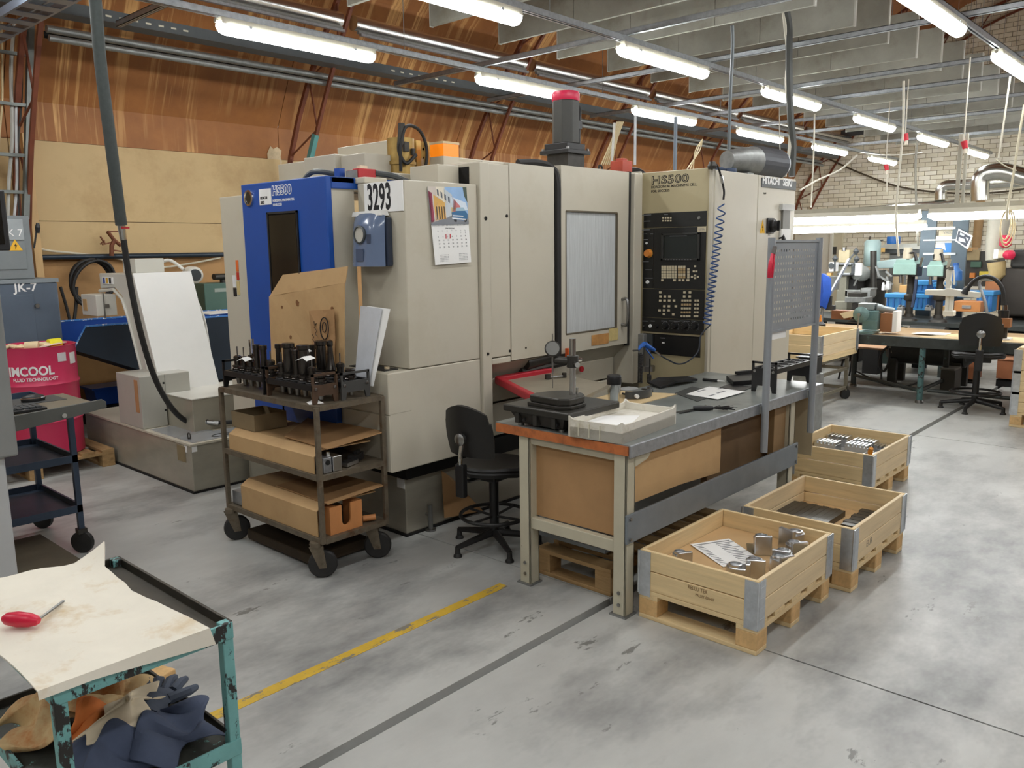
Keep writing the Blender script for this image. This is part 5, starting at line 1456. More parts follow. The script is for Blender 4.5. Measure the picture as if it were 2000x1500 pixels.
# paper slips among the holders
for (x, y, z, a, b, lb) in ((2.44, 3.70, 1.18, .06, .02, 'narrow white paper slip stuck among the front rack holders'), (2.52, 3.84, 1.2, .05, .02, 'curled white label lying over the front rack'), (2.46, 4.36, 1.12, .05, .04, 'crumpled white tissue on the rear rack')):
    tag(MB().sheet([[(x - a / 2, y - .05, z), (x + a / 2, y - .045, z + .01)], [(x - a / 3, y, z + .012), (x + a / 2, y, z + .02)], [(x - a / 2, y + .05, z - .005), (x + a / 3, y + .05, z + .012)]], .0012).obj('paper_slip', PAPER), lb, 'paper')
tag(MB().sheet([[(2.40, 3.63, .953), (2.43, 3.70, .953)], [(2.47, 3.60, .955), (2.48, 3.69, .965)]], .0012).obj('paper_slip', PAPER), 'white paper slip on the trolley top edge', 'paper')
# big cardboard sheet leaning on the machine, folded top
cb = T('cardboard_sheet', 'big flattened brown cardboard box leaning on the machine behind the holders', 'cardboard', (2.75, 4.2, .96))
pA = [(2.785, 4.62, .955), (2.797, 4.60, 1.47), (2.812, 4.46, 1.605)]
pB = [(2.785, 3.86, .955), (2.797, 3.81, 1.57), (2.812, 3.80, 1.66)]
def cbp(u, v):
    k = 0 if v < .8 else 1; w_ = v / .8 if k == 0 else (v - .8) / .2
    return Vector(pA[k]).lerp(Vector(pA[k + 1]), w_).lerp(Vector(pB[k]).lerp(Vector(pB[k + 1]), w_), u)
MB().sheet([[cbp(i / 6, j / 5 * .8) + Vector((.004 * math.sin(i * 2.1 + j), 0, 0)) for j in range(6)] for i in range(7)], .006).obj('main_panel', CARD, cb)
MB().sheet([[cbp(i / 6, .8 + .2 * j / 2) for j in range(3)] for i in range(7)], .006).obj('top_flap', CARD, cb)
OILST = K((120, 80, 46), .6)
for (u, v, r) in ((.4, .70, .02), (.75, .5, .016), (.18, .68, .01), (.3, .4, .012), (.6, .28, .012), (.85, .62, .012)):
    c = cbp(u, v) + Vector((-.0045, 0, 0))
    MB().prism([c + Vector((.1 * r * math.sin(R(a)), r * (1 + .3 * math.sin(a)) * math.cos(R(a)), r * math.sin(R(a)))) for a in range(0, 360, 40)], (.0006, 0, 0)).obj('oil_stain', OILST, cb)
# brown paper with the sketched tool
bp_ = T('brown_paper_drawing', 'brown paper with a marker sketch of a round tool, on the cardboard', 'drawing', (2.70, 3.86, 1.25))
def dq(u, v):
    return Vector((2.772, 4.12, 1.09)).lerp(Vector((2.772, 3.90, 1.10)), u).lerp(Vector((2.78, 4.14, 1.40)).lerp(Vector((2.78, 3.89, 1.42)), u), v)
MB().sheet([[dq(i / 4, j / 4) + Vector((-.006 - .004 * math.sin(i * 1.7 + j * 2), 0, 0)) for j in range(5)] for i in range(5)], .002).obj('sheet', CARDDK, bp_)
def ink(pts, r=.0025):
    MB().tube([dq(u, v) + Vector((-.014, 0, 0)) for u, v in pts], r, 5).obj('ink_line', INK, bp_)
ink([(.62 + .17 * math.cos(R(a)), .66 + .2 * math.sin(R(a))) for a in range(-80, 272, 16)], .0035)
ink([(.62 + .08 * math.cos(R(a)), .68 + .09 * math.sin(R(a))) for a in range(-120, 230, 20)], .003)
ink([(.6, .46), (.4, .36), (.38, .1)]); ink([(.42, .25), (.8, .25)]); ink([(.42, .2), (.78, .19)]); ink([(.85, .44), (.86, .45)], .006)
ink([(.2, .8), (.22, .72), (.3, .76), (.2, .68), (.3, .62), (.22, .56), (.3, .52)], .0018)
ink([(.1, .55), (.15, .5), (.1, .45), (.16, .42)], .0018)
# clear folder with papers leaning on the cabinet
cf = T('plastic_folder', 'clear plastic folder with white papers leaning on the trolley corner', 'folder', (2.8, 3.6, .96))
f0, f1, f2, f3 = (2.80, 3.72, 1.0), (2.80, 3.60, 1.0), (2.86, 3.50, 1.43), (2.86, 3.70, 1.44)
MB().sheet([[f0, f3], [f1, f2]], .002).obj('papers', PAPER, cf)
MB().sheet([[Vector(f0) + Vector((-.008, .04, 0)), Vector(f3) + Vector((-.008, .05, .0))], [Vector(f1) + Vector((-.008, .03, 0)), Vector(f2) + Vector((-.008, .06, 0))]], .002).obj('clear_cover', M('folder_clear', (206, 210, 216), .25, alpha=.85), cf)
# boxes on the lower shelves
def carton(lo, hi, name, label, mat=CARD, lid=False):
    t = T(name, label, 'box', ((lo[0] + hi[0]) / 2, (lo[1] + hi[1]) / 2, lo[2]))
    a, b = Vector(lo), Vector(hi)
    g = [[(a.x, a.y, a.z), (a.x, b.y, a.z)], [(a.x, a.y, b.z - .03), (a.x, b.y, b.z - .03)], [(a.x + .05, a.y, b.z), (a.x + .05, b.y, b.z)], [(b.x, a.y, b.z - .01), (b.x, b.y, b.z - .005)]]
    MB().sheet(g, .006).obj('folded_sheet', mat, t)
    return t
carton((2.405, 3.62, .578), (2.78, 4.5, .70), 'cardboard_cover', 'brown cardboard bent over parts on the trolley middle shelf')
carton((2.405, 3.62, .228), (2.80, 4.40, .40), 'cardboard_cover', 'brown cardboard bent over parts on the trolley bottom shelf')
ob = T('open_carton', 'small open dusty carton on top of the middle shelf cardboard', 'box', (2.55, 4.4, .705))
for a, b in (((2.45, 4.28, .705), (2.456, 4.54, .80)), ((2.66, 4.28, .705), (2.666, 4.54, .80)), ((2.456, 4.28, .705), (2.66, 4.286, .80)), ((2.456, 4.534, .705), (2.66, 4.54, .80)), ((2.45, 4.28, .702), (2.66, 4.54, .706))):
    MB().box(a, b).obj('side', M('dusty_card', (136, 118, 88), .8, var=.1), ob)
cp_ = MB().sheet([[(2.46, 3.58, .71), (2.84, 3.565, .74)], [(2.47, 3.8, .712), (2.84, 3.9, .735)], [(2.47, 4.0, .715), (2.83, 4.3, .725)]], .006).obj('cardboard_flap', CARDDK)
tag(cp_, 'loose brown cardboard flap lying on top of middle shelf', 'cardboard')
tag(MB().sheet([[(2.45, 3.58, .408), (2.83, 3.57, .43)], [(2.46, 4.1, .41), (2.80, 4.1, .425)]], .005).obj('cardboard_flap', CARDDK), 'loose brown cardboard flap lying on top of bottom shelf', 'cardboard')
ub = T('notched_wood_block', 'orange-brown wooden block with a U-shaped notch on trolley bottom shelf', 'block', (2.56, 3.60, .226))
WB = M('block_wood', (196, 132, 78), .6, var=.14, scale=8, stretch=(1, 1, .4))
u0, u1, uz = 2.465, 2.68, .38
pts = [(u0, .226), (u1, .226), (u1, uz), ((u0 + u1) / 2 + .03, uz), ((u0 + u1) / 2 + .03, .30)] + [((u0 + u1) / 2 + .03 * math.cos(R(a)), .29 - .03 * math.sin(R(a))) for a in range(20, 161, 20)] + [((u0 + u1) / 2 - .03, .30), ((u0 + u1) / 2 - .03, uz), (u0, uz)]
MB().prism([(x, 3.59, z) for x, z in pts], (0, .012, 0)).obj('notched_face', WB, ub)
MB().box((u0, 3.602, .226), (u0 + .05, 3.70, uz)).obj('cheek', WB, ub); MB().box((u1 - .05, 3.602, .226), (u1, 3.70, uz)).obj('cheek', WB, ub)
vi = T('machine_vice', 'small grey steel vice blocks on the trolley middle shelf', 'vice', (2.5, 3.6, .577))
MB().box((2.44, 3.585, .577), (2.49, 3.68, .66)).obj('jaw_block', GALV, vi, bevel=.003)
MB().box((2.497, 3.583, .577), (2.555, 3.68, .66)).obj('jaw_block', ALU, vi, bevel=.003)
MB().cyl((2.465, 3.585, .635), (2.465, 3.58, .635), .014, n=12).obj('bore', DARK, vi)
MB().cyl((2.5, 3.63, .66), (2.5, 3.63, .68), .012).obj('screw', CHROME, vi)
tag(MB().rbox((2.64, 3.64, .59), (.1, .06, .02), .3).obj('clamp_bar', ALU), 'bright metal clamp bar beside the vice blocks', 'clamp')
tag(MB().rbox((2.72, 3.68, .60), (.1, .05, .04), .5).rbox((2.73, 3.68, .625), (.05, .02, .02), .5).obj('tool_bit', RUBBER), 'dark tool part behind the clamp bar on middle shelf', 'tool')
tag(MB().cyl((2.72, 3.64, .245), (2.78, 3.60, .25), .018, n=12).obj('wooden_peg', WB, smooth=True), 'short wooden handle beside the notched block', 'handle')
tag(MB().box((2.42, 4.41, .228), (2.58, 4.54, .31)).obj('metal_box', GALV, bevel=.004), 'grey metal box at the rear of the trolley bottom shelf', 'box')
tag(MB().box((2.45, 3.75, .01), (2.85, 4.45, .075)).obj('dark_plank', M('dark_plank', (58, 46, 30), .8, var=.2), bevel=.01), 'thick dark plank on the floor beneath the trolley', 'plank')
# ================================================================== left side: conveyor, skip, drum, carts
cv = T('chip_conveyor', 'white inclined chip conveyor with grey coolant tank at its foot', 'conveyor', (2.71, 5.64, 0))
tk = MB().box((2.71, 5.64, .012), (3.95, 7.6, .365)).obj('coolant_tank', TANK, cv, bevel=.006)
MB().box((2.70, 5.63, 0), (3.96, 7.61, .013)).obj('tank_seal', DARK, tk)
MB().box((2.705, 5.635, .355), (3.95, 7.605, .37)).obj('tank_rim', BEIGE, tk)
LIDM = M('tank_lid', (186, 190, 194), .22, .5, var=.06, scale=3)
MB().box((2.74, 5.67, .3705), (3.6, 5.92, .376)).obj('lid', LIDM, tk); MB().box((2.74, 5.94, .3705), (3.04, 6.36, .376)).obj('lid', LIDM, tk)
MB().tube(arc((2.78, 5.80, .40), .022, 0, 345, 15, (0, 1, 0), (0, 0, 1)), .005, 6, closed=True).cyl((2.78, 5.80, .37), (2.78, 5.80, .385), .012).obj('lifting_eye', IRON, tk, smooth=True)
MB().tube(arc((3.0, 5.74, .378), .07, 0, 360, 20, (1, 0, 0), (0, .6, 0)), .003, 5).obj('lid_ring', IRON, tk)
MB().box((2.708, 5.70, .30), (2.7095, 5.74, .35)).obj('sticker', PAPER, tk); MB().box((2.7075, 5.73, .22), (2.7095, 5.86, .34)).obj('rust_label', M('tank_label', (140, 124, 92), .6, var=.2), tk)
MB().box((2.715, 5.638, .31), (2.755, 5.6395, .352)).obj('sticker', PAPER, tk)
pbx = MB().prism([(2.712, 6.42, .37), (2.712, 6.86, .37), (2.712, 6.86, .79), (2.712, 6.42, .79)], (.2, 0, 0)).box((2.912, 6.42, .62), (3.12, 6.86, .79)).obj('control_box', M('conveyor_grey', (176, 174, 164), .35, var=.03), cv, bevel=.006)
MB().box((2.709, 6.46, .5), (2.7125, 6.52, .76)).obj('type_plate', K((178, 132, 90)), pbx)
MB().cyl((2.9, 6.42, .72), (2.9, 6.415, .72), .008).cyl((2.9, 6.42, .5), (2.9, 6.415, .5), .008).obj('lock', DARK, pbx)
MB().box((2.92, 6.0, .37), (3.62, 6.62, .625)).obj('feed_housing', M('housing_grey', (158, 152, 136), .3, .2, var=.06), cv, bevel=.005)
MB().box((2.915, 5.995, .625), (3.62, 6.62, .632)).obj('housing_lid', CONVEY, cv)
# inclined body: outline in Y-Z swept across X
prof = [(6.55, .62), (6.90, 1.575), (7.62, 1.575), (7.62, 1.44), (7.32, 1.46), (7.17, 1.38), (7.08, 1.22), (7.0, 1.0), (6.86, .62)]
MB().prism([(2.95, y, z) for y, z in prof], (.47, 0, 0)).obj('inclined_body', CONVEY, cv, bevel=.006)
n_ = Vector((0, -.94, .345))
MB().prism([(2.935, 6.535, .625), (2.935, 6.89, 1.585), (2.935, 6.9, 1.58), (2.935, 6.55, .62)], (.50, 0, 0)).obj('cover_plate', M('cover_white', (226, 225, 220), .35, var=.02), cv)
MB().tube([(2.942, y, z) for y, z in [(7.62, 1.42), (7.32, 1.44), (7.16, 1.36), (7.07, 1.2), (6.99, 1.0), (6.84, .62)]], .014, 6).obj('side_flange', CONVEY, cv, smooth=True)
MB().bar((2.945, 6.72, .63), (2.945, 6.9, 1.12), .03, .02).obj('side_rail', CONVEY, cv)
MB().box((2.943, 7.33, 1.485), (2.95, 7.55, 1.545)).obj('warning_labels', INKW, cv)
for k, c in enumerate(((60, 60, 62), (216, 170, 60), (70, 90, 160))):
    MB().box((2.941, 7.36 + k * .065, 1.49), (2.9435, 7.40 + k * .065, 1.54)).obj('label_mark', K(c), cv)
tb = MB().box((2.78, 7.3, 1.22), (2.948, 7.62, 1.40)).obj('terminal_box', CONVEY, cv, bevel=.005)
MB().box((2.776, 7.5, 1.26), (2.78, 7.58, 1.36)).obj('rust_label', K((186, 150, 100)), tb); MB().bar((2.84, 7.29, 1.2), (2.84, 7.29, 1.42), .008).box((2.85, 7.285, 1.29), (2.88, 7.30, 1.32)).obj('door_latch', STEEL, tb)
MB().box((3.05, 7.1, 1.58), (3.3, 7.35, 1.70)).obj('top_box', CONVEY, cv, bevel=.005)
mtr = MB().lathe([(.06, 0), (.075, .01), (.075, .16), (.07, .19), (.055, .2)], (3.54, 7.12, 1.55), 20, axis=(-.25, -.97, 0)).obj('gear_motor', CONVEY, cv, smooth=True)
fc = Vector((3.54, 7.12, 1.55)) + Vector((-.25, -.97, 0)).normalized() * .2
MB().cyl((3.4, 7.08, 1.55), (3.52, 7.08, 1.55), .03, n=12).obj('gear_shaft', STEEL, cv)
MB().lathe([(.052, .002), (.05, .004), (.012, .005)], fc, 18, axis=(-.25, -.97, 0)).obj('fan_grille', DGREY, mtr)
MB().tube(spline([(3.3, 7.2, 1.66), (3.38, 7.15, 1.68), (3.45, 7.05, 1.60)]), .014).tube(spline([(3.44, 6.9, 1.4), (3.47, 6.8, 1.2), (3.46, 6.72, .95), (3.44, 6.66, .8)]), .012).obj('cable', K((206, 204, 196)), cv, smooth=True)
# tipping skip
sk = T('tipping_skip', 'blue tipping skip with sloping lip behind the chip conveyor', 'skip', (3.5, 7.85, 0))
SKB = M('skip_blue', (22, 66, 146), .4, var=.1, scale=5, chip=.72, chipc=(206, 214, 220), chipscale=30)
SKD = M('skip_shaded', (20, 34, 48), .5, var=.12, scale=6)  # the skip's blue with shade put into the colour: near side, floors
side = [(2.74, .90), (2.86, 1.10), (4.75, 1.10), (4.75, .46), (3.75, .46)]
for y, nm in ((7.80, 'near_side'), (8.62, 'far_side')):
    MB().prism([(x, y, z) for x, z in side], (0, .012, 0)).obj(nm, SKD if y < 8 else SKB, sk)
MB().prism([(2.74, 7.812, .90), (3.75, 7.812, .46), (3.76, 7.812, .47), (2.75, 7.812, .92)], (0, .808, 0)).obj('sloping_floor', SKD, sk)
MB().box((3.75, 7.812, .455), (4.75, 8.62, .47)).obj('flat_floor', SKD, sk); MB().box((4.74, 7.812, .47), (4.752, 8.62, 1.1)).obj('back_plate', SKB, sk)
MB().tube([(2.74, 7.806, .9), (2.86, 7.806, 1.1), (4.75, 7.806, 1.1)], .011, 6).tube([(2.74, 8.626, .9), (2.86, 8.626, 1.1), (4.75, 8.626, 1.1)], .011, 6).obj('top_rim', M('skip_rim', (60, 120, 190), .4, chip=.56, chipc=(226, 228, 226), chipscale=26), sk)
for y in (7.9, 8.5):
    MB().box((3.5, y, .06), (4.7, y + .06, .455)).obj('skid', DARK, sk)
    for x in (3.6, 4.55):
        MB().cyl((x, y + .0, .06), (x, y + .06, .06), .06, n=14).obj('skid_roller', IRON, sk, smooth=True)
tag(MB().sheet([[(4.1, 7.9, 1.12), (4.1, 8.3, 1.125)], [(4.5, 7.9, 1.125), (4.5, 8.3, 1.12)], [(4.9, 7.95, 1.12), (4.9, 8.3, 1.125)]], .006).obj('plastic_film', PAPER), 'white plastic film lying over the blue skip near the machine', 'film')
# small blue bin by the wall, green cabinet
bb = T('small_blue_bin', 'small blue plastic bin on the floor by the wall', 'bin', (3.4, 8.75, .2))
MB().prism([(3.2, 8.6, .22), (3.62, 8.6, .22), (3.66, 8.6, .40), (3.17, 8.6, .40)], (0, .28, 0)).obj('body', M('bin_blue', (30, 78, 168), .35), bb, bevel=.01); MB().box((3.15, 8.58, .385), (3.68, 8.9, .405)).obj('rim', M('bin_blue', (30, 78, 168), .35), bb)
MB().box((3.16, 8.58, 0), (3.68, 8.92, .215)).obj('stand', DARK, bb)
gc_ = T('green_cabinet', 'dull green steel cabinet by the wall behind the conveyor motor', 'cabinet', (4.8, 8.9, 0))
MB().box((4.5, 8.75, .9), (5.3, 9.1, 1.40)).obj('body', M('dull_green', (74, 104, 92), .45, var=.08), gc_, bevel=.008)
MB().box((4.55, 8.78, 0), (5.25, 9.05, .9)).obj('stand', DGREY, gc_); MB().box((4.62, 8.745, 1.3), (4.78, 8.75, 1.34)).obj('label', K((150, 160, 150)), gc_)
MB().cyl((4.78, 8.85, 1.40), (4.78, 8.85, 1.5), .03, n=12).cyl((4.65, 8.8, 1.47), (4.85, 8.84, 1.47), .035, n=12).obj('valve', IRON, gc_, smooth=True)
# coolant drum on pallet
pallet((1.48, 6.95, 0), 'worn grey pallet beneath the pink drum', 1.2, .8, old=True, n_top=7)
dm = T('coolant_drum', 'pink steel drum with white coolant lettering on old pallet', 'drum', (2.27, 7.27, .145))
PINK = M('drum_pink', (204, 52, 92), .35, var=.05, scale=4)
dr_, dz = .285, .145
MB().lathe([(dr_ - .01, 0), (dr_, .006), (dr_, .26), (dr_ + .012, .285), (dr_, .31), (dr_, .56), (dr_ + .012, .585), (dr_, .61), (dr_, .875), (dr_ + .006, .885), (dr_ - .012, .885), (dr_ - .015, .865), (.02, .865)], (2.27, 7.27, dz), 36).obj('drum_body', PINK, dm, smooth=True)
def wrap(s, size, cx, cy, z, r, a0, x0, mat, par, off=0.0, sx=1.0):
    o = text(s, size, (0, 0, 0), (Vector((1, 0, 0)), Vector((0, 1, 0)), Vector((0, 0, 1))), mat, None, 'drum_lettering', off=off, sx=sx)
    L = ORG[par]
    for v in o.data.vertices:
        a = a0 + (v.co.x + x0) / r
        rr = r + .001 + v.co.z
        v.co = Vector((cx + rr * math.cos(a), cy + rr * math.sin(a), z + v.co.y)) - L
    o.parent = par
    return o
a0 = math.atan2(-7.27, -2.27)
wrap('CIMCOOL', .098, 2.27, 7.27, dz + .67, dr_ + .002, a0, -.275, INKW, dm, off=.003, sx=.86)
wrap('FLUID TECHNOLOGY', .036, 2.27, 7.27, dz + .625, dr_ + .002, a0, -.185, INKW, dm, off=.0008, sx=.92)
st_ = wrap('.', .01, 2.27, 7.27, dz + .7, dr_, a0, .3, INKW, dm)
def cyl_patch(a, b, z0, z1, mat, nm, r=dr_ + .002):
    g = [[(2.27 + r * math.cos(a + (b - a) * i / 6), 7.27 + r * math.sin(a + (b - a) * i / 6), z) for z in (z0, z1)] for i in range(7)]
    return MB().sheet(g, .0015).obj(nm, mat, dm)
cyl_patch(a0 + .52, a0 + .78, dz + .76, dz + .83, K((206, 200, 202)), 'drum_label')
cyl_patch(a0 + .92, a0 + 1.2, dz + .73, dz + .82, INKW, 'logo_patch')
def glove(loc, rz, label, mat, cuffc=None, s=1.0):
    """work glove lying flat: palm, five fingers, cuff"""
    t = T('work_glove', label, 'glove', loc, None, rz)
    o = Vector(loc)
    w = lambda x, y, z: o + Vector((x * s, y * s, z * s))
    MB().lathe([(.001, -.02), (.04, -.012), (.052, .0), (.04, .012), (.001, .02)], w(0, 0, .02), 14).obj('palm', mat, t, smooth=True)
    for i, (yy, L) in enumerate(((-.04, .07), (-.014, .085), (.014, .08), (.038, .062))):
        MB().tube([w(.03, yy * .8, .02), w(.03 + L * .5, yy * 1.1, .025 + .004 * i), w(.03 + L, yy * 1.2, .014)], [.014 * s, .013 * s, .009 * s], 8).obj('finger', mat, t, smooth=True)
    MB().tube([w(-.01, -.03, .02), w(.02, -.075, .022), w(.05, -.085, .014)], [.015 * s, .013 * s, .009 * s], 8).obj('thumb', mat, t, smooth=True)
    MB().tube([w(-.03, 0, .02), w(-.07, .003, .022), w(-.11, .0, .018)], [.036 * s, .036 * s, .04 * s], 12).obj('cuff', cuffc or mat, t, smooth=True)
    return t
GLW = M('glove_cream', (226, 206, 164), .8, var=.08, scale=20)
glove((2.12, 7.12, dz + .868), 2.6, 'cream work glove lying on the drum lid, left one', GLW, s=1.1)
glove((2.30, 7.16, dz + .868), 3.3, 'cream work glove with yellow patch lying on the drum lid', GLW, K((240, 232, 40)), s=1.1)
tag(MB().sheet([[(2.2, 7.08, 1.02), (2.25, 7.4, 1.03)], [(2.4, 7.1, 1.04), (2.42, 7.42, 1.03)], [(2.5, 7.25, 1.03), (2.52, 7.42, 1.02)]], .008).obj('white_rag', M('rag_white', (236, 226, 206), .8, var=.05)), 'white rag spread on the drum lid behind the gloves', 'rag')
# JK-7 control cabinet at the wall
jk = T('control_cabinet', 'blue-grey floor cabinet lettered JK-7 by the wall', 'cabinet', (2.0, 8.2, 0))
MB().box((1.2, 8.0, .1), (2.73, 8.7, 1.50)).obj('body', BLUEGREY, jk, bevel=.01)
MB().box((1.2, 7.99, 1.50), (2.74, 8.72, 1.535)).obj('top_edge', K((128, 136, 140)), jk)
MB().box((1.5, 7.992, .3), (2.52, 8.0, 1.40)).obj('door', BLUEGREY, jk, bevel=.012)
MB().cyl((2.54, 7.99, 1.30), (2.54, 7.97, 1.30), .018, n=12).obj('lock', STEEL, jk)
q = OY(28, 570, 8.0)
text('JK-7', .105, (q.x, 7.999, q.z), FY, INKW, jk, off=.002)
MB().box((1.25, 8.05, 0), (2.7, 8.65, .1)).obj('plinth', DARK, jk)
jb = T('switch_box', 'grey switch box lettered JK 7 with yellow warning triangle', 'switch box', (2.3, 8.2, 1.537))
MB().box((1.9, 8.0, 1.537), (2.555, 8.4, 2.08)).obj('body', M('switch_grey', (118, 124, 126), .4, var=.06), jb, bevel=.008)
MB().box((1.95, 7.99, 1.62), (2.50, 8.0, 1.85)).obj('lower_door', M('switch_grey', (118, 124, 126), .4, var=.06), jb, bevel=.004)
MB().box((1.95, 7.99, 1.87), (2.50, 8.0, 2.05)).obj('upper_door', K((150, 156, 158)), jb, bevel=.004)
q = OY(8, 461, 8.0); text('JK 7', .085, (q.x, 7.989, q.z), FY, INKW, jb)
q = OY(29, 479, 8.0)
w_ = MB().prism([(q.x - .055, 7.986, q.z - .045), (q.x + .055, 7.986, q.z - .045), (q.x, 7.986, q.z + .05)], (0, .003, 0)).obj('warning_triangle', YEL, jb)
MB().prism([(q.x + .006, 7.984, q.z + .02), (q.x - .012, 7.984, q.z - .008), (q.x + .0, 7.984, q.z - .006), (q.x - .004, 7.984, q.z - .036), (q.x + .014, 7.984, q.z + .002), (q.x + .002, 7.984, q.z)], (0, .001, 0)).obj('lightning_mark', INK, w_)
MB().bar((2.57, 8.0, 1.80), (2.61, 7.98, 2.0), .014).lathe([(.016, 0), (.022, .05), (.012, .09)], (2.605, 7.982, 1.93), 10, axis=(.1, -.05, 1)).obj('lever', BLACK, jb)
# cable ladder up the wall with cables
lad = T('cable_ladder', 'grey steel cable ladder with cables rising at the left edge', 'cable ladder', (2.5, 8.85, 2.1))
la, lb_ = OY(50, 428, 8.85), OY(60, 50, 8.85)
LADM = M('ladder_grey', (104, 108, 104), .45, .5, var=.15)
dl = Vector((-.34, 0, 0))
MB().bar(la, lb_, .05, .06, up=(0, 1, 0)).obj('side_rail', LADM, lad); MB().bar(la + dl, lb_ + dl, .05, .06, up=(0, 1, 0)).obj('side_rail', LADM, lad)
for py in (375, 303, 205, 108, 60):
    f = (428 - py) / 378
    p = la.lerp(lb_, f); MB().bar(p + dl, p, .035, .03).obj('rung', LADM, lad)
for k, (dx, r, c) in enumerate(((-.30, .012, (206, 184, 140)), (-.22, .010, (206, 184, 140)), (-.13, .017, (176, 174, 166)), (-.08, .013, (196, 196, 196)), (-.055, .009, (60, 58, 54)))):
    pts = [la.lerp(lb_, f) + Vector((dx + .012 * math.sin(f * 9 + k * 2), .05, 0)) for f in (0, .2, .4, .6, .8, 1.0)]
    tag(MB().tube(spline(pts, 4), r, 7).obj('power_cable', K(c), smooth=True), ['thick tan cable at the outer side of the cable ladder', 'thin tan cable second from outside on the cable ladder', 'thick grey cable in the middle of the cable ladder', 'pale cable next to the dark one on the cable ladder', 'thin dark cable beside the inner rail of the cable ladder'][k], 'cable', 'cables on the wall ladder')
ot = T('overhead_cable_tray', 'blue-grey perforated cable tray overhead at the top left corner', 'tray', (2.4, 6.6, 3.5))
TRB = M('tray_blue_grey', (136, 148, 166), .4, .5)
MB().box((2.24, 5.2, 3.5), (2.26, 8.9, 3.56)).obj('side_flange', TRB, ot); MB().box((2.48, 5.2, 3.5), (2.5, 8.9, 3.56)).obj('side_flange', TRB, ot)
for i in range(14):
    y = 5.35 + i * .26
    MB().box((2.26, y, 3.5), (2.48, y + .13, 3.506)).obj('rung_plate', TRB, ot)
MB().box((2.36, 5.2, 3.507), (2.375, 8.9, 3.513)).obj('rib', TRB, ot)
# pipe, valves, hose coil on the wall
tag(MB().tube([OY(64, 503, 9.2), OY(440, 497, 9.2)], .028, 10).obj('compressed_air_pipe', M('pipe_dark', (46, 56, 66), .4, .3), smooth=True), 'dark straight pipe running along the wall boards behind the conveyor', 'pipe')
tag(MB().tube(spline([OY(64, 483, 9.22), OY(100, 490, 9.22), OY(150, 495, 9.22), OY(230, 505, 9.22), OY(300, 522, 9.22), OY(370, 515, 9.22), OY(430, 503, 9.22)]), .011, 6).obj('white_cable', K((214, 206, 184)), smooth=True), 'thin white cable sagging along the wall under the dark pipe', 'cable')
vl = T('pipe_valves', 'rusty lever valves standing up from the wall pipe', 'valve', (3.7, 9.12, 1.75))
RUST = M('rust', (112, 64, 38), .6, .3, var=.25, scale=20)
def P9(x, y):
    return OY(x, y, 9.1)
MB().tube([P9(218, 500), P9(218, 480), P9(223, 470)], .024, 8).obj('riser', RUST, vl, smooth=True)
MB().tube([P9(210, 452), P9(222, 468), P9(236, 480)], .02, 8).obj('valve_body', RUST, vl, smooth=True)
for a, b in (((196, 462), (205, 476)), ((210, 452), (232, 452)), ((200, 478), (216, 474)), ((218, 488), (236, 491)), ((196, 477), (204, 470))):
    MB().bar(P9(*a), P9(*b), .02, .012).obj('valve_lever', RUST, vl)
hc = T('hose_coil', 'coil of black rubber hose hung on the wall pipe', 'hose', (3.47, 9.1, 1.5))
for k in range(4):
    c = OY(177 + k * 2.5, 549 + k * 1.5, 9.1 - .025 * k)
    MB().tube(arc(c, .20 + .012 * (k % 2), 0, 345, 23, (1, 0, .05 * k), (.04 * k, 0, 1.1)), .017, 7, closed=True).obj('loop', RUBBER, hc, smooth=True)
MB().box(OY(177, 505, 9.2) + Vector((-.01, -.2, -.02)), OY(177, 505, 9.2) + Vector((.01, .08, .0))).obj('wall_hook', IRON, hc)
MB().tube(spline([OY(150, 560, 9.05), OY(148, 600, 9.05), OY(142, 640, 9.0), OY(130, 670, 8.95)]), .017, 7).tube(spline([OY(118, 560, 9.02), OY(130, 600, 9.02), OY(140, 640, 9.0)]), .015, 7).obj('hanging_end', RUBBER, hc, smooth=True)
# hanging coolant hose
hh = T('hanging_hose', 'thick dark hose hanging from the roof down to the coolant tank', 'hose', (2.5, 5.9, 2.0))
hp = [OX(180, -60, 2.3), OX(186, 0, 2.32), OX(197, 130, 2.35), OX(215, 270, 2.39), OX(228, 370, 2.42), OX(237, 440, 2.44)]
MB().tube(spline(hp, 5), .038, 10).obj('sleeve', M('sleeve_grey', (54, 60, 58), .7, var=.15, scale=30), hh, smooth=True)
MB().tube([hp[-1], OX(241, 468, 2.45)], [.026, .022], 10).obj('hose_clamp', CHROME, hh); MB().bar(OX(236, 445, 2.44), OX(250, 445, 2.43), .02, .014).obj('red_lever', RED, hh)
hq = [OX(241, 466, 2.45), OX(252, 540, 2.48), OX(270, 630, 2.52), OX(292, 710, 2.60), OX(315, 765, 2.7), OX(345, 808, 2.84), OX(375, 826, 2.97), Vector((3.04, 6.0, .44))]
MB().tube(spline(hq, 5), .021, 9).obj('thin_hose', RUBBER, hh, smooth=True)
MB().cyl(hq[-1] + Vector((-.03, .03, .0)), hq[-1] + Vector((.06, -.05, -.02)), .02, n=10).cyl(hq[-1], hq[-1] + Vector((-.02, .06, .05)), .012).obj('hose_fitting', STEEL, hh)
MB().tube([hq[-1] + Vector((.05, -.04, -.015)), hq[-1] + Vector((.3, -.12, -.03)), hq[-1] + Vector((.6, -.2, -.04))], .016).obj('outlet_hose', RUBBER, hh, smooth=True)
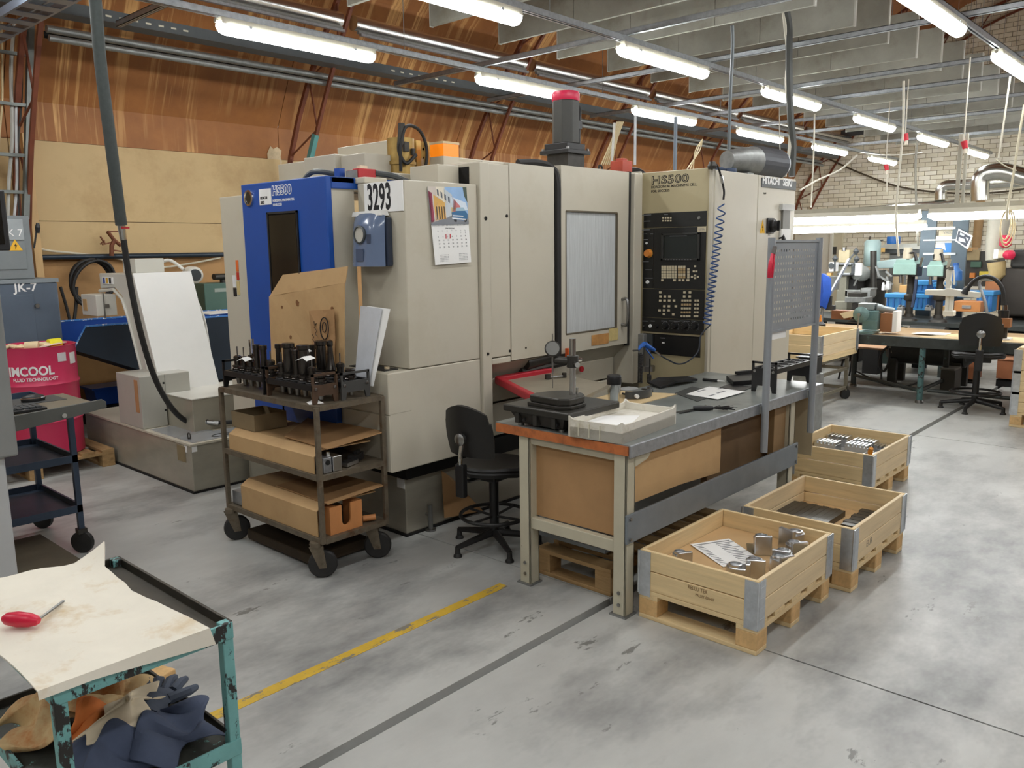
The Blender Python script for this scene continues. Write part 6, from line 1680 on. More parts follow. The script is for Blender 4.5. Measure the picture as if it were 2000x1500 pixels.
# dark blue cart
dc = T('service_cart', 'dark blue steel cart with two open shelves and casters', 'cart', (1.36, 5.35, 0))
DBL = M('cart_blue', (58, 72, 90), .45, .3, var=.15, scale=10)
for x in (1.02, 1.69):
    for y in (5.0, 5.66):
        MB().box((x, y, .13), (x + .03, y + .03, .87)).obj('leg', DBL, dc)
        w = MB().lathe([(.05, -.018), (.066, -.014), (.066, .014), (.05, .018)], (x + .015, y + .015, .066), 18, axis=(.8, .6, 0)).obj('caster_wheel', RUBBER, dc, smooth=True)
        MB().box((x - .01, y - .01, .12), (x + .04, y + .04, .15)).obj('caster_plate', IRON, w)
for z, nm in ((.86, 'top_tray'), (.56, 'middle_shelf'), (.26, 'bottom_shelf')):
    s = MB().box((1.03, 5.01, z - .008), (1.71, 5.68, z)).obj(nm, DBL, dc)
    for a, b in (((1.02, 5.0), (1.72, 5.012)), ((1.02, 5.678), (1.72, 5.69)), ((1.02, 5.012), (1.032, 5.678)), ((1.708, 5.012), (1.72, 5.678))):
        MB().box((a[0], a[1], z - .008), (b[0], b[1], z + .035)).obj('rim', DBL, s)
# neighbour machine column with keyboard shelf at the left edge
nc = T('machine_column', 'pale grey machine column cut by the left edge of the picture', 'machine', (.8, 4.1, 0))
COLM = M('column_grey', (176, 178, 178), .4, var=.04)
MB().box((.5, 3.98, 0), (1.075, 4.5, .88)).obj('lower_column', COLM, nc, bevel=.01)
MB().box((.5, 3.95, .88), (1.122, 4.5, 1.62)).obj('upper_column', M('column_grey2', (128, 130, 128), .45, var=.06), nc, bevel=.01)
for z in (1.0, 1.12):
    MB().cyl((1.03, 3.95, z), (1.03, 3.944, z), .012).obj('screw_hole', DARK, nc)
mn = T('monitor', 'black monitor corner at the left edge above the column', 'monitor', (.95, 3.9, 1.85))
MB().box((.6, 3.70, 1.765), (1.105, 3.75, 2.0)).obj('housing', BLACK, mn, bevel=.006); MB().box((.62, 3.697, 1.79), (1.085, 3.6995, 1.98)).obj('screen', GLB, mn)
MB().box((.8, 3.75, 1.60), (.9, 3.97, 1.9)).obj('stand', BLACK, mn)
ks = T('keyboard_shelf', 'dark grey steel shelf bracket with raised nose on the column', 'shelf', (1.35, 4.6, .95))
KSM = M('shelf_dark_grey', (92, 94, 90), .45, .3, var=.1)
MB().box((1.08, 4.42, .962), (1.66, 4.95, .972)).obj('shelf_plate', M('shelf_brown', (112, 104, 88), .5), ks)
bz = [(1.08, .80), (1.13, .80), (1.17, .87), (1.24, .90), (1.52, .93), (1.68, .955), (1.68, .985), (1.66, 1.0), (1.08, .97)]
MB().prism([(x, 4.40, z) for x, z in bz], (0, .014, 0)).obj('bracket_plate', KSM, ks, bevel=.003)
for x in (1.21, 1.47):
    MB().cyl((x, 4.40, .945), (x, 4.393, .945), .012, n=12).obj('screw', CHROME, ks)
kbd = T('keyboard', 'black computer keyboard on the grey shelf at the left edge', 'keyboard', (1.28, 4.6, .973))
MB().box((1.10, 4.47, .973), (1.42, 4.62, .988)).obj('case', BLACK, kbd, bevel=.003)
kp_ = None
for r in range(5):
    for c in range(10):
        x, y = 1.115 + c * .029, 4.485 + r * .026
        if kp_ is None:
            kp_ = MB().box((x, y, .988), (x + .024, y + .021, .996)).obj('key', DGREY, kbd); k0 = (x, y)
        else:
            o = kp_.copy(); COL.objects.link(o); o.parent = kbd; o.location = (x - k0[0], y - k0[1], 0)
mo_ = T('computer_mouse', 'black computer mouse lying behind the keyboard', 'mouse', (1.36, 4.78, .973))
MB().lathe([(.034, 0), (.036, .012), (.03, .026), (.015, .034), (.002, .036)], (0, 0, 0), 16).obj('shell', BLACK, mo_, smooth=True, org=(0, 0, 0)).scale = (1.7, 1, 1)
MB().lathe([(.0345, .012), (.037, .016), (.0345, .02)], (0, 0, 0), 16).obj('chrome_line', CHROME, mo_, smooth=True, org=(0, 0, 0)).scale = (1.7, 1, 1)
tag(MB().box((1.3, 4.72, .9725), (1.6, 4.93, .9745)).obj('mouse_pad', K((64, 66, 66))), 'dark mouse pad under the mouse on the shelf', 'mouse pad')
mo_.location = (1.46, 4.80, .9755)
tag(MB().sheet([[(1.04, 3.93, 1.56), (1.04, 3.9, 1.42)], [(1.10, 3.92, 1.52), (1.06, 3.9, 1.44)]], .002).obj('paper_note', PAPER), 'white paper corner sticking out from the column at the left edge', 'paper')
tag(MB().box((1.02, 4.55, .095), (1.54, 5.2, .115)).obj('plywood_board', M('dark_ply', (92, 84, 68), .6, var=.15)), 'dark plywood board lying on wooden blocks by the left column', 'board')
for x, y in ((1.42, 4.57), (1.42, 5.05)):
    tag(MB().box((x, y, 0), (x + .1, y + .12, .094)).obj('wood_block', WOODEND), 'wood block under the plywood board, %s one' % ('near' if y < 4.8 else 'rear'), 'block')
# ------------------------------------------------------------------ teal cart in the foreground
tc_ = T('teal_cart', 'chipped teal tube-framed cart in the near left corner', 'cart', (.76, 2.24, 0))
TX0, TX1, TY0, TY1 = .55, .985, 1.895, 2.60
DTR = M('tray_dark', (64, 60, 52), .45, .5, var=.25, scale=14)
for x in (TX0, TX1 - .03):
    for y in (TY0, TY1 - .03):
        l = MB().box((x, y, .09), (x + .03, y + .03, .80)).obj('leg', TEAL, tc_, bevel=.003)
        MB().lathe([(.03, -.015), (.045, -.012), (.045, .012), (.03, .015)], (x + .015, y + .015, .045), 16, axis=(1, 0, 0)).obj('caster', RUBBER, l, smooth=True)
def ttray(z, nm, dmat, front=TEAL):
    s = MB().box((TX0 + .01, TY0 + .01, z - .028), (TX1 - .01, TY1 - .01, z - .022)).obj(nm, dmat, tc_)
    MB().box((TX0, TY0 - .003, z - .045), (TX1, TY0 + .006, z)).obj('front_rim', front, s, bevel=.002)
    MB().box((TX0 - .003, TY0 + .006, z - .045), (TX0 + .006, TY1, z)).obj('side_rim', front, s, bevel=.002)
    MB().box((TX1 - .006, TY0 + .006, z - .045), (TX1 + .003, TY1, z)).obj('side_rim', DTR, s, bevel=.002)
    MB().box((TX0 + .006, TY1 - .006, z - .045), (TX1 - .006, TY1 + .003, z)).obj('back_rim', DTR, s, bevel=.002)
    return s
ttray(.80, 'top_tray', DTR)
ttray(.47, 'lower_tray', M('tray_dirty', (72, 74, 68), .5, .4, var=.25, scale=14, chip=.62, chipc=(110, 160, 150), chipscale=26))
# cloth on the top tray, hanging over the front rim
CLM = M('felt_cloth', (224, 219, 204), .85, var=.05, scale=5, second=(196, 170, 124), sec=(.54, .72), bump=.25)
rows_ = []
random.seed(5)
for j in range(15):
    v = j / 14
    y = TY0 - .012 + (TY1 - TY0 + .03) * v
    r_ = []
    for i in range(15):
        u = i / 14
        x0_ = TX0 - .03 + .0 * v
        x1_ = TX1 - .055 - .10 * max(0, v - .35) - .03 * math.sin(v * 5)
        if v > .85: x1_ += .06 * (v - .85) / .15
        x = x0_ + (x1_ - x0_) * u
        z = .806 + .006 * math.sin(u * 7 + v * 3) * math.sin(v * 6 + 1) + .003 * math.sin(u * 17 + v * 11)
        if v > .9: z += .012 * (1 + math.sin(u * 6)) + (.035 * max(0, (u - .75) / .25) ** 2)
        if u > .8 and v > .5: z += .006 * math.sin(v * 40)
        yy = y
        if j == 0: z = .806 - .045 * (.15 + .85 * (u if u > .3 else .3)) ; yy = TY0 - .010
        elif j == 1: yy = TY0 - .006; z = .806
        r_.append((x, yy, max(z, .795 if j else 0)))
    rows_.append(r_)
cl_ = MB().sheet(rows_, .004).obj('felt_cloth', CLM, smooth=True)
tag(cl_, 'cream felt cloth with oil spots spread over the teal cart top', 'cloth')
sdv = T('screwdriver', 'screwdriver with red oval handle lying on the cream cloth', 'screwdriver', (.62, 2.25, .82))
a, b, c = OZ(6, 1208, .832), OZ(76, 1212, .832), OZ(124, 1174, .82)
d = (b - a)
MB().tube([a, a + d * .12, a + d * .4, a + d * .75, a + d * .93, b], [.008, .016, .02, .018, .013, .008], 12).obj('handle', M('handle_red', (206, 28, 62), .35), sdv, smooth=True)
MB().cyl(b - d * .05, c, .0035, n=8).obj('blade', STEEL, sdv)
# crumpled rags and gloves on the lower tray
def rag(cx, cy, z, sx_, sy_, hgt, seed, mat, label, n=16, rz=0):
    random.seed(seed)
    ph = [random.uniform(0, 6.28) for _ in range(8)]
    g = []
    for j in range(n):
        r_ = []
        for i in range(n):
            u, v = i / (n - 1) * 2 - 1, j / (n - 1) * 2 - 1
            k = max(0, 1 - (u * u + v * v) * .55)
            zz = hgt * k * (.55 + .45 * math.sin(3.2 * u + ph[0] + 1.5 * math.sin(2.4 * v + ph[1]))) + .35 * hgt * k * abs(math.sin(5 * v + ph[2] + 2 * u)) + .01
            x = u * sx_ * (1 + .15 * math.sin(3 * v + ph[3])) + .03 * math.sin(4 * v + ph[4])
            y = v * sy_ * (1 + .15 * math.sin(3 * u + ph[5])) + .03 * math.sin(4 * u + ph[6])
            r_.append((cx + x * math.cos(rz) - y * math.sin(rz), cy + x * math.sin(rz) + y * math.cos(rz), z + max(.004, zz)))
        g.append(r_)
    o = MB().sheet(g, .005).obj('cleaning_rag', mat, smooth=True)
    ss = o.modifiers.new('smooth', 'SUBSURF'); ss.levels = ss.render_levels = 1
    return tag(o, label, 'rag', 'rags on the lower tray of the teal cart')
LZ = .449
RG1 = M('rag_tan', (204, 176, 128), .85, var=.12, scale=6, second=(176, 108, 50), sec=(.55, .7), bump=.15)
RG2 = M('rag_orange', (206, 116, 54), .85, var=.15, scale=8)
RG3 = M('rag_cream', (214, 200, 172), .85, var=.1, scale=8, bump=.1)
RG4 = M('rag_navy', (66, 76, 98), .85, var=.2, scale=9, bump=.15)
rag(.83, 2.33, LZ, .11, .10, .12, 2, RG1, 'tan stained rag crumpled in the middle of the lower tray', rz=.4)
rag(.66, 2.36, LZ, .09, .10, .10, 8, RG1, 'tan rag with orange stains at the left of the lower tray')
rag(.74, 2.25, LZ, .08, .06, .08, 3, RG2, 'bright orange rag tucked under the tan rags')
rag(.79, 2.14, LZ + .06, .12, .05, .05, 4, RG3, 'cream rolled rag lying across the navy rags', rz=.6)
rag(.87, 2.05, LZ, .10, .11, .09, 6, RG4, 'navy blue rag at the near right of the lower tray')
rag(.72, 2.04, LZ, .11, .10, .08, 12, RG4, 'navy blue rag at the near left of the lower tray')
glove((.91, 2.22, LZ + .02), .9, 'navy knitted glove with curled fingers on the lower tray', M('glove_navy', (70, 78, 92), .8, var=.15, scale=20), s=1.1)
tag(MB().rbox((1.27, 3.12, .045), (.14, .1, .09), .3).obj('wood_block', WOODEND, bevel=.006), 'loose wood block on the floor behind the teal cart leg', 'block')
tag(MB().box((.30, 3.05, 0), (.62, 3.35, .14)).obj('wood_block', WOODEND, bevel=.006), 'wood block on the floor at the left edge under the cart', 'block')
# ================================================================== far end: fitters' bench, drill presses, duct work
def pbox(name, x0, y0, x1, y1, X, depth, mat, parent=None, bevel=0.0):
    """box whose face towards the camera lies in the plane X, spanning the surveyed corner points"""
    a, b = OX(x0, y0, X), OX(x1, y1, X)
    return MB().box((X, min(a.y, b.y), min(a.z, b.z)), (X + depth, max(a.y, b.y), max(a.z, b.z))).obj(name, mat, parent, bevel=bevel)
def Q(x, y, X):
    return OX(x, y, X)
fb = T('fitters_bench', 'long dark bench with chipped teal legs at the far end', 'workbench', (9.7, 2.3, 0))
BDK = M('bench_dark', (58, 62, 60), .5, .3, var=.25, scale=10, second=(86, 110, 106), sec=(.58, .7))
TL2 = M('teal_leg_dark', (78, 112, 112), .5, var=.15, scale=10, chip=.52, chipc=(40, 38, 34), chipscale=18)
MB().box((9.62, .6, .69), (10.75, 4.3, .72)).obj('top_board', M('bench_top_brown', (150, 122, 84), .6, var=.15, scale=5), fb)
MB().box((9.60, .6, .615), (9.66, 4.3, .725)).obj('front_rail', BDK, fb)
MB().box((9.66, 4.24, .615), (10.75, 4.3, .69)).obj('end_rail', BDK, fb)
for x, y, m_ in ((9.64, 2.68, TL2), (10.3, 3.64, BDK), (10.6, 2.68, BDK), (9.64, .8, TL2), (10.6, .8, BDK)):
    l = MB().cyl((x, y, .03), (x, y, .62), .032, n=12).obj('leg', m_, fb, smooth=True)
    MB().lathe([(.045, 0), (.045, .02), (.03, .035)], (x, y, 0), 12).obj('foot', STEEL, l)
MB().tube([(10.3, 3.64, .14), (9.64, 2.68, .14)], .022, 8).obj('stretcher', BDK, fb); MB().tube([(9.64, 2.68, .14), (10.6, 2.68, .14)], .022, 8).tube([(9.64, 2.6, .15), (9.64, .8, .15)], .02, 8).obj('stretcher', BDK, fb)
MB().tube(spline([(9.66, 2.66, .25), (9.8, 2.9, .14), (10.0, 3.2, .12), (10.25, 3.6, .2)]), .01, 6).obj('cable', RUBBER, fb)
# vice
vz = T('bench_vice', 'big grey-green bench vice on the corner of the fitters bench', 'vice', (9.7, 3.3, .725))
VG = M('vice_green', (112, 140, 138), .4, .3, var=.15, scale=10)
pbox('fixed_jaw', 1676, 592, 1706, 606, 9.8, .12, M('vice_grey', (150, 158, 158), .4, .4, var=.1), vz, .008)
pbox('jaw_block', 1690, 606, 1714, 632, 9.8, .12, VG, vz, .01)
c = Q(1683, 614, 9.7)
MB().lathe([(.085, 0), (.09, .03), (.06, .05), (.03, .06)], c, 18, axis=(-1, 0, 0)).obj('round_boss', VG, vz, smooth=True)
MB().cyl(c, c + Vector((-.1, 0, 0)), .02, n=10).cyl(c + Vector((-.09, 0, .02)), c + Vector((-.09, 0.01, -.30)), .008, n=8).obj('screw_handle', STEEL, vz)
MB().tube([Q(1712, 600, 9.85), Q(1730, 604, 9.9), Q(1746, 606, 9.95)], [.05, .035, .03], 12).obj('anvil_horn', M('vice_grey', (150, 158, 158), .4, .4, var=.1), vz, smooth=True)
MB().box((9.7, c.y - .13, .725), (9.95, c.y + .05, .75)).obj('base', VG, vz)
pbox('base_neck', 1684, 625, 1712, 645, 9.78, .12, VG, vz, .008)
tag(pbox('wooden_block', 1720, 612, 1745, 649, 9.85, .15, K((150, 100, 62), .6)), 'brown wooden block standing beside the bench vice', 'block')
tag(pbox('white_box', 1744, 608, 1750, 649, 9.84, .16, PAPER), 'narrow white box beside the brown wooden block', 'box')
tag(pbox('wooden_block', 1624, 606, 1660, 625, 9.9, .15, K((128, 82, 52), .6)), 'brown block on the left end of the fitters bench', 'block')
tag(MB().prism([Q(1640, 612, 9.82), Q(1668, 606, 9.82), Q(1672, 618, 9.82), Q(1648, 622, 9.82)], (.1, 0, .0)).obj('paper_scrap', K((222, 206, 170))), 'crumpled cream paper on the brown block at left', 'paper')
tag(MB().sheet([[(9.66, 1.55, .729), (10.2, 1.6, .729)], [(9.66, 2.75, .727), (10.25, 2.5, .727)]], .005).obj('hardboard_sheet', M('pale_card', (206, 182, 138), .7, var=.04)), 'big pale board lying on the fitters bench beside the white lamp', 'board')
tag(MB().sheet([[(9.95, 2.55, .735), (10.2, 2.55, .735)], [(9.95, 2.9, .733), (10.2, 2.85, .733)]], .004).obj('white_paper', PAPER), 'white papers lying on the fitters bench behind the pale board', 'paper')
# white magnifier lamp on stand
wl_ = T('white_fixture', 'white cross-arm fixture standing on the fitters bench', 'fixture', (9.9, 2.1, .73))
WHP = M('white_paint', (222, 220, 208), .35, var=.04)
pbox('base_block', 1842, 607, 1861, 618, 9.9, .12, WHP, wl_, .006)
pbox('upright', 1847, 575, 1852, 608, 9.93, .03, WHP, wl_); pbox('upright', 1855, 575, 1860, 608, 9.93, .03, WHP, wl_)
a = [Q(1806, 566, 9.88), Q(1843, 566, 9.88), Q(1851, 563, 9.88), Q(1870, 566, 9.88), Q(1914, 572, 9.88), Q(1913, 582, 9.88), Q(1806, 576, 9.88)]
MB().prism(a, (.08, 0, 0)).obj('cross_arm', WHP, wl_, bevel=.006)
MB().bar(Q(1854, 526, 9.92), Q(1852, 566, 9.92), .05).bar(Q(1862, 527, 9.92), Q(1864, 556, 9.92), .02).obj('tilted_stem', WHP, wl_, bevel=.006)
MB().cyl(Q(1857, 521, 9.92), Q(1857, 528, 9.92), .03, n=10).obj('cap', STEEL, wl_)
MB().tube(arc(Q(1851, 553, 9.9), .04, 0, 345, 15, (0, 1, 0), (0, 0, 1)), .006, 6, closed=True).obj('hook_ring', WHP, wl_)
tag(MB().box((9.85, 1.9, .728), (10.0, 2.15, .745)).obj('white_tray', PAPER), 'small white tray at the foot of the white fixture', 'tray')
# black hose lamp arms at right
ga = T('gooseneck_lamp', 'black gooseneck lamp arm curving over the fitters bench', 'lamp', (9.9, 1.6, .75))
MB().tube(spline([Q(1886, 571, 9.9), Q(1894, 558, 9.9), Q(1908, 545, 9.9), Q(1926, 540, 9.9), Q(1944, 546, 9.9), Q(1957, 562, 9.9), Q(1961, 585, 9.9), Q(1961, 598, 9.9)]), .022, 8).obj('arm', RUBBER, ga, smooth=True)
MB().cyl(Q(1884, 574, 9.9), Q(1889, 563, 9.9), .045, .03, n=12).obj('lamp_head', BLACK, ga, smooth=True); MB().cyl(Q(1961, 596, 9.9), Q(1961, 606, 9.9), .035, n=12).obj('socket', CHROME, ga)
MB().cyl(Q(1961, 606, 9.9), (9.9, Q(1961, 606, 9.9).y, .722), .05, n=12).obj('base', BLACK, ga)
tag(MB().tube(spline([Q(1928, 612, 9.95), Q(1924, 590, 9.95), Q(1914, 560, 9.95), Q(1914, 550, 9.95), Q(1922, 545, 9.95), Q(1944, 547, 9.95)]), .016, 8).obj('bent_tube', GALV, smooth=True), 'bent grey metal tube behind the black gooseneck', 'tube')
tag(pbox('wooden_bracket', 1952, 622, 1972, 640, 9.8, .1, K((146, 96, 56), .6)), 'brown wooden bracket lying on the right part of fitters bench', 'bracket')
# rear bench with crates and drill presses
rb = T('rear_bench', 'low dark rear bench carrying blue crates and drill presses', 'bench', (12.2, 3, 0))
MB().box((11.25, 1.95, .70), (12.28, 6.1, .75)).obj('top', BDK, rb)
for y in (2.05, 3.0, 4.6, 6.0):
    MB().box((11.65, y - .04, 0), (11.73, y + .04, .70)).obj('leg', BDK, rb)
CRB = M('crate_blue', (62, 138, 196), .4, var=.06, scale=6)
def crate(x0, y0, x1, y1, X, label):
    a, b = OX(x0, y0, X), OX(x1, y1, X)
    ya, yb, zb, zt = a.y, b.y, b.z, a.z
    t = T('blue_crate', label, 'crate', (X + .2, (ya + yb) / 2, zb), 'blue plastic crates on the rear bench')
    d = .4
    MB().box((X + .02, yb + .02, zb), (X + d - .02, ya - .02, zt - .05)).obj('body', CRB, t, bevel=.008)
    MB().box((X, yb, zt - .06), (X + d, ya, zt)).obj('rim', CRB, t, bevel=.01)
    for k in range(4):
        y = yb + (ya - yb) * (k + .5) / 4
        MB().box((X + .005, y - .012, zb + .03), (X + .02, y + .012, zt - .06)).obj('rib', M('crate_blue_dark', (40, 100, 166), .45), t)
    return t
zb_ = .75
for (x0, y0, x1, y1, X, lb) in ((1728, 573, 1774, 607, 11.8, 'blue crate on the rear bench behind the bench vice'), (1777, 573, 1812, 607, 11.8, 'blue crate between the two drill press columns, lower one'), (1776, 548, 1812, 572, 11.85, 'blue crate stacked above between the drill press columns'),
                              (1822, 552, 1852, 572, 11.85, 'blue crate stacked behind the right drill press'), (1826, 573, 1850, 607, 11.8, 'blue crate under the stacked one behind the right drill press'), (1866, 568, 1905, 582, 11.85, 'blue crate top visible behind the wooden drawer'), (1906, 568, 1938, 610, 11.7, 'blue crate at the right end behind the bent tube')):
    crate(x0, y0, x1, y1, X, lb)
wd = T('wooden_parts_box', 'orange-brown wooden box with a metal label holder', 'drawer', (11.4, 2.2, .75))
pbox('drawer_box', 1864, 588, 1914, 610, 11.5, .3, M('drawer_wood', (186, 124, 70), .55, var=.12, scale=8), wd, .006); pbox('label_holder', 1879, 596, 1896, 603, 11.49, .012, GALV, wd)
tag(pbox('brown_board', 1925, 550, 1948, 606, 12.0, .05, K((168, 106, 62), .6)), 'tall brown board behind the gooseneck lamp', 'board')
def drill(px, X, label, hx0, hx1, hy0, hy1, base_y=604):
    t = T('drill_press', label, 'drill press', (X, OX(px, 600, X).y, .75))
    b = OX(px, base_y, X)
    MB().cyl((X + .1, b.y, .75), (X + .1, b.y, OX(px, hy0 + 4, X).z), .045, n=12).obj('column', IRON, t, smooth=True)
    MB().lathe([(.11, 0), (.1, .03), (.06, .05), (.055, .09)], (X + .1, b.y, .75), 14).obj('base', IRON, t, smooth=True)
    MB().lathe([(.06, 0), (.075, .02), (.075, .07), (.05, .09)], (X + .1, b.y, OX(px, 588, X).z), 12).obj('table_clamp', IRON, t, smooth=True)
    hb = pbox('head', hx0, hy0, hx1, hy1, X - .12, .3, TEALFAR, t, .01)
    MB().prism([OX(hx0 + 2, hy0, X - .1) , OX(hx1, hy0, X - .1), OX(hx1 - 3, hy0 - 8, X - .1), OX(hx0 + 6, hy0 - 8, X - .1)], (.25, 0, 0)).obj('belt_cover', TEALFAR, hb)
    c = OX((hx0 + hx1) / 2 + 6, hy0 - 10, X - .05)
    MB().cyl(c, c + Vector((0, 0, .14)), .06, .05, n=14).obj('motor', M('motor_cream', (176, 168, 148), .4), t, smooth=True)
    MB().tube([OX(hx1 - 14, hy0 - 2, X - .08), OX(hx1 - 16, hy0 - 20, X - .08), OX(hx1 - 2, hy0 - 22, X - .08), OX(hx1 + 2, hy0 - 6, X - .08)], .02, 8).obj('handle_frame', BLACK, t)
    MB().box((X - .1, OX(hx1, hy1, X).y - .05, OX(px, hy1 + 2, X).z), (X + .1, OX(hx1 - 3, hy1, X).y, OX(px, hy0, X).z)).obj('side_housing', BLACK, t)
    MB().cyl(OX(px - 12, hy1, X - .05), OX(px - 12, hy1 + 16, X - .05), .02, n=8).obj('spindle', STEEL, t)
    MB().bar(OX(hx1 + 10, hy0 + 6, X - .1), OX(hx1 + 14, hy0 - 12, X - .1), .03).obj('feed_lever', CHROME, t)
    return t
drill(1771, 11.3, 'teal-headed drill press on the rear bench, left one', 1745, 1788, 515, 537)
drill(1829, 11.3, 'teal-headed drill press on the rear bench, right one', 1811, 1841, 518, 540)
# radial arm machine with long teal arm and motor, and mill with levers
rm = T('radial_arm_machine', 'radial drilling machine with long pale teal arm and round motor', 'machine', (13.2, 5.2, 0))
MB().prism([Q(1709, 511, 13), Q(1752, 505, 13), Q(1795, 503, 13), Q(1795, 515, 13), Q(1740, 524, 13), Q(1714, 525, 13)], (.35, 0, 0)).obj('arm', M('arm_pale_teal', (168, 190, 190), .4, var=.06), rm, bevel=.02)
c = Q(1697, 528, 13); MB().cyl((13.2, c.y, 0), (13.2, c.y, Q(1697, 545, 13).z), .2, n=18).obj('column', IRON, rm, smooth=True)
MB().lathe([(.1, 0), (.12, .03), (.12, .36), (.09, .4)], (13.1, c.y, Q(1697, 520, 13).z), 18).obj('motor', M('motor_teal', (150, 172, 170), .4, var=.08), rm, smooth=True)
pbox('gearbox', 1682, 528, 1716, 545, 12.95, .4, M('grey_machine', (138, 142, 138), .4, var=.1), rm, .03)
MB().lathe([(.09, 0), (.12, .03), (.12, .16), (.09, .2)], Q(1687, 534, 12.8), 16, axis=(-1, .2, 0)).obj('hand_wheel', M('grey_machine', (138, 142, 138), .4, var=.1), rm, smooth=True)
MB().cyl(Q(1706, 490, 12.7), Q(1706, 575, 12.7), .045, n=12).obj('post', IRON, rm, smooth=True)
for (a, b) in (((1711, 520), (1719, 543)), ((1719, 540), (1744, 556)), ((1730, 530), (1742, 540)), ((1732, 540), (1736, 552)), ((1668, 558), (1674, 546))):
    MB().bar(Q(*a, 12.6), Q(*b, 12.6), .025).obj('lever', GALVDULL, rm)
hd = T('extractor_hood', 'grey sheet metal hood on a frame above the drill presses', 'hood', (13.8, 4.8, 1.4))
MB().prism([Q(1716, 483, 13.6), Q(1728, 477, 13.6), Q(1798, 475, 13.6), Q(1800, 487, 13.6), Q(1716, 487, 13.6)], (.6, 0, 0)).obj('hood_top', M('hood_grey', (160, 160, 152), .4, .4, var=.1), hd)
pbox('hood_body', 1722, 487, 1800, 495, 13.65, .5, DGREY, hd); pbox('support', 1738, 495, 1752, 700, 13.8, .2, GREY, hd)
c1_, c2_ = Q(1724, 470, 13.7), Q(1750, 470, 13.7)
bkt = T('blue_bucket', 'round blue drum sitting on the grey hood by the brick wall', 'bucket', ((13.9), (c1_.y + c2_.y) / 2, c1_.z))
rr = (c1_.y - c2_.y) / 2
MB().lathe([(rr * .94, 0), (rr, .02), (rr, .1), (rr * .96, .12)], (13.9, (c1_.y + c2_.y) / 2, Q(1737, 477, 13.7).z), 20).obj('body', M('bucket_blue', (36, 104, 178), .35), bkt, smooth=True)
MB().tube(spline([Q(1725, 469, 13.6), Q(1716, 472, 13.6), Q(1713, 482, 13.6)]), .012, 6).obj('handle_wire', DGREY, bkt)
ml = T('milling_machine', 'grey milling machine with ball levers near the white door', 'machine', (12.6, 5.6, 0))
MG = M('mill_grey', (140, 138, 124), .4, .2, var=.12, scale=8)
for (nm, x0, y0, x1, y1, X, d, m_) in (('head', 1638, 488, 1658, 513, 12.5, .3, M('mill_tan', (168, 156, 126), .45, var=.1)), ('cross_slide', 1635, 514, 1662, 518, 12.45, .4, GALV), ('column_top', 1636, 518, 1662, 536, 12.5, .35, MG), ('slide', 1634, 533, 1660, 538, 12.45, .4, GALV), ('column', 1640, 538, 1652, 568, 12.5, .3, MG),
                                       ('black_motor', 1652, 545, 1674, 568, 12.6, .3, BLACK), ('table', 1650, 566, 1680, 580, 12.5, .4, GALVDULL), ('knee', 1634, 566, 1654, 600, 12.5, .35, MG), ('side_box', 1617, 540, 1640, 566, 12.7, .3, GREY), ('vice_base', 1630, 588, 1654, 606, 12.3, .3, MG), ('white_guard', 1670, 514, 1681, 538, 12.4, .06, PAPER), ('dark_guard', 1663, 515, 1670, 535, 12.4, .06, DGREY), ('stand', 1632, 606, 1676, 712, 12.5, .5, DARK), ('bolster', 1681, 565, 1700, 582, 12.4, .2, GREY)):
    pbox(nm, x0, y0, x1, y1, X, d, m_, ml, .008)
MB().cyl(Q(1648, 483, 12.5), Q(1648, 490, 12.5), .03, n=10).obj('screw_top', STEEL, ml)
for (a, b) in (((1660, 505), (1672, 491)), ((1664, 520), (1673, 506)), ((1630, 530), (1631, 505))):
    MB().bar(Q(*a, 12.3), Q(*b, 12.3), .02).lathe([(.01, -.05), (.045, 0), (.01, .05)], Q(*b, 12.3), 10).obj('ball_lever', DGREY, ml)
MB().bar(Q(1604, 606, 11.2), Q(1659, 506, 11.6), .03).obj('long_lever', GALV, ml)
pbox('dial_box', 1620, 512, 1632, 530, 12.35, .1, INKW, ml); MB().lathe([(.04, 0), (.04, .02)], Q(1624, 519, 12.34), 12, axis=(-1, 0, 0)).obj('dial', DGREY, ml)
pbox('orange_box', 1615, 533, 1623, 538, 12.4, .08, K((222, 176, 110)), ml)
# white door / cabinet by the wall and signs
d1 = box('door_1', (20.84, OX(1622, 500, 20.84).y, 0), (20.98, OX(1595, 500, 20.84).y + .6, OX(1622, 457, 20.84).z), M('door_white', (214, 212, 200), .45, var=.03)); S(d1)
a = Q(1622, 457, 20.83)
MB().box((20.80, a.y - .06, 0), (20.98, a.y - .002, a.z + .05)).obj('door_frame', M('door_white', (214, 212, 200), .45, var=.03), d1); pbox('door_mark', 1601, 466, 1606, 478, 20.82, .012, DGREY, d1)
S(pbox('trim_3', 1626, 455, 1637, 620, 20.9, .08, M('plaster_pale', (196, 186, 160), .7, var=.05)))
pbox('notice', 1624, 482, 1633, 497, 20.885, .01, K((60, 58, 54)), bpy.data.objects['trim_3'])
for k, (x0, x1, c) in enumerate(((1701, 1715, (214, 178, 86)), (1717, 1728, (222, 178, 104)))):
    sg = T('yellow_notice', 'small yellow notice plate %s' % ('with red lettering above the round motor' if k == 0 else 'hung on the corner of the grey hood'), 'sign', Q((x0 + x1) / 2, 488, 13.5))
    pbox('plate', x0, 483 + k, x1, 492 + k * .5, 13.5, .01, K(c), sg, .003)
    if k == 0:
        p = Q(1704, 487, 13.495); text('OHT', .04, p, FX, INKR, sg); text('TULI', .04, p - Vector((0, 0, .045)), FX, INKR, sg)
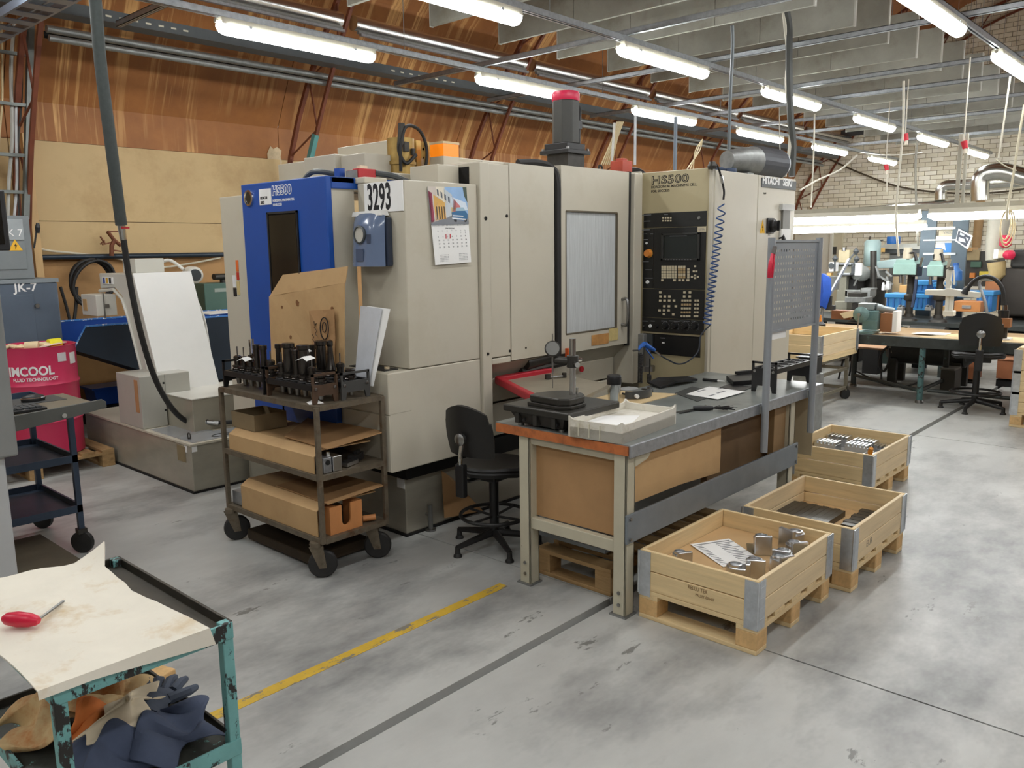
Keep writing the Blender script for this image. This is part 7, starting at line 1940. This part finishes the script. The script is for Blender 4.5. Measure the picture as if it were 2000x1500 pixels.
jk_ = MB().sheet([[Q(1600, 540, 11), Q(1601, 570, 11), Q(1599, 602, 11)], [Q(1608, 534, 10.9), Q(1612, 568, 10.9), Q(1606, 596, 10.9)], [Q(1618, 545, 11), Q(1621, 570, 10.95), Q(1608, 602, 11)]], .08).obj('blue_jacket', M('jacket_blue', (30, 76, 168), .7, var=.15, scale=12), smooth=True)
MB().cyl((11.0, Q(1608, 560, 11.0).y, 0), (11.0, Q(1608, 560, 11.0).y, Q(1608, 534, 11.0).z), .02, n=8).obj('stand_pole', GALVDULL, jk_)
tag(jk_, 'bright blue work jacket hanging behind the tool board', 'jacket')
ob_ = T('spray_bottle', 'small bottle with orange top on the left end of the fitters bench', 'bottle', Q(1604, 620, 9.8))
MB().lathe([(.05, 0), (.055, .01), (.055, .07), (.02, .1)], (9.8, Q(1604, 624, 9.8).y, .73), 12).obj('body', BLACK, ob_, smooth=True); MB().cyl((9.8, Q(1603, 612, 9.8).y, .82), (9.8, Q(1603, 612, 9.8).y, .91), .02, .008, n=10).obj('orange_top', K((226, 140, 50)), ob_)
# parts shelf with blue and white boxes
sf = T('parts_rack', 'narrow grey rack with white and blue boxes and a photo', 'rack', (12.6, 3.2, 0))
RKG = M('rack_blue_grey', (74, 86, 94), .45, .3, var=.08)
for (x0, x1) in ((1801, 1808), (1862, 1869)):
    pbox('upright', x0, 412 if x0 < 1850 else 428, x1, 728, 12.4, .05, RKG, sf)
for (y0, y1) in ((444, 448), (494, 498), (468, 470), (520, 523)):
    pbox('shelf_bar', 1803, y0, 1866, y1, 12.38, .05, M('bar_pale', (186, 190, 190), .4), sf)
for (nm, x0, y0, x1, y1, c, lb) in (('paper_box', 1806, 461, 1860, 474, (224, 220, 206), 'wide white box on the grey rack shelf'), ('paper_box', 1813, 452, 1827, 460, (206, 200, 184), 'small pale box on the top of the grey rack, left'), ('paper_box', 1834, 450, 1862, 460, (190, 180, 154), 'pale box with writing on the top of the grey rack, right'), ('blue_bin', 1812, 475, 1860, 493, (40, 116, 182), 'blue storage bin with torn white label in the grey rack')):
    o = T(nm, lb, 'box', Q((x0 + x1) / 2, y1, 12.45))
    pbox('body', x0, y0, x1, y1, 12.42, .3, K(c), o, .004)
    if nm == 'blue_bin':
        MB().prism([Q(1820, 475, 12.415), Q(1845, 475, 12.415), Q(1847, 489, 12.415), Q(1838, 484, 12.415), Q(1828, 484, 12.415), Q(1820, 488, 12.415)], (.006, 0, 0)).obj('torn_label', K((206, 204, 196)), o)
    elif x0 == 1834:
        text('VALUOSAT', .05, Q(1842, 457, 12.418), FX, INKG, o)
MB().bar(Q(1864, 449, 12.38), Q(1875, 449, 12.38), .02).obj('clip_arm', RKG, sf)
ph2 = T('photo_print', 'tilted black and white photo print hung beside the grey rack', 'photo', Q(1885, 470, 12.3))
pts = [(1872, 446), (1900, 461), (1890, 487), (1866, 471)]
MB().prism([Q(*p, 12.36) for p in pts], (.006, 0, 0)).obj('paper', PAPER, ph2)
MB().prism([Q(*p, 12.357) for p in [(1872, 450), (1896, 463), (1887, 482), (1868, 469)]], (.003, 0, 0)).obj('dark_print', K((66, 72, 84)), ph2)
for pp_ in ([(1873, 463), (1884, 467), (1886, 474), (1872, 471)], [(1876, 454), (1884, 459), (1882, 462), (1874, 458)], [(1886, 463), (1892, 466), (1889, 471)]):
    MB().prism([Q(*p, 12.3545) for p in pp_], (.002, 0, 0)).obj('pale_print', K((200, 204, 208)), ph2)
# right: black machine with red valves, cardboard tubes
bm2 = T('grinding_machine', 'dark machine with red knobs and pale ducts at the right edge', 'machine', (12, 1.8, 0))
pbox('dark_body', 1955, 524, 2030, 620, 12.2, .6, M('machine_dark', (52, 46, 40), .5, var=.15), bm2, .03)
pbox('head', 1975, 488, 2030, 524, 12.2, .5, M('machine_black', (40, 40, 38), .5), bm2, .03)
MB().tube([Q(1952, 425, 12.4), Q(1945, 470, 12.4), Q(1938, 510, 12.35)], [.13, .12, .08], 14).obj('pale_duct', M('duct_pale', (180, 176, 160), .45, var=.08), bm2, smooth=True)
pbox('valve_box', 1941, 487, 1949, 505, 12.1, .2, PAPER, bm2, .004); pbox('valve_box', 1950, 489, 1966, 504, 12.1, .2, K((206, 196, 164)), bm2, .004)
MB().lathe([(.04, 0), (.06, .03), (.06, .1), (.03, .12)], Q(1963, 498, 12.05), 12, axis=(-.5, -.8, 0)).obj('red_knob', K((206, 30, 70)), bm2, smooth=True)
MB().lathe([(.03, 0), (.07, .03), (.07, .14), (.04, .16)], Q(1963, 484, 12.1), 12).obj('red_bottle', K((206, 30, 70)), bm2, smooth=True)
MB().tube([Q(1946, 512, 12.2), Q(1948, 535, 12.2), Q(1938, 545, 12.2)], [.11, .1, .08], 12).obj('tan_pipe', K((186, 164, 116)), bm2, smooth=True)
pbox('plinth', 1960, 620, 2030, 700, 12.3, .5, DARK, bm2)
sh2 = T('wall_shelf', 'dark shelf with small boxes under the brick wall at right', 'shelf', (15, 3.4, 1.2))
pbox('shelf_board', 1862, 484, 1898, 491, 15.0, .4, M('shelf_wood', (190, 148, 96), .6, var=.1), sh2, .005); pbox('cabinet', 1866, 491, 1945, 560, 15.1, .5, M('cabinet_dark', (62, 58, 52), .5, var=.2), sh2, .01)
pbox('drawer_front', 1880, 488, 1912, 508, 15.05, .05, K((170, 150, 110)), sh2); pbox('green_box', 1896, 511, 1915, 522, 15.03, .06, K((72, 104, 86)), sh2); pbox('yellow_sign', 1913, 530, 1938, 538, 15.03, .06, K((222, 198, 70)), sh2); pbox('orange_box', 1894, 533, 1903, 543, 15.03, .06, K((216, 132, 60)), sh2)
tag(MB().tube([Q(1916, 380, 20.9), Q(1912, 430, 20.9), Q(1906, 485, 20.9)], .09, 14).obj('cardboard_tube', M('brown_pipe', (156, 124, 84), .6), smooth=True), 'thick brown vertical pipe in front of the brick wall', 'pipe')
# compressor, wooden chair, boxes below the fitters bench
cm = T('compressor', 'dark horizontal compressor tank on four legs under the bench', 'compressor', (10.85, 3.0, 0))
CMD = M('compressor_dark', (50, 50, 47), .5, .3, var=.2)
a, b = (10.95, 3.42, .36), (10.95, 2.5, .36)
MB().tube([(10.95, 3.46, .40), (10.95, 3.40, .40), (10.95, 2.55, .40), (10.95, 2.48, .40)], [.08, .15, .15, .08], 18).obj('tank', CMD, cm, smooth=True)
MB().box((10.8, 2.5, .55), (11.1, 3.4, .62)).obj('motor_plate', CMD, cm); MB().cyl((10.95, 3.2, .66), (10.95, 2.8, .66), .08, n=14).obj('motor', CMD, cm, smooth=True)
for x in (10.83, 11.15):
    for y in (3.35, 2.62):
        MB().box((x - .04, y - .05, 0), (x + .04, y + .05, .32)).obj('leg', CMD, cm)
wc = T('wooden_chair', 'old chair with pale wooden seat under the fitters bench', 'chair', (10.9, 3.75, 0))
g = [[(10.72, 3.45, .43), (10.72, 3.72, .435), (10.74, 3.98, .425)], [(10.9, 3.42, .42), (10.9, 3.72, .42), (10.9, 4.0, .42)], [(11.1, 3.45, .43), (11.1, 3.72, .43), (11.1, 3.95, .43)]]
MB().sheet(g, .02).obj('seat', M('chair_wood', (186, 146, 112), .5, var=.08), wc, smooth=True)
for (x0, y0, x1, y1) in ((10.76, 3.48, 10.72, 3.44), (10.76, 3.92, 10.72, 3.98), (11.06, 3.48, 11.1, 3.44), (11.06, 3.92, 11.1, 3.98)):
    MB().cyl((x0, y0, .42), (x1, y1, 0), .013, n=8).obj('leg', BLACK, wc)
tag(MB().tube(spline([Q(1745, 640, 10.5), Q(1748, 660, 10.5), Q(1735, 676, 10.5), Q(1722, 690, 10.5), Q(1718, 715, 10.5), Q(1727, 724, 10.5), Q(1736, 705, 10.5), Q(1738, 680, 10.5)]), .014, 6).obj('hanging_cable', RUBBER, smooth=True), 'black cable hanging in a loop below the fitters bench', 'cable')
for (x0, y0, x1, y1, X, d, c, lb, nm) in ((1838, 722, 1863, 764, 10.5, .25, (62, 58, 50), 'dark box standing under the fitters bench behind the stool', 'dark_box'), (1870, 700, 1905, 742, 11.35, .3, (150, 92, 58), 'reddish brown crate under the bench left of the stool', 'brown_crate'), (1948, 702, 1982, 742, 11.35, .3, (146, 90, 56), 'reddish brown crate under the bench right of the stool', 'brown_crate')):
    t = T(nm, lb, 'box', Q((x0 + x1) / 2, y1, X)); zz = Q(x0, y1, X).z
    o = pbox('body', x0, y0, x1, y1, X, d, M(nm + '_m', c, .6, var=.15), t, .006)
    aa, bb_ = Q(x0, y0, X), Q(x1, y0, X)
    MB().box((X - .01, bb_.y - .01, aa.z), (X + d + .01, aa.y + .01, aa.z + .02)).obj('lid', M(nm + '_l', tuple(min(255, v + 50) for v in c), .6), t)
    if zz > .03:
        MB().box((X + .02, bb_.y, 0), (X + d - .02, aa.y, zz)).obj('stand', DARK, t)
swivel_stool((9.58, 2.12, 0), 'tall black swivel stool with chrome column before the far bench', .53, R(14), True, .17).scale = (1.15, 1.18, 1.13)
# far work lights over the fitters bench, on a suspended channel
for k, (y0, y1, X, z, lb) in enumerate(((4.95, 2.97, 10.2, 2.06, 'long lit tube light over the fitters bench, left one'), (2.86, 1.3, 10.2, 2.06, 'long lit tube light over the fitters bench, right one'), (5.6, 3.3, 11.6, 1.97, 'lit tube light hanging lower, behind the left one'))):
    t = T('bench_light', lb, 'lamp', (X, (y0 + y1) / 2, z), 'tube lights over the fitters bench')
    MB().prism([(X - .07, y1, z + .02), (X + .07, y1, z + .02), (X + .05, y1, z + .07), (X - .05, y1, z + .07)], (0, y0 - y1, 0)).obj('housing', HOUS, t)
    MB().tube([(X, y1 - .02, z - .005), (X, y1 + .06, z - .01), (X, y0 - .06, z - .01), (X, y0 + .02, z - .005)], [.02, .055, .055, .02], 12).obj('lit_cover', DIFF, t, smooth=True)
rail((10.2, 6.4, 2.155), (10.2, .5, 2.155), 'bench_light_rail', 'pale channel carrying the tube lights over the fitters bench', None, .06, .05, M('rail_pale', (176, 172, 156), .5, .2))
# silver round ducts on the end wall and tin post
SD = M('spiral_duct', (206, 206, 200), .25, 1.0, var=.08, scale=10)
for pts, r, lb in (([(1560, 425), (1700, 412), (1872, 398)], .11, 'long silver round duct along the brick wall above the tube lights'), ([(1837, 390), (1838, 374), (1846, 364), (1862, 362), (1930, 359), (2020, 353)], .12, 'silver bent duct with lower elbow on the brick wall'), ([(1914, 392), (1914, 362), (1918, 346), (1932, 338), (1962, 336), (2020, 352)], .17, 'thick silver duct elbow at the upper right of the brick wall')):
    X = 19.8 if r < .17 else 18.8
    tag(MB().tube(spline([Q(*p, X) for p in pts], 6), r, 14).obj('round_duct', SD, smooth=True), lb, 'duct')
rb2 = T('suspended_post', 'pale double channel post hanging from the roof rail to the bench light rail', 'post', (10.25, 2.15, 2.7))
a, b = Q(1878, 262, 10.25), Q(1868, 398, 10.25)
MB().bar(a, b, .035, .04).obj('channel', M('rail_pale', (176, 172, 156), .5, .2), rb2); MB().bar(a + Vector((0, -.06, 0)), b + Vector((0, -.06, 0)), .025, .04).obj('channel', M('rail_pale', (176, 172, 156), .5, .2), rb2)
for k, (x, y, X) in enumerate(((1886, 283, 10.2), (1733, 327, 12.5), (1771, 268, 11))):
    c = Q(x, y, X)
    t = T('red_socket', ('red plug socket hanging beside the pale channel post', 'small red plug hanging under the far fluorescent light', 'orange-red plug clipped under the lamp rail')[k], 'plug', c)
    MB().cyl(c + Vector((0, 0, -.04)), c + Vector((0, .02, .04)), .026, .034, n=12).obj('socket', K((196, 40, 56)), t, smooth=True); MB().cyl(c + Vector((0, 0, -.04)), c + Vector((0, 0, -.09)), .019, n=10).obj('plug', K((222, 214, 196)), t); MB().cyl(c + Vector((0, .02, .04)), (c.x, c.y + .02, 3.72), .007, n=6).obj('cord', K((196, 190, 174)), t)
# hanging cords, conduits and cable bundles
cords = [('conduit_pipe', [(1430, 50), (1431, 90), (1426, 200), (1423, 322)], 3.4, .014, (104, 112, 116), 'thin grey conduit dropping from a roof rail to the electrical cabinet'),
         ('cable_bundle', [(1536, 22), (1541, 60), (1541, 150), (1544, 230), (1549, 285), (1546, 345)], 3.6, .034, (70, 72, 70), 'thick dark cable bundle dropping from the roof to the cabinet'),
         ('cable', [(1530, 22), (1538, 100), (1536, 170), (1543, 235), (1542, 290), (1533, 345)], 3.62, .016, (196, 192, 178), 'pale cable running along the thick dark bundle'),
         ('conduit_pipe', [(1320, 228), (1318, 333)], 3.9, .016, (120, 132, 146), 'bluish conduit pipe dropping behind the control panel'),
         ('conduit_pipe', [(1241, 225), (1240, 322)], 4.2, .012, (196, 200, 204), 'thin bright conduit dropping behind the red hydraulic block'),
         ('conduit_pipe', [(1200, 240), (1195, 318)], 4.4, .012, (206, 204, 196), 'bright thin pipe left of the loose wire bunch'),
         ('cord', [(1591, 222), (1589, 300), (1584, 405)], 5.2, .012, (186, 182, 166), 'pale cord hanging right of the cable bundle'),
         ('cord', [(1522, 203), (1524, 345)], 5.6, .008, (176, 172, 160), 'thin cord hanging just left of the thick bundle'),
         ('cord', [(1765, 158), (1764, 250), (1757, 330), (1750, 420), (1755, 500)], 3.2, .012, (206, 202, 186), 'long pale cord hanging in front of the brick wall'),
         ('cord', [(1791, 274), (1788, 330), (1790, 410), (1793, 480)], 3.4, .013, (130, 128, 118), 'grey cord dropping beside the long pale cord'),
         ('cord', [(1973, 150), (1962, 230), (1950, 310)], 2.2, .010, (196, 190, 172), 'pale cord hanging below the second lamp of the right row'),
         ('cord', [(2001, 205), (1990, 270), (1978, 350), (1968, 405), (1967, 430)], 2.0, .012, (206, 198, 170), 'cream cord hanging at the right edge'),
         ('cord', [(1562, 372), (1600, 350), (1640, 332), (1674, 303)], 4.4, .012, (212, 208, 194), 'pale cable stretched diagonally from the cabinet top'),
         ('cord', [(1680, 298), (1720, 303), (1770, 302), (1800, 298)], 4.6, .010, (206, 202, 190), 'pale cable sagging between the lamp rails'),
         ('cord', [(1733, 335), (1732, 375)], 4.5, .010, (196, 190, 174), 'short cord hanging from the small red plug'),
         ('cord', [(1945, 312), (1965, 325), (1985, 333)], 3.0, .01, (206, 198, 172), 'cream cord crossing to the thick silver duct')]
for nm, pts, Y, r, c, lb in cords:
    tag(MB().tube(spline([OY(x, y, Y) for x, y in pts], 4) if len(pts) > 2 else [OY(x, y, Y) for x, y in pts], r, 6).obj(nm, K(c), smooth=True), lb, 'cable' if nm != 'conduit_pipe' else 'pipe')
t = T('cord_loop', 'cream cord coiled in loops at the right tube light', 'cord', OX(1965, 450, 10.0))
for k in range(3):
    c = OX(1964 + k * 2, 440 + k * 3, 10.0)
    MB().tube([c + Vector((0, (.045 + .012 * k) * math.cos(R(a)), (.15 + .02 * k) * math.sin(R(a)))) for a in range(0, 360, 20)], .007, 6, closed=True).obj('loop', K((222, 206, 164)), t, smooth=True)
t = T('wire_bunch', 'bunch of loose cream wires dropping from the lamp rail behind the machine', 'wires', OY(1190, 280, 4.5))
for k in range(6):
    MB().tube(spline([OY(1205 + k * 2.5, 238, 4.5), OY(1196 + k * 2, 270, 4.5), OY(1174 + k * 4, 322, 4.5)], 4), .006, 5).obj('wire', K((206, 190, 150)), t)
t = T('wire_bunch', 'pair of cream wires dropping behind the control panel top', 'wires', OY(1360, 300, 4.2))
for k in range(3):
    MB().tube(spline([OY(1372, 272, 4.2), OY(1366 - k * 4, 295, 4.2), OY(1348 + k * 6 - 6, 330, 4.2)], 4), .006, 5).obj('wire', K((206, 190, 150)), t)
tag(MB().tube(spline([(20.9, 8.3, 3.85), (20.88, 7.5, 3.45), (20.88, 6.5, 3.05), (20.88, 5.3, 2.85), (20.88, 4.2, 2.85), (20.88, 3.2, 3.05)], 6), .022, 6).obj('sagging_cable', K((70, 60, 46)), smooth=True), 'dark cable sagging across the painted brick wall', 'cable')
tag(MB().bar((20.9, -1, 4.42), (20.9, 8.0, 4.42), .12, .14).obj('wall_beam', DGREY), 'dark beam across the end wall under the gable', 'beam')
# cart with pallet collars near the cabinet end, stack at the right edge
wcart = T('collar_trolley', 'steel frame trolley carrying a pine collar behind the tool board', 'trolley', (8.9, 3.75, 0))
FR = M('trolley_frame', (128, 122, 106), .5, .4, var=.15)
for x in (8.52, 9.36):
    for y in (3.38, 4.1):
        MB().box((x, y, .1), (x + .035, y + .035, .5)).obj('leg', FR, wcart)
        MB().lathe([(.05, -.018), (.06, -.014), (.06, .014), (.05, .018)], (x + .02, y + .02, .06), 14, axis=(.5, .8, 0)).obj('caster', RUBBER, wcart, smooth=True)
for z in (.12, .34, .48):
    for a, b in (((8.52, 3.38), (9.39, 3.41)), ((8.52, 4.1), (9.39, 4.13)), ((8.52, 3.41), (8.55, 4.1)), ((9.36, 3.41), (9.39, 4.1))):
        MB().box((a[0], a[1], z), (b[0], b[1], z + .03)).obj('frame_bar', FR, wcart)
for a_, b_ in (((8.5, 3.362), (9.58, 3.38)), ((8.502, 3.38), (8.52, 4.12))):
    MB().box((a_[0], a_[1], .512), (b_[0], b_[1], .572)).obj('skirt_board', WOODX, wcart)
pal2 = T('pallet', 'pine deck under the collar on the steel trolley', 'pallet', (8.9, 3.75, .51))
for k in range(5):
    MB().box((8.525 , 3.385 + k * .15, .512), (9.57, 3.51 + k * .15, .535)).obj('deck_board', WOODX, pal2)
MB().box((8.5, 3.36, .535), (8.6, 4.15, .575)).obj('cross_board', WOODY, pal2); MB().box((9.48, 3.36, .535), (9.58, 4.15, .575)).obj('cross_board', WOODY, pal2)
collar((8.5, 3.36, .578), 'pine pallet collar on the steel trolley beside the cabinet', 1.08, .78, .22)
for k in range(3):
    collar((8.9, .46, .146 + k * .202), 'pine collar of the stack at the right edge, %s one' % ('lowest', 'middle', 'top')[k], .66, 1.2, .198, 'collar stack at the right edge')
pallet((8.9, .46, 0), 'pine pallet under the collar stack at the right edge', .66, 1.2)
tag(MB().box((8.92, .48, .752), (9.54, 1.64, .765)).obj('lid_board', WOODXP), 'pale board lid on the collar stack at the right edge', 'lid')
# ================================================================== small clutter at the far end
def junk(name, label, cat, boxes, X, mat, extra=None):
    t = T(name, label, cat, Q(sum((b[0] + b[2]) / 2 for b in boxes) / len(boxes), max(b[3] for b in boxes), X))
    for i, b in enumerate(boxes):
        pbox(('body', 'upper_part', 'side_part', 'top_part')[i % 4], b[0], b[1], b[2], b[3], X + .01 * i, b[4] if len(b) > 4 else .15, mat if i == 0 or extra is None else extra, t, .005)
    return t
junk('grey_basket', 'pale grey bucket-like basket beside the grey machine parts on rear bench', 'basket', [(1683, 566, 1699, 580, .25), (1681, 563, 1701, 567, .27)], 12.3, GREY)
junk('orange_carton', 'small orange-brown carton behind the left blue crate', 'box', [(1757, 557, 1774, 572, .2)], 12.1, K((196, 146, 84)))
junk('white_bottle', 'pair-standing white bottle behind the levers of the radial machine', 'bottle', [(1722, 556, 1727, 567, .06), (1723, 552, 1726, 556, .04)], 12.4, INKW)
junk('white_bottle', 'white bottle with square shoulders next to the first white bottle', 'bottle', [(1730, 554, 1736, 566, .08), (1731, 549, 1735, 554, .05)], 12.5, INKW)
junk('tan_post', 'tan square post behind the left drill press', 'post', [(1744, 540, 1752, 700, .08)], 12.7, K((148, 128, 96)))
junk('dark_tool_cabinet', 'dark tool cabinet standing under the rear bench behind the compressor', 'cabinet', [(1752, 655, 1836, 712, .4), (1754, 650, 1834, 655, .4)], 11.9, K((44, 44, 42)), DGREY)
junk('teal_cabinet', 'dull teal cabinet under the rear bench left of the dark one', 'cabinet', [(1716, 640, 1750, 712, .4), (1718, 646, 1748, 672, .41)], 11.95, K((92, 116, 114)))
junk('machine_bed', 'grey machine bed with a vice on the rear bench behind the bench vice', 'machine', [(1650, 580, 1690, 592, .3), (1656, 572, 1682, 581, .25), (1664, 592, 1676, 604, .2)], 12.0, GALVDULL, IRON)
junk('pale_carton', 'pale cardboard box lying on the rear bench near the right drill press base', 'box', [(1836, 598, 1850, 607, .2)], 11.5, K((206, 168, 110)))
junk('steel_vice', 'small steel machine vice at the foot of the left drill press', 'vice', [(1752, 600, 1764, 607, .12), (1754, 596, 1757, 600, .1), (1760, 597, 1763, 600, .1)], 11.3, GALVDULL)
junk('steel_vice', 'small steel machine vice at the foot of the right drill press', 'vice', [(1806, 600, 1818, 607, .12), (1808, 596, 1811, 600, .1), (1814, 597, 1817, 600, .1)], 11.3, GALVDULL)
junk('oil_can', 'squat dark can on the fitters bench beside the brown block', 'can', [(1661, 622, 1670, 630, .08), (1664, 618, 1667, 622, .03)], 9.85, BLACK)
junk('file_set', 'dark files lying between the brown block and the bench vice', 'file', [(1654, 628, 1676, 632, .05), (1660, 624, 1674, 628, .04)], 9.8, IRON)
junk('clamp_stand', 'dark clamp standing on the left of the rear bench', 'clamp', [(1617, 578, 1622, 606, .05), (1612, 596, 1628, 606, .08)], 11.0, IRON)
bl = T('blue_adapter', 'blue plastic water bottle shape beside the white fixture stem', 'bottle', Q(1866, 560, 12.0))
MB().tube([Q(1868, 548, 12), Q(1868, 530, 12), Q(1867, 524, 12), Q(1867, 518, 12)], [.07, .07, .04, .035], 12).obj('body', K((52, 106, 170), .35), bl, smooth=True)
MB().cyl(Q(1867, 518, 12), Q(1867, 514, 12), .038, n=10).obj('cap', K((40, 90, 160), .4), bl)
tag(MB().tube(spline([Q(1790, 545, 11.2), Q(1787, 570, 11.2), Q(1782, 600, 11.2)], 4), .02, 6).obj('drive_rod', K((42, 58, 84)), smooth=True), 'dark slanted rod in front of the blue crates', 'rod')
tag(MB().tube(spline([Q(1700, 462, 20.9), Q(1697, 474, 20.9), Q(1699, 492, 20.9)], 4), .02, 6).obj('wall_cable', K((90, 84, 74)), smooth=True), 'short dark cable down the plastered wall above the motor', 'cable')
tag(MB().tube(spline([Q(1744, 642, 10.6), Q(1737, 668, 10.6), Q(1740, 690, 10.6)], 4), .012, 6).obj('hanging_wire', K((166, 160, 140)), smooth=True), 'pale wire hanging beside the looped cable under the bench', 'wire')
junk('small_motor', 'grey motor standing under the left of the fitters bench', 'motor', [(1683, 655, 1702, 672, .2), (1700, 650, 1716, 664, .2)], 11.4, GREY)
for o_ in list(COL.objects):
    if o_.name.startswith('small_motor') and o_.get('label'):
        MB().box((11.42, ORG[o_].y - .1, 0), (11.6, ORG[o_].y + .1, ORG[o_].z)).obj('stand', DARK, o_)
# dark trolley frame left of the collar trolley, plywood offcuts near the cabinet
junk('black_crate', 'black plastic crate standing behind the tool rack at the bench end', 'crate', [(1556, 700, 1580, 735, .3), (1554, 696, 1582, 701, .32)], 7.4, BLACK)
for o_ in list(COL.objects):
    if o_.name.startswith('black_crate') and o_.get('label'):
        MB().box((7.42, ORG[o_].y - .08, 0), (7.7, ORG[o_].y + .1, ORG[o_].z)).obj('stand', GALVDULL, o_)
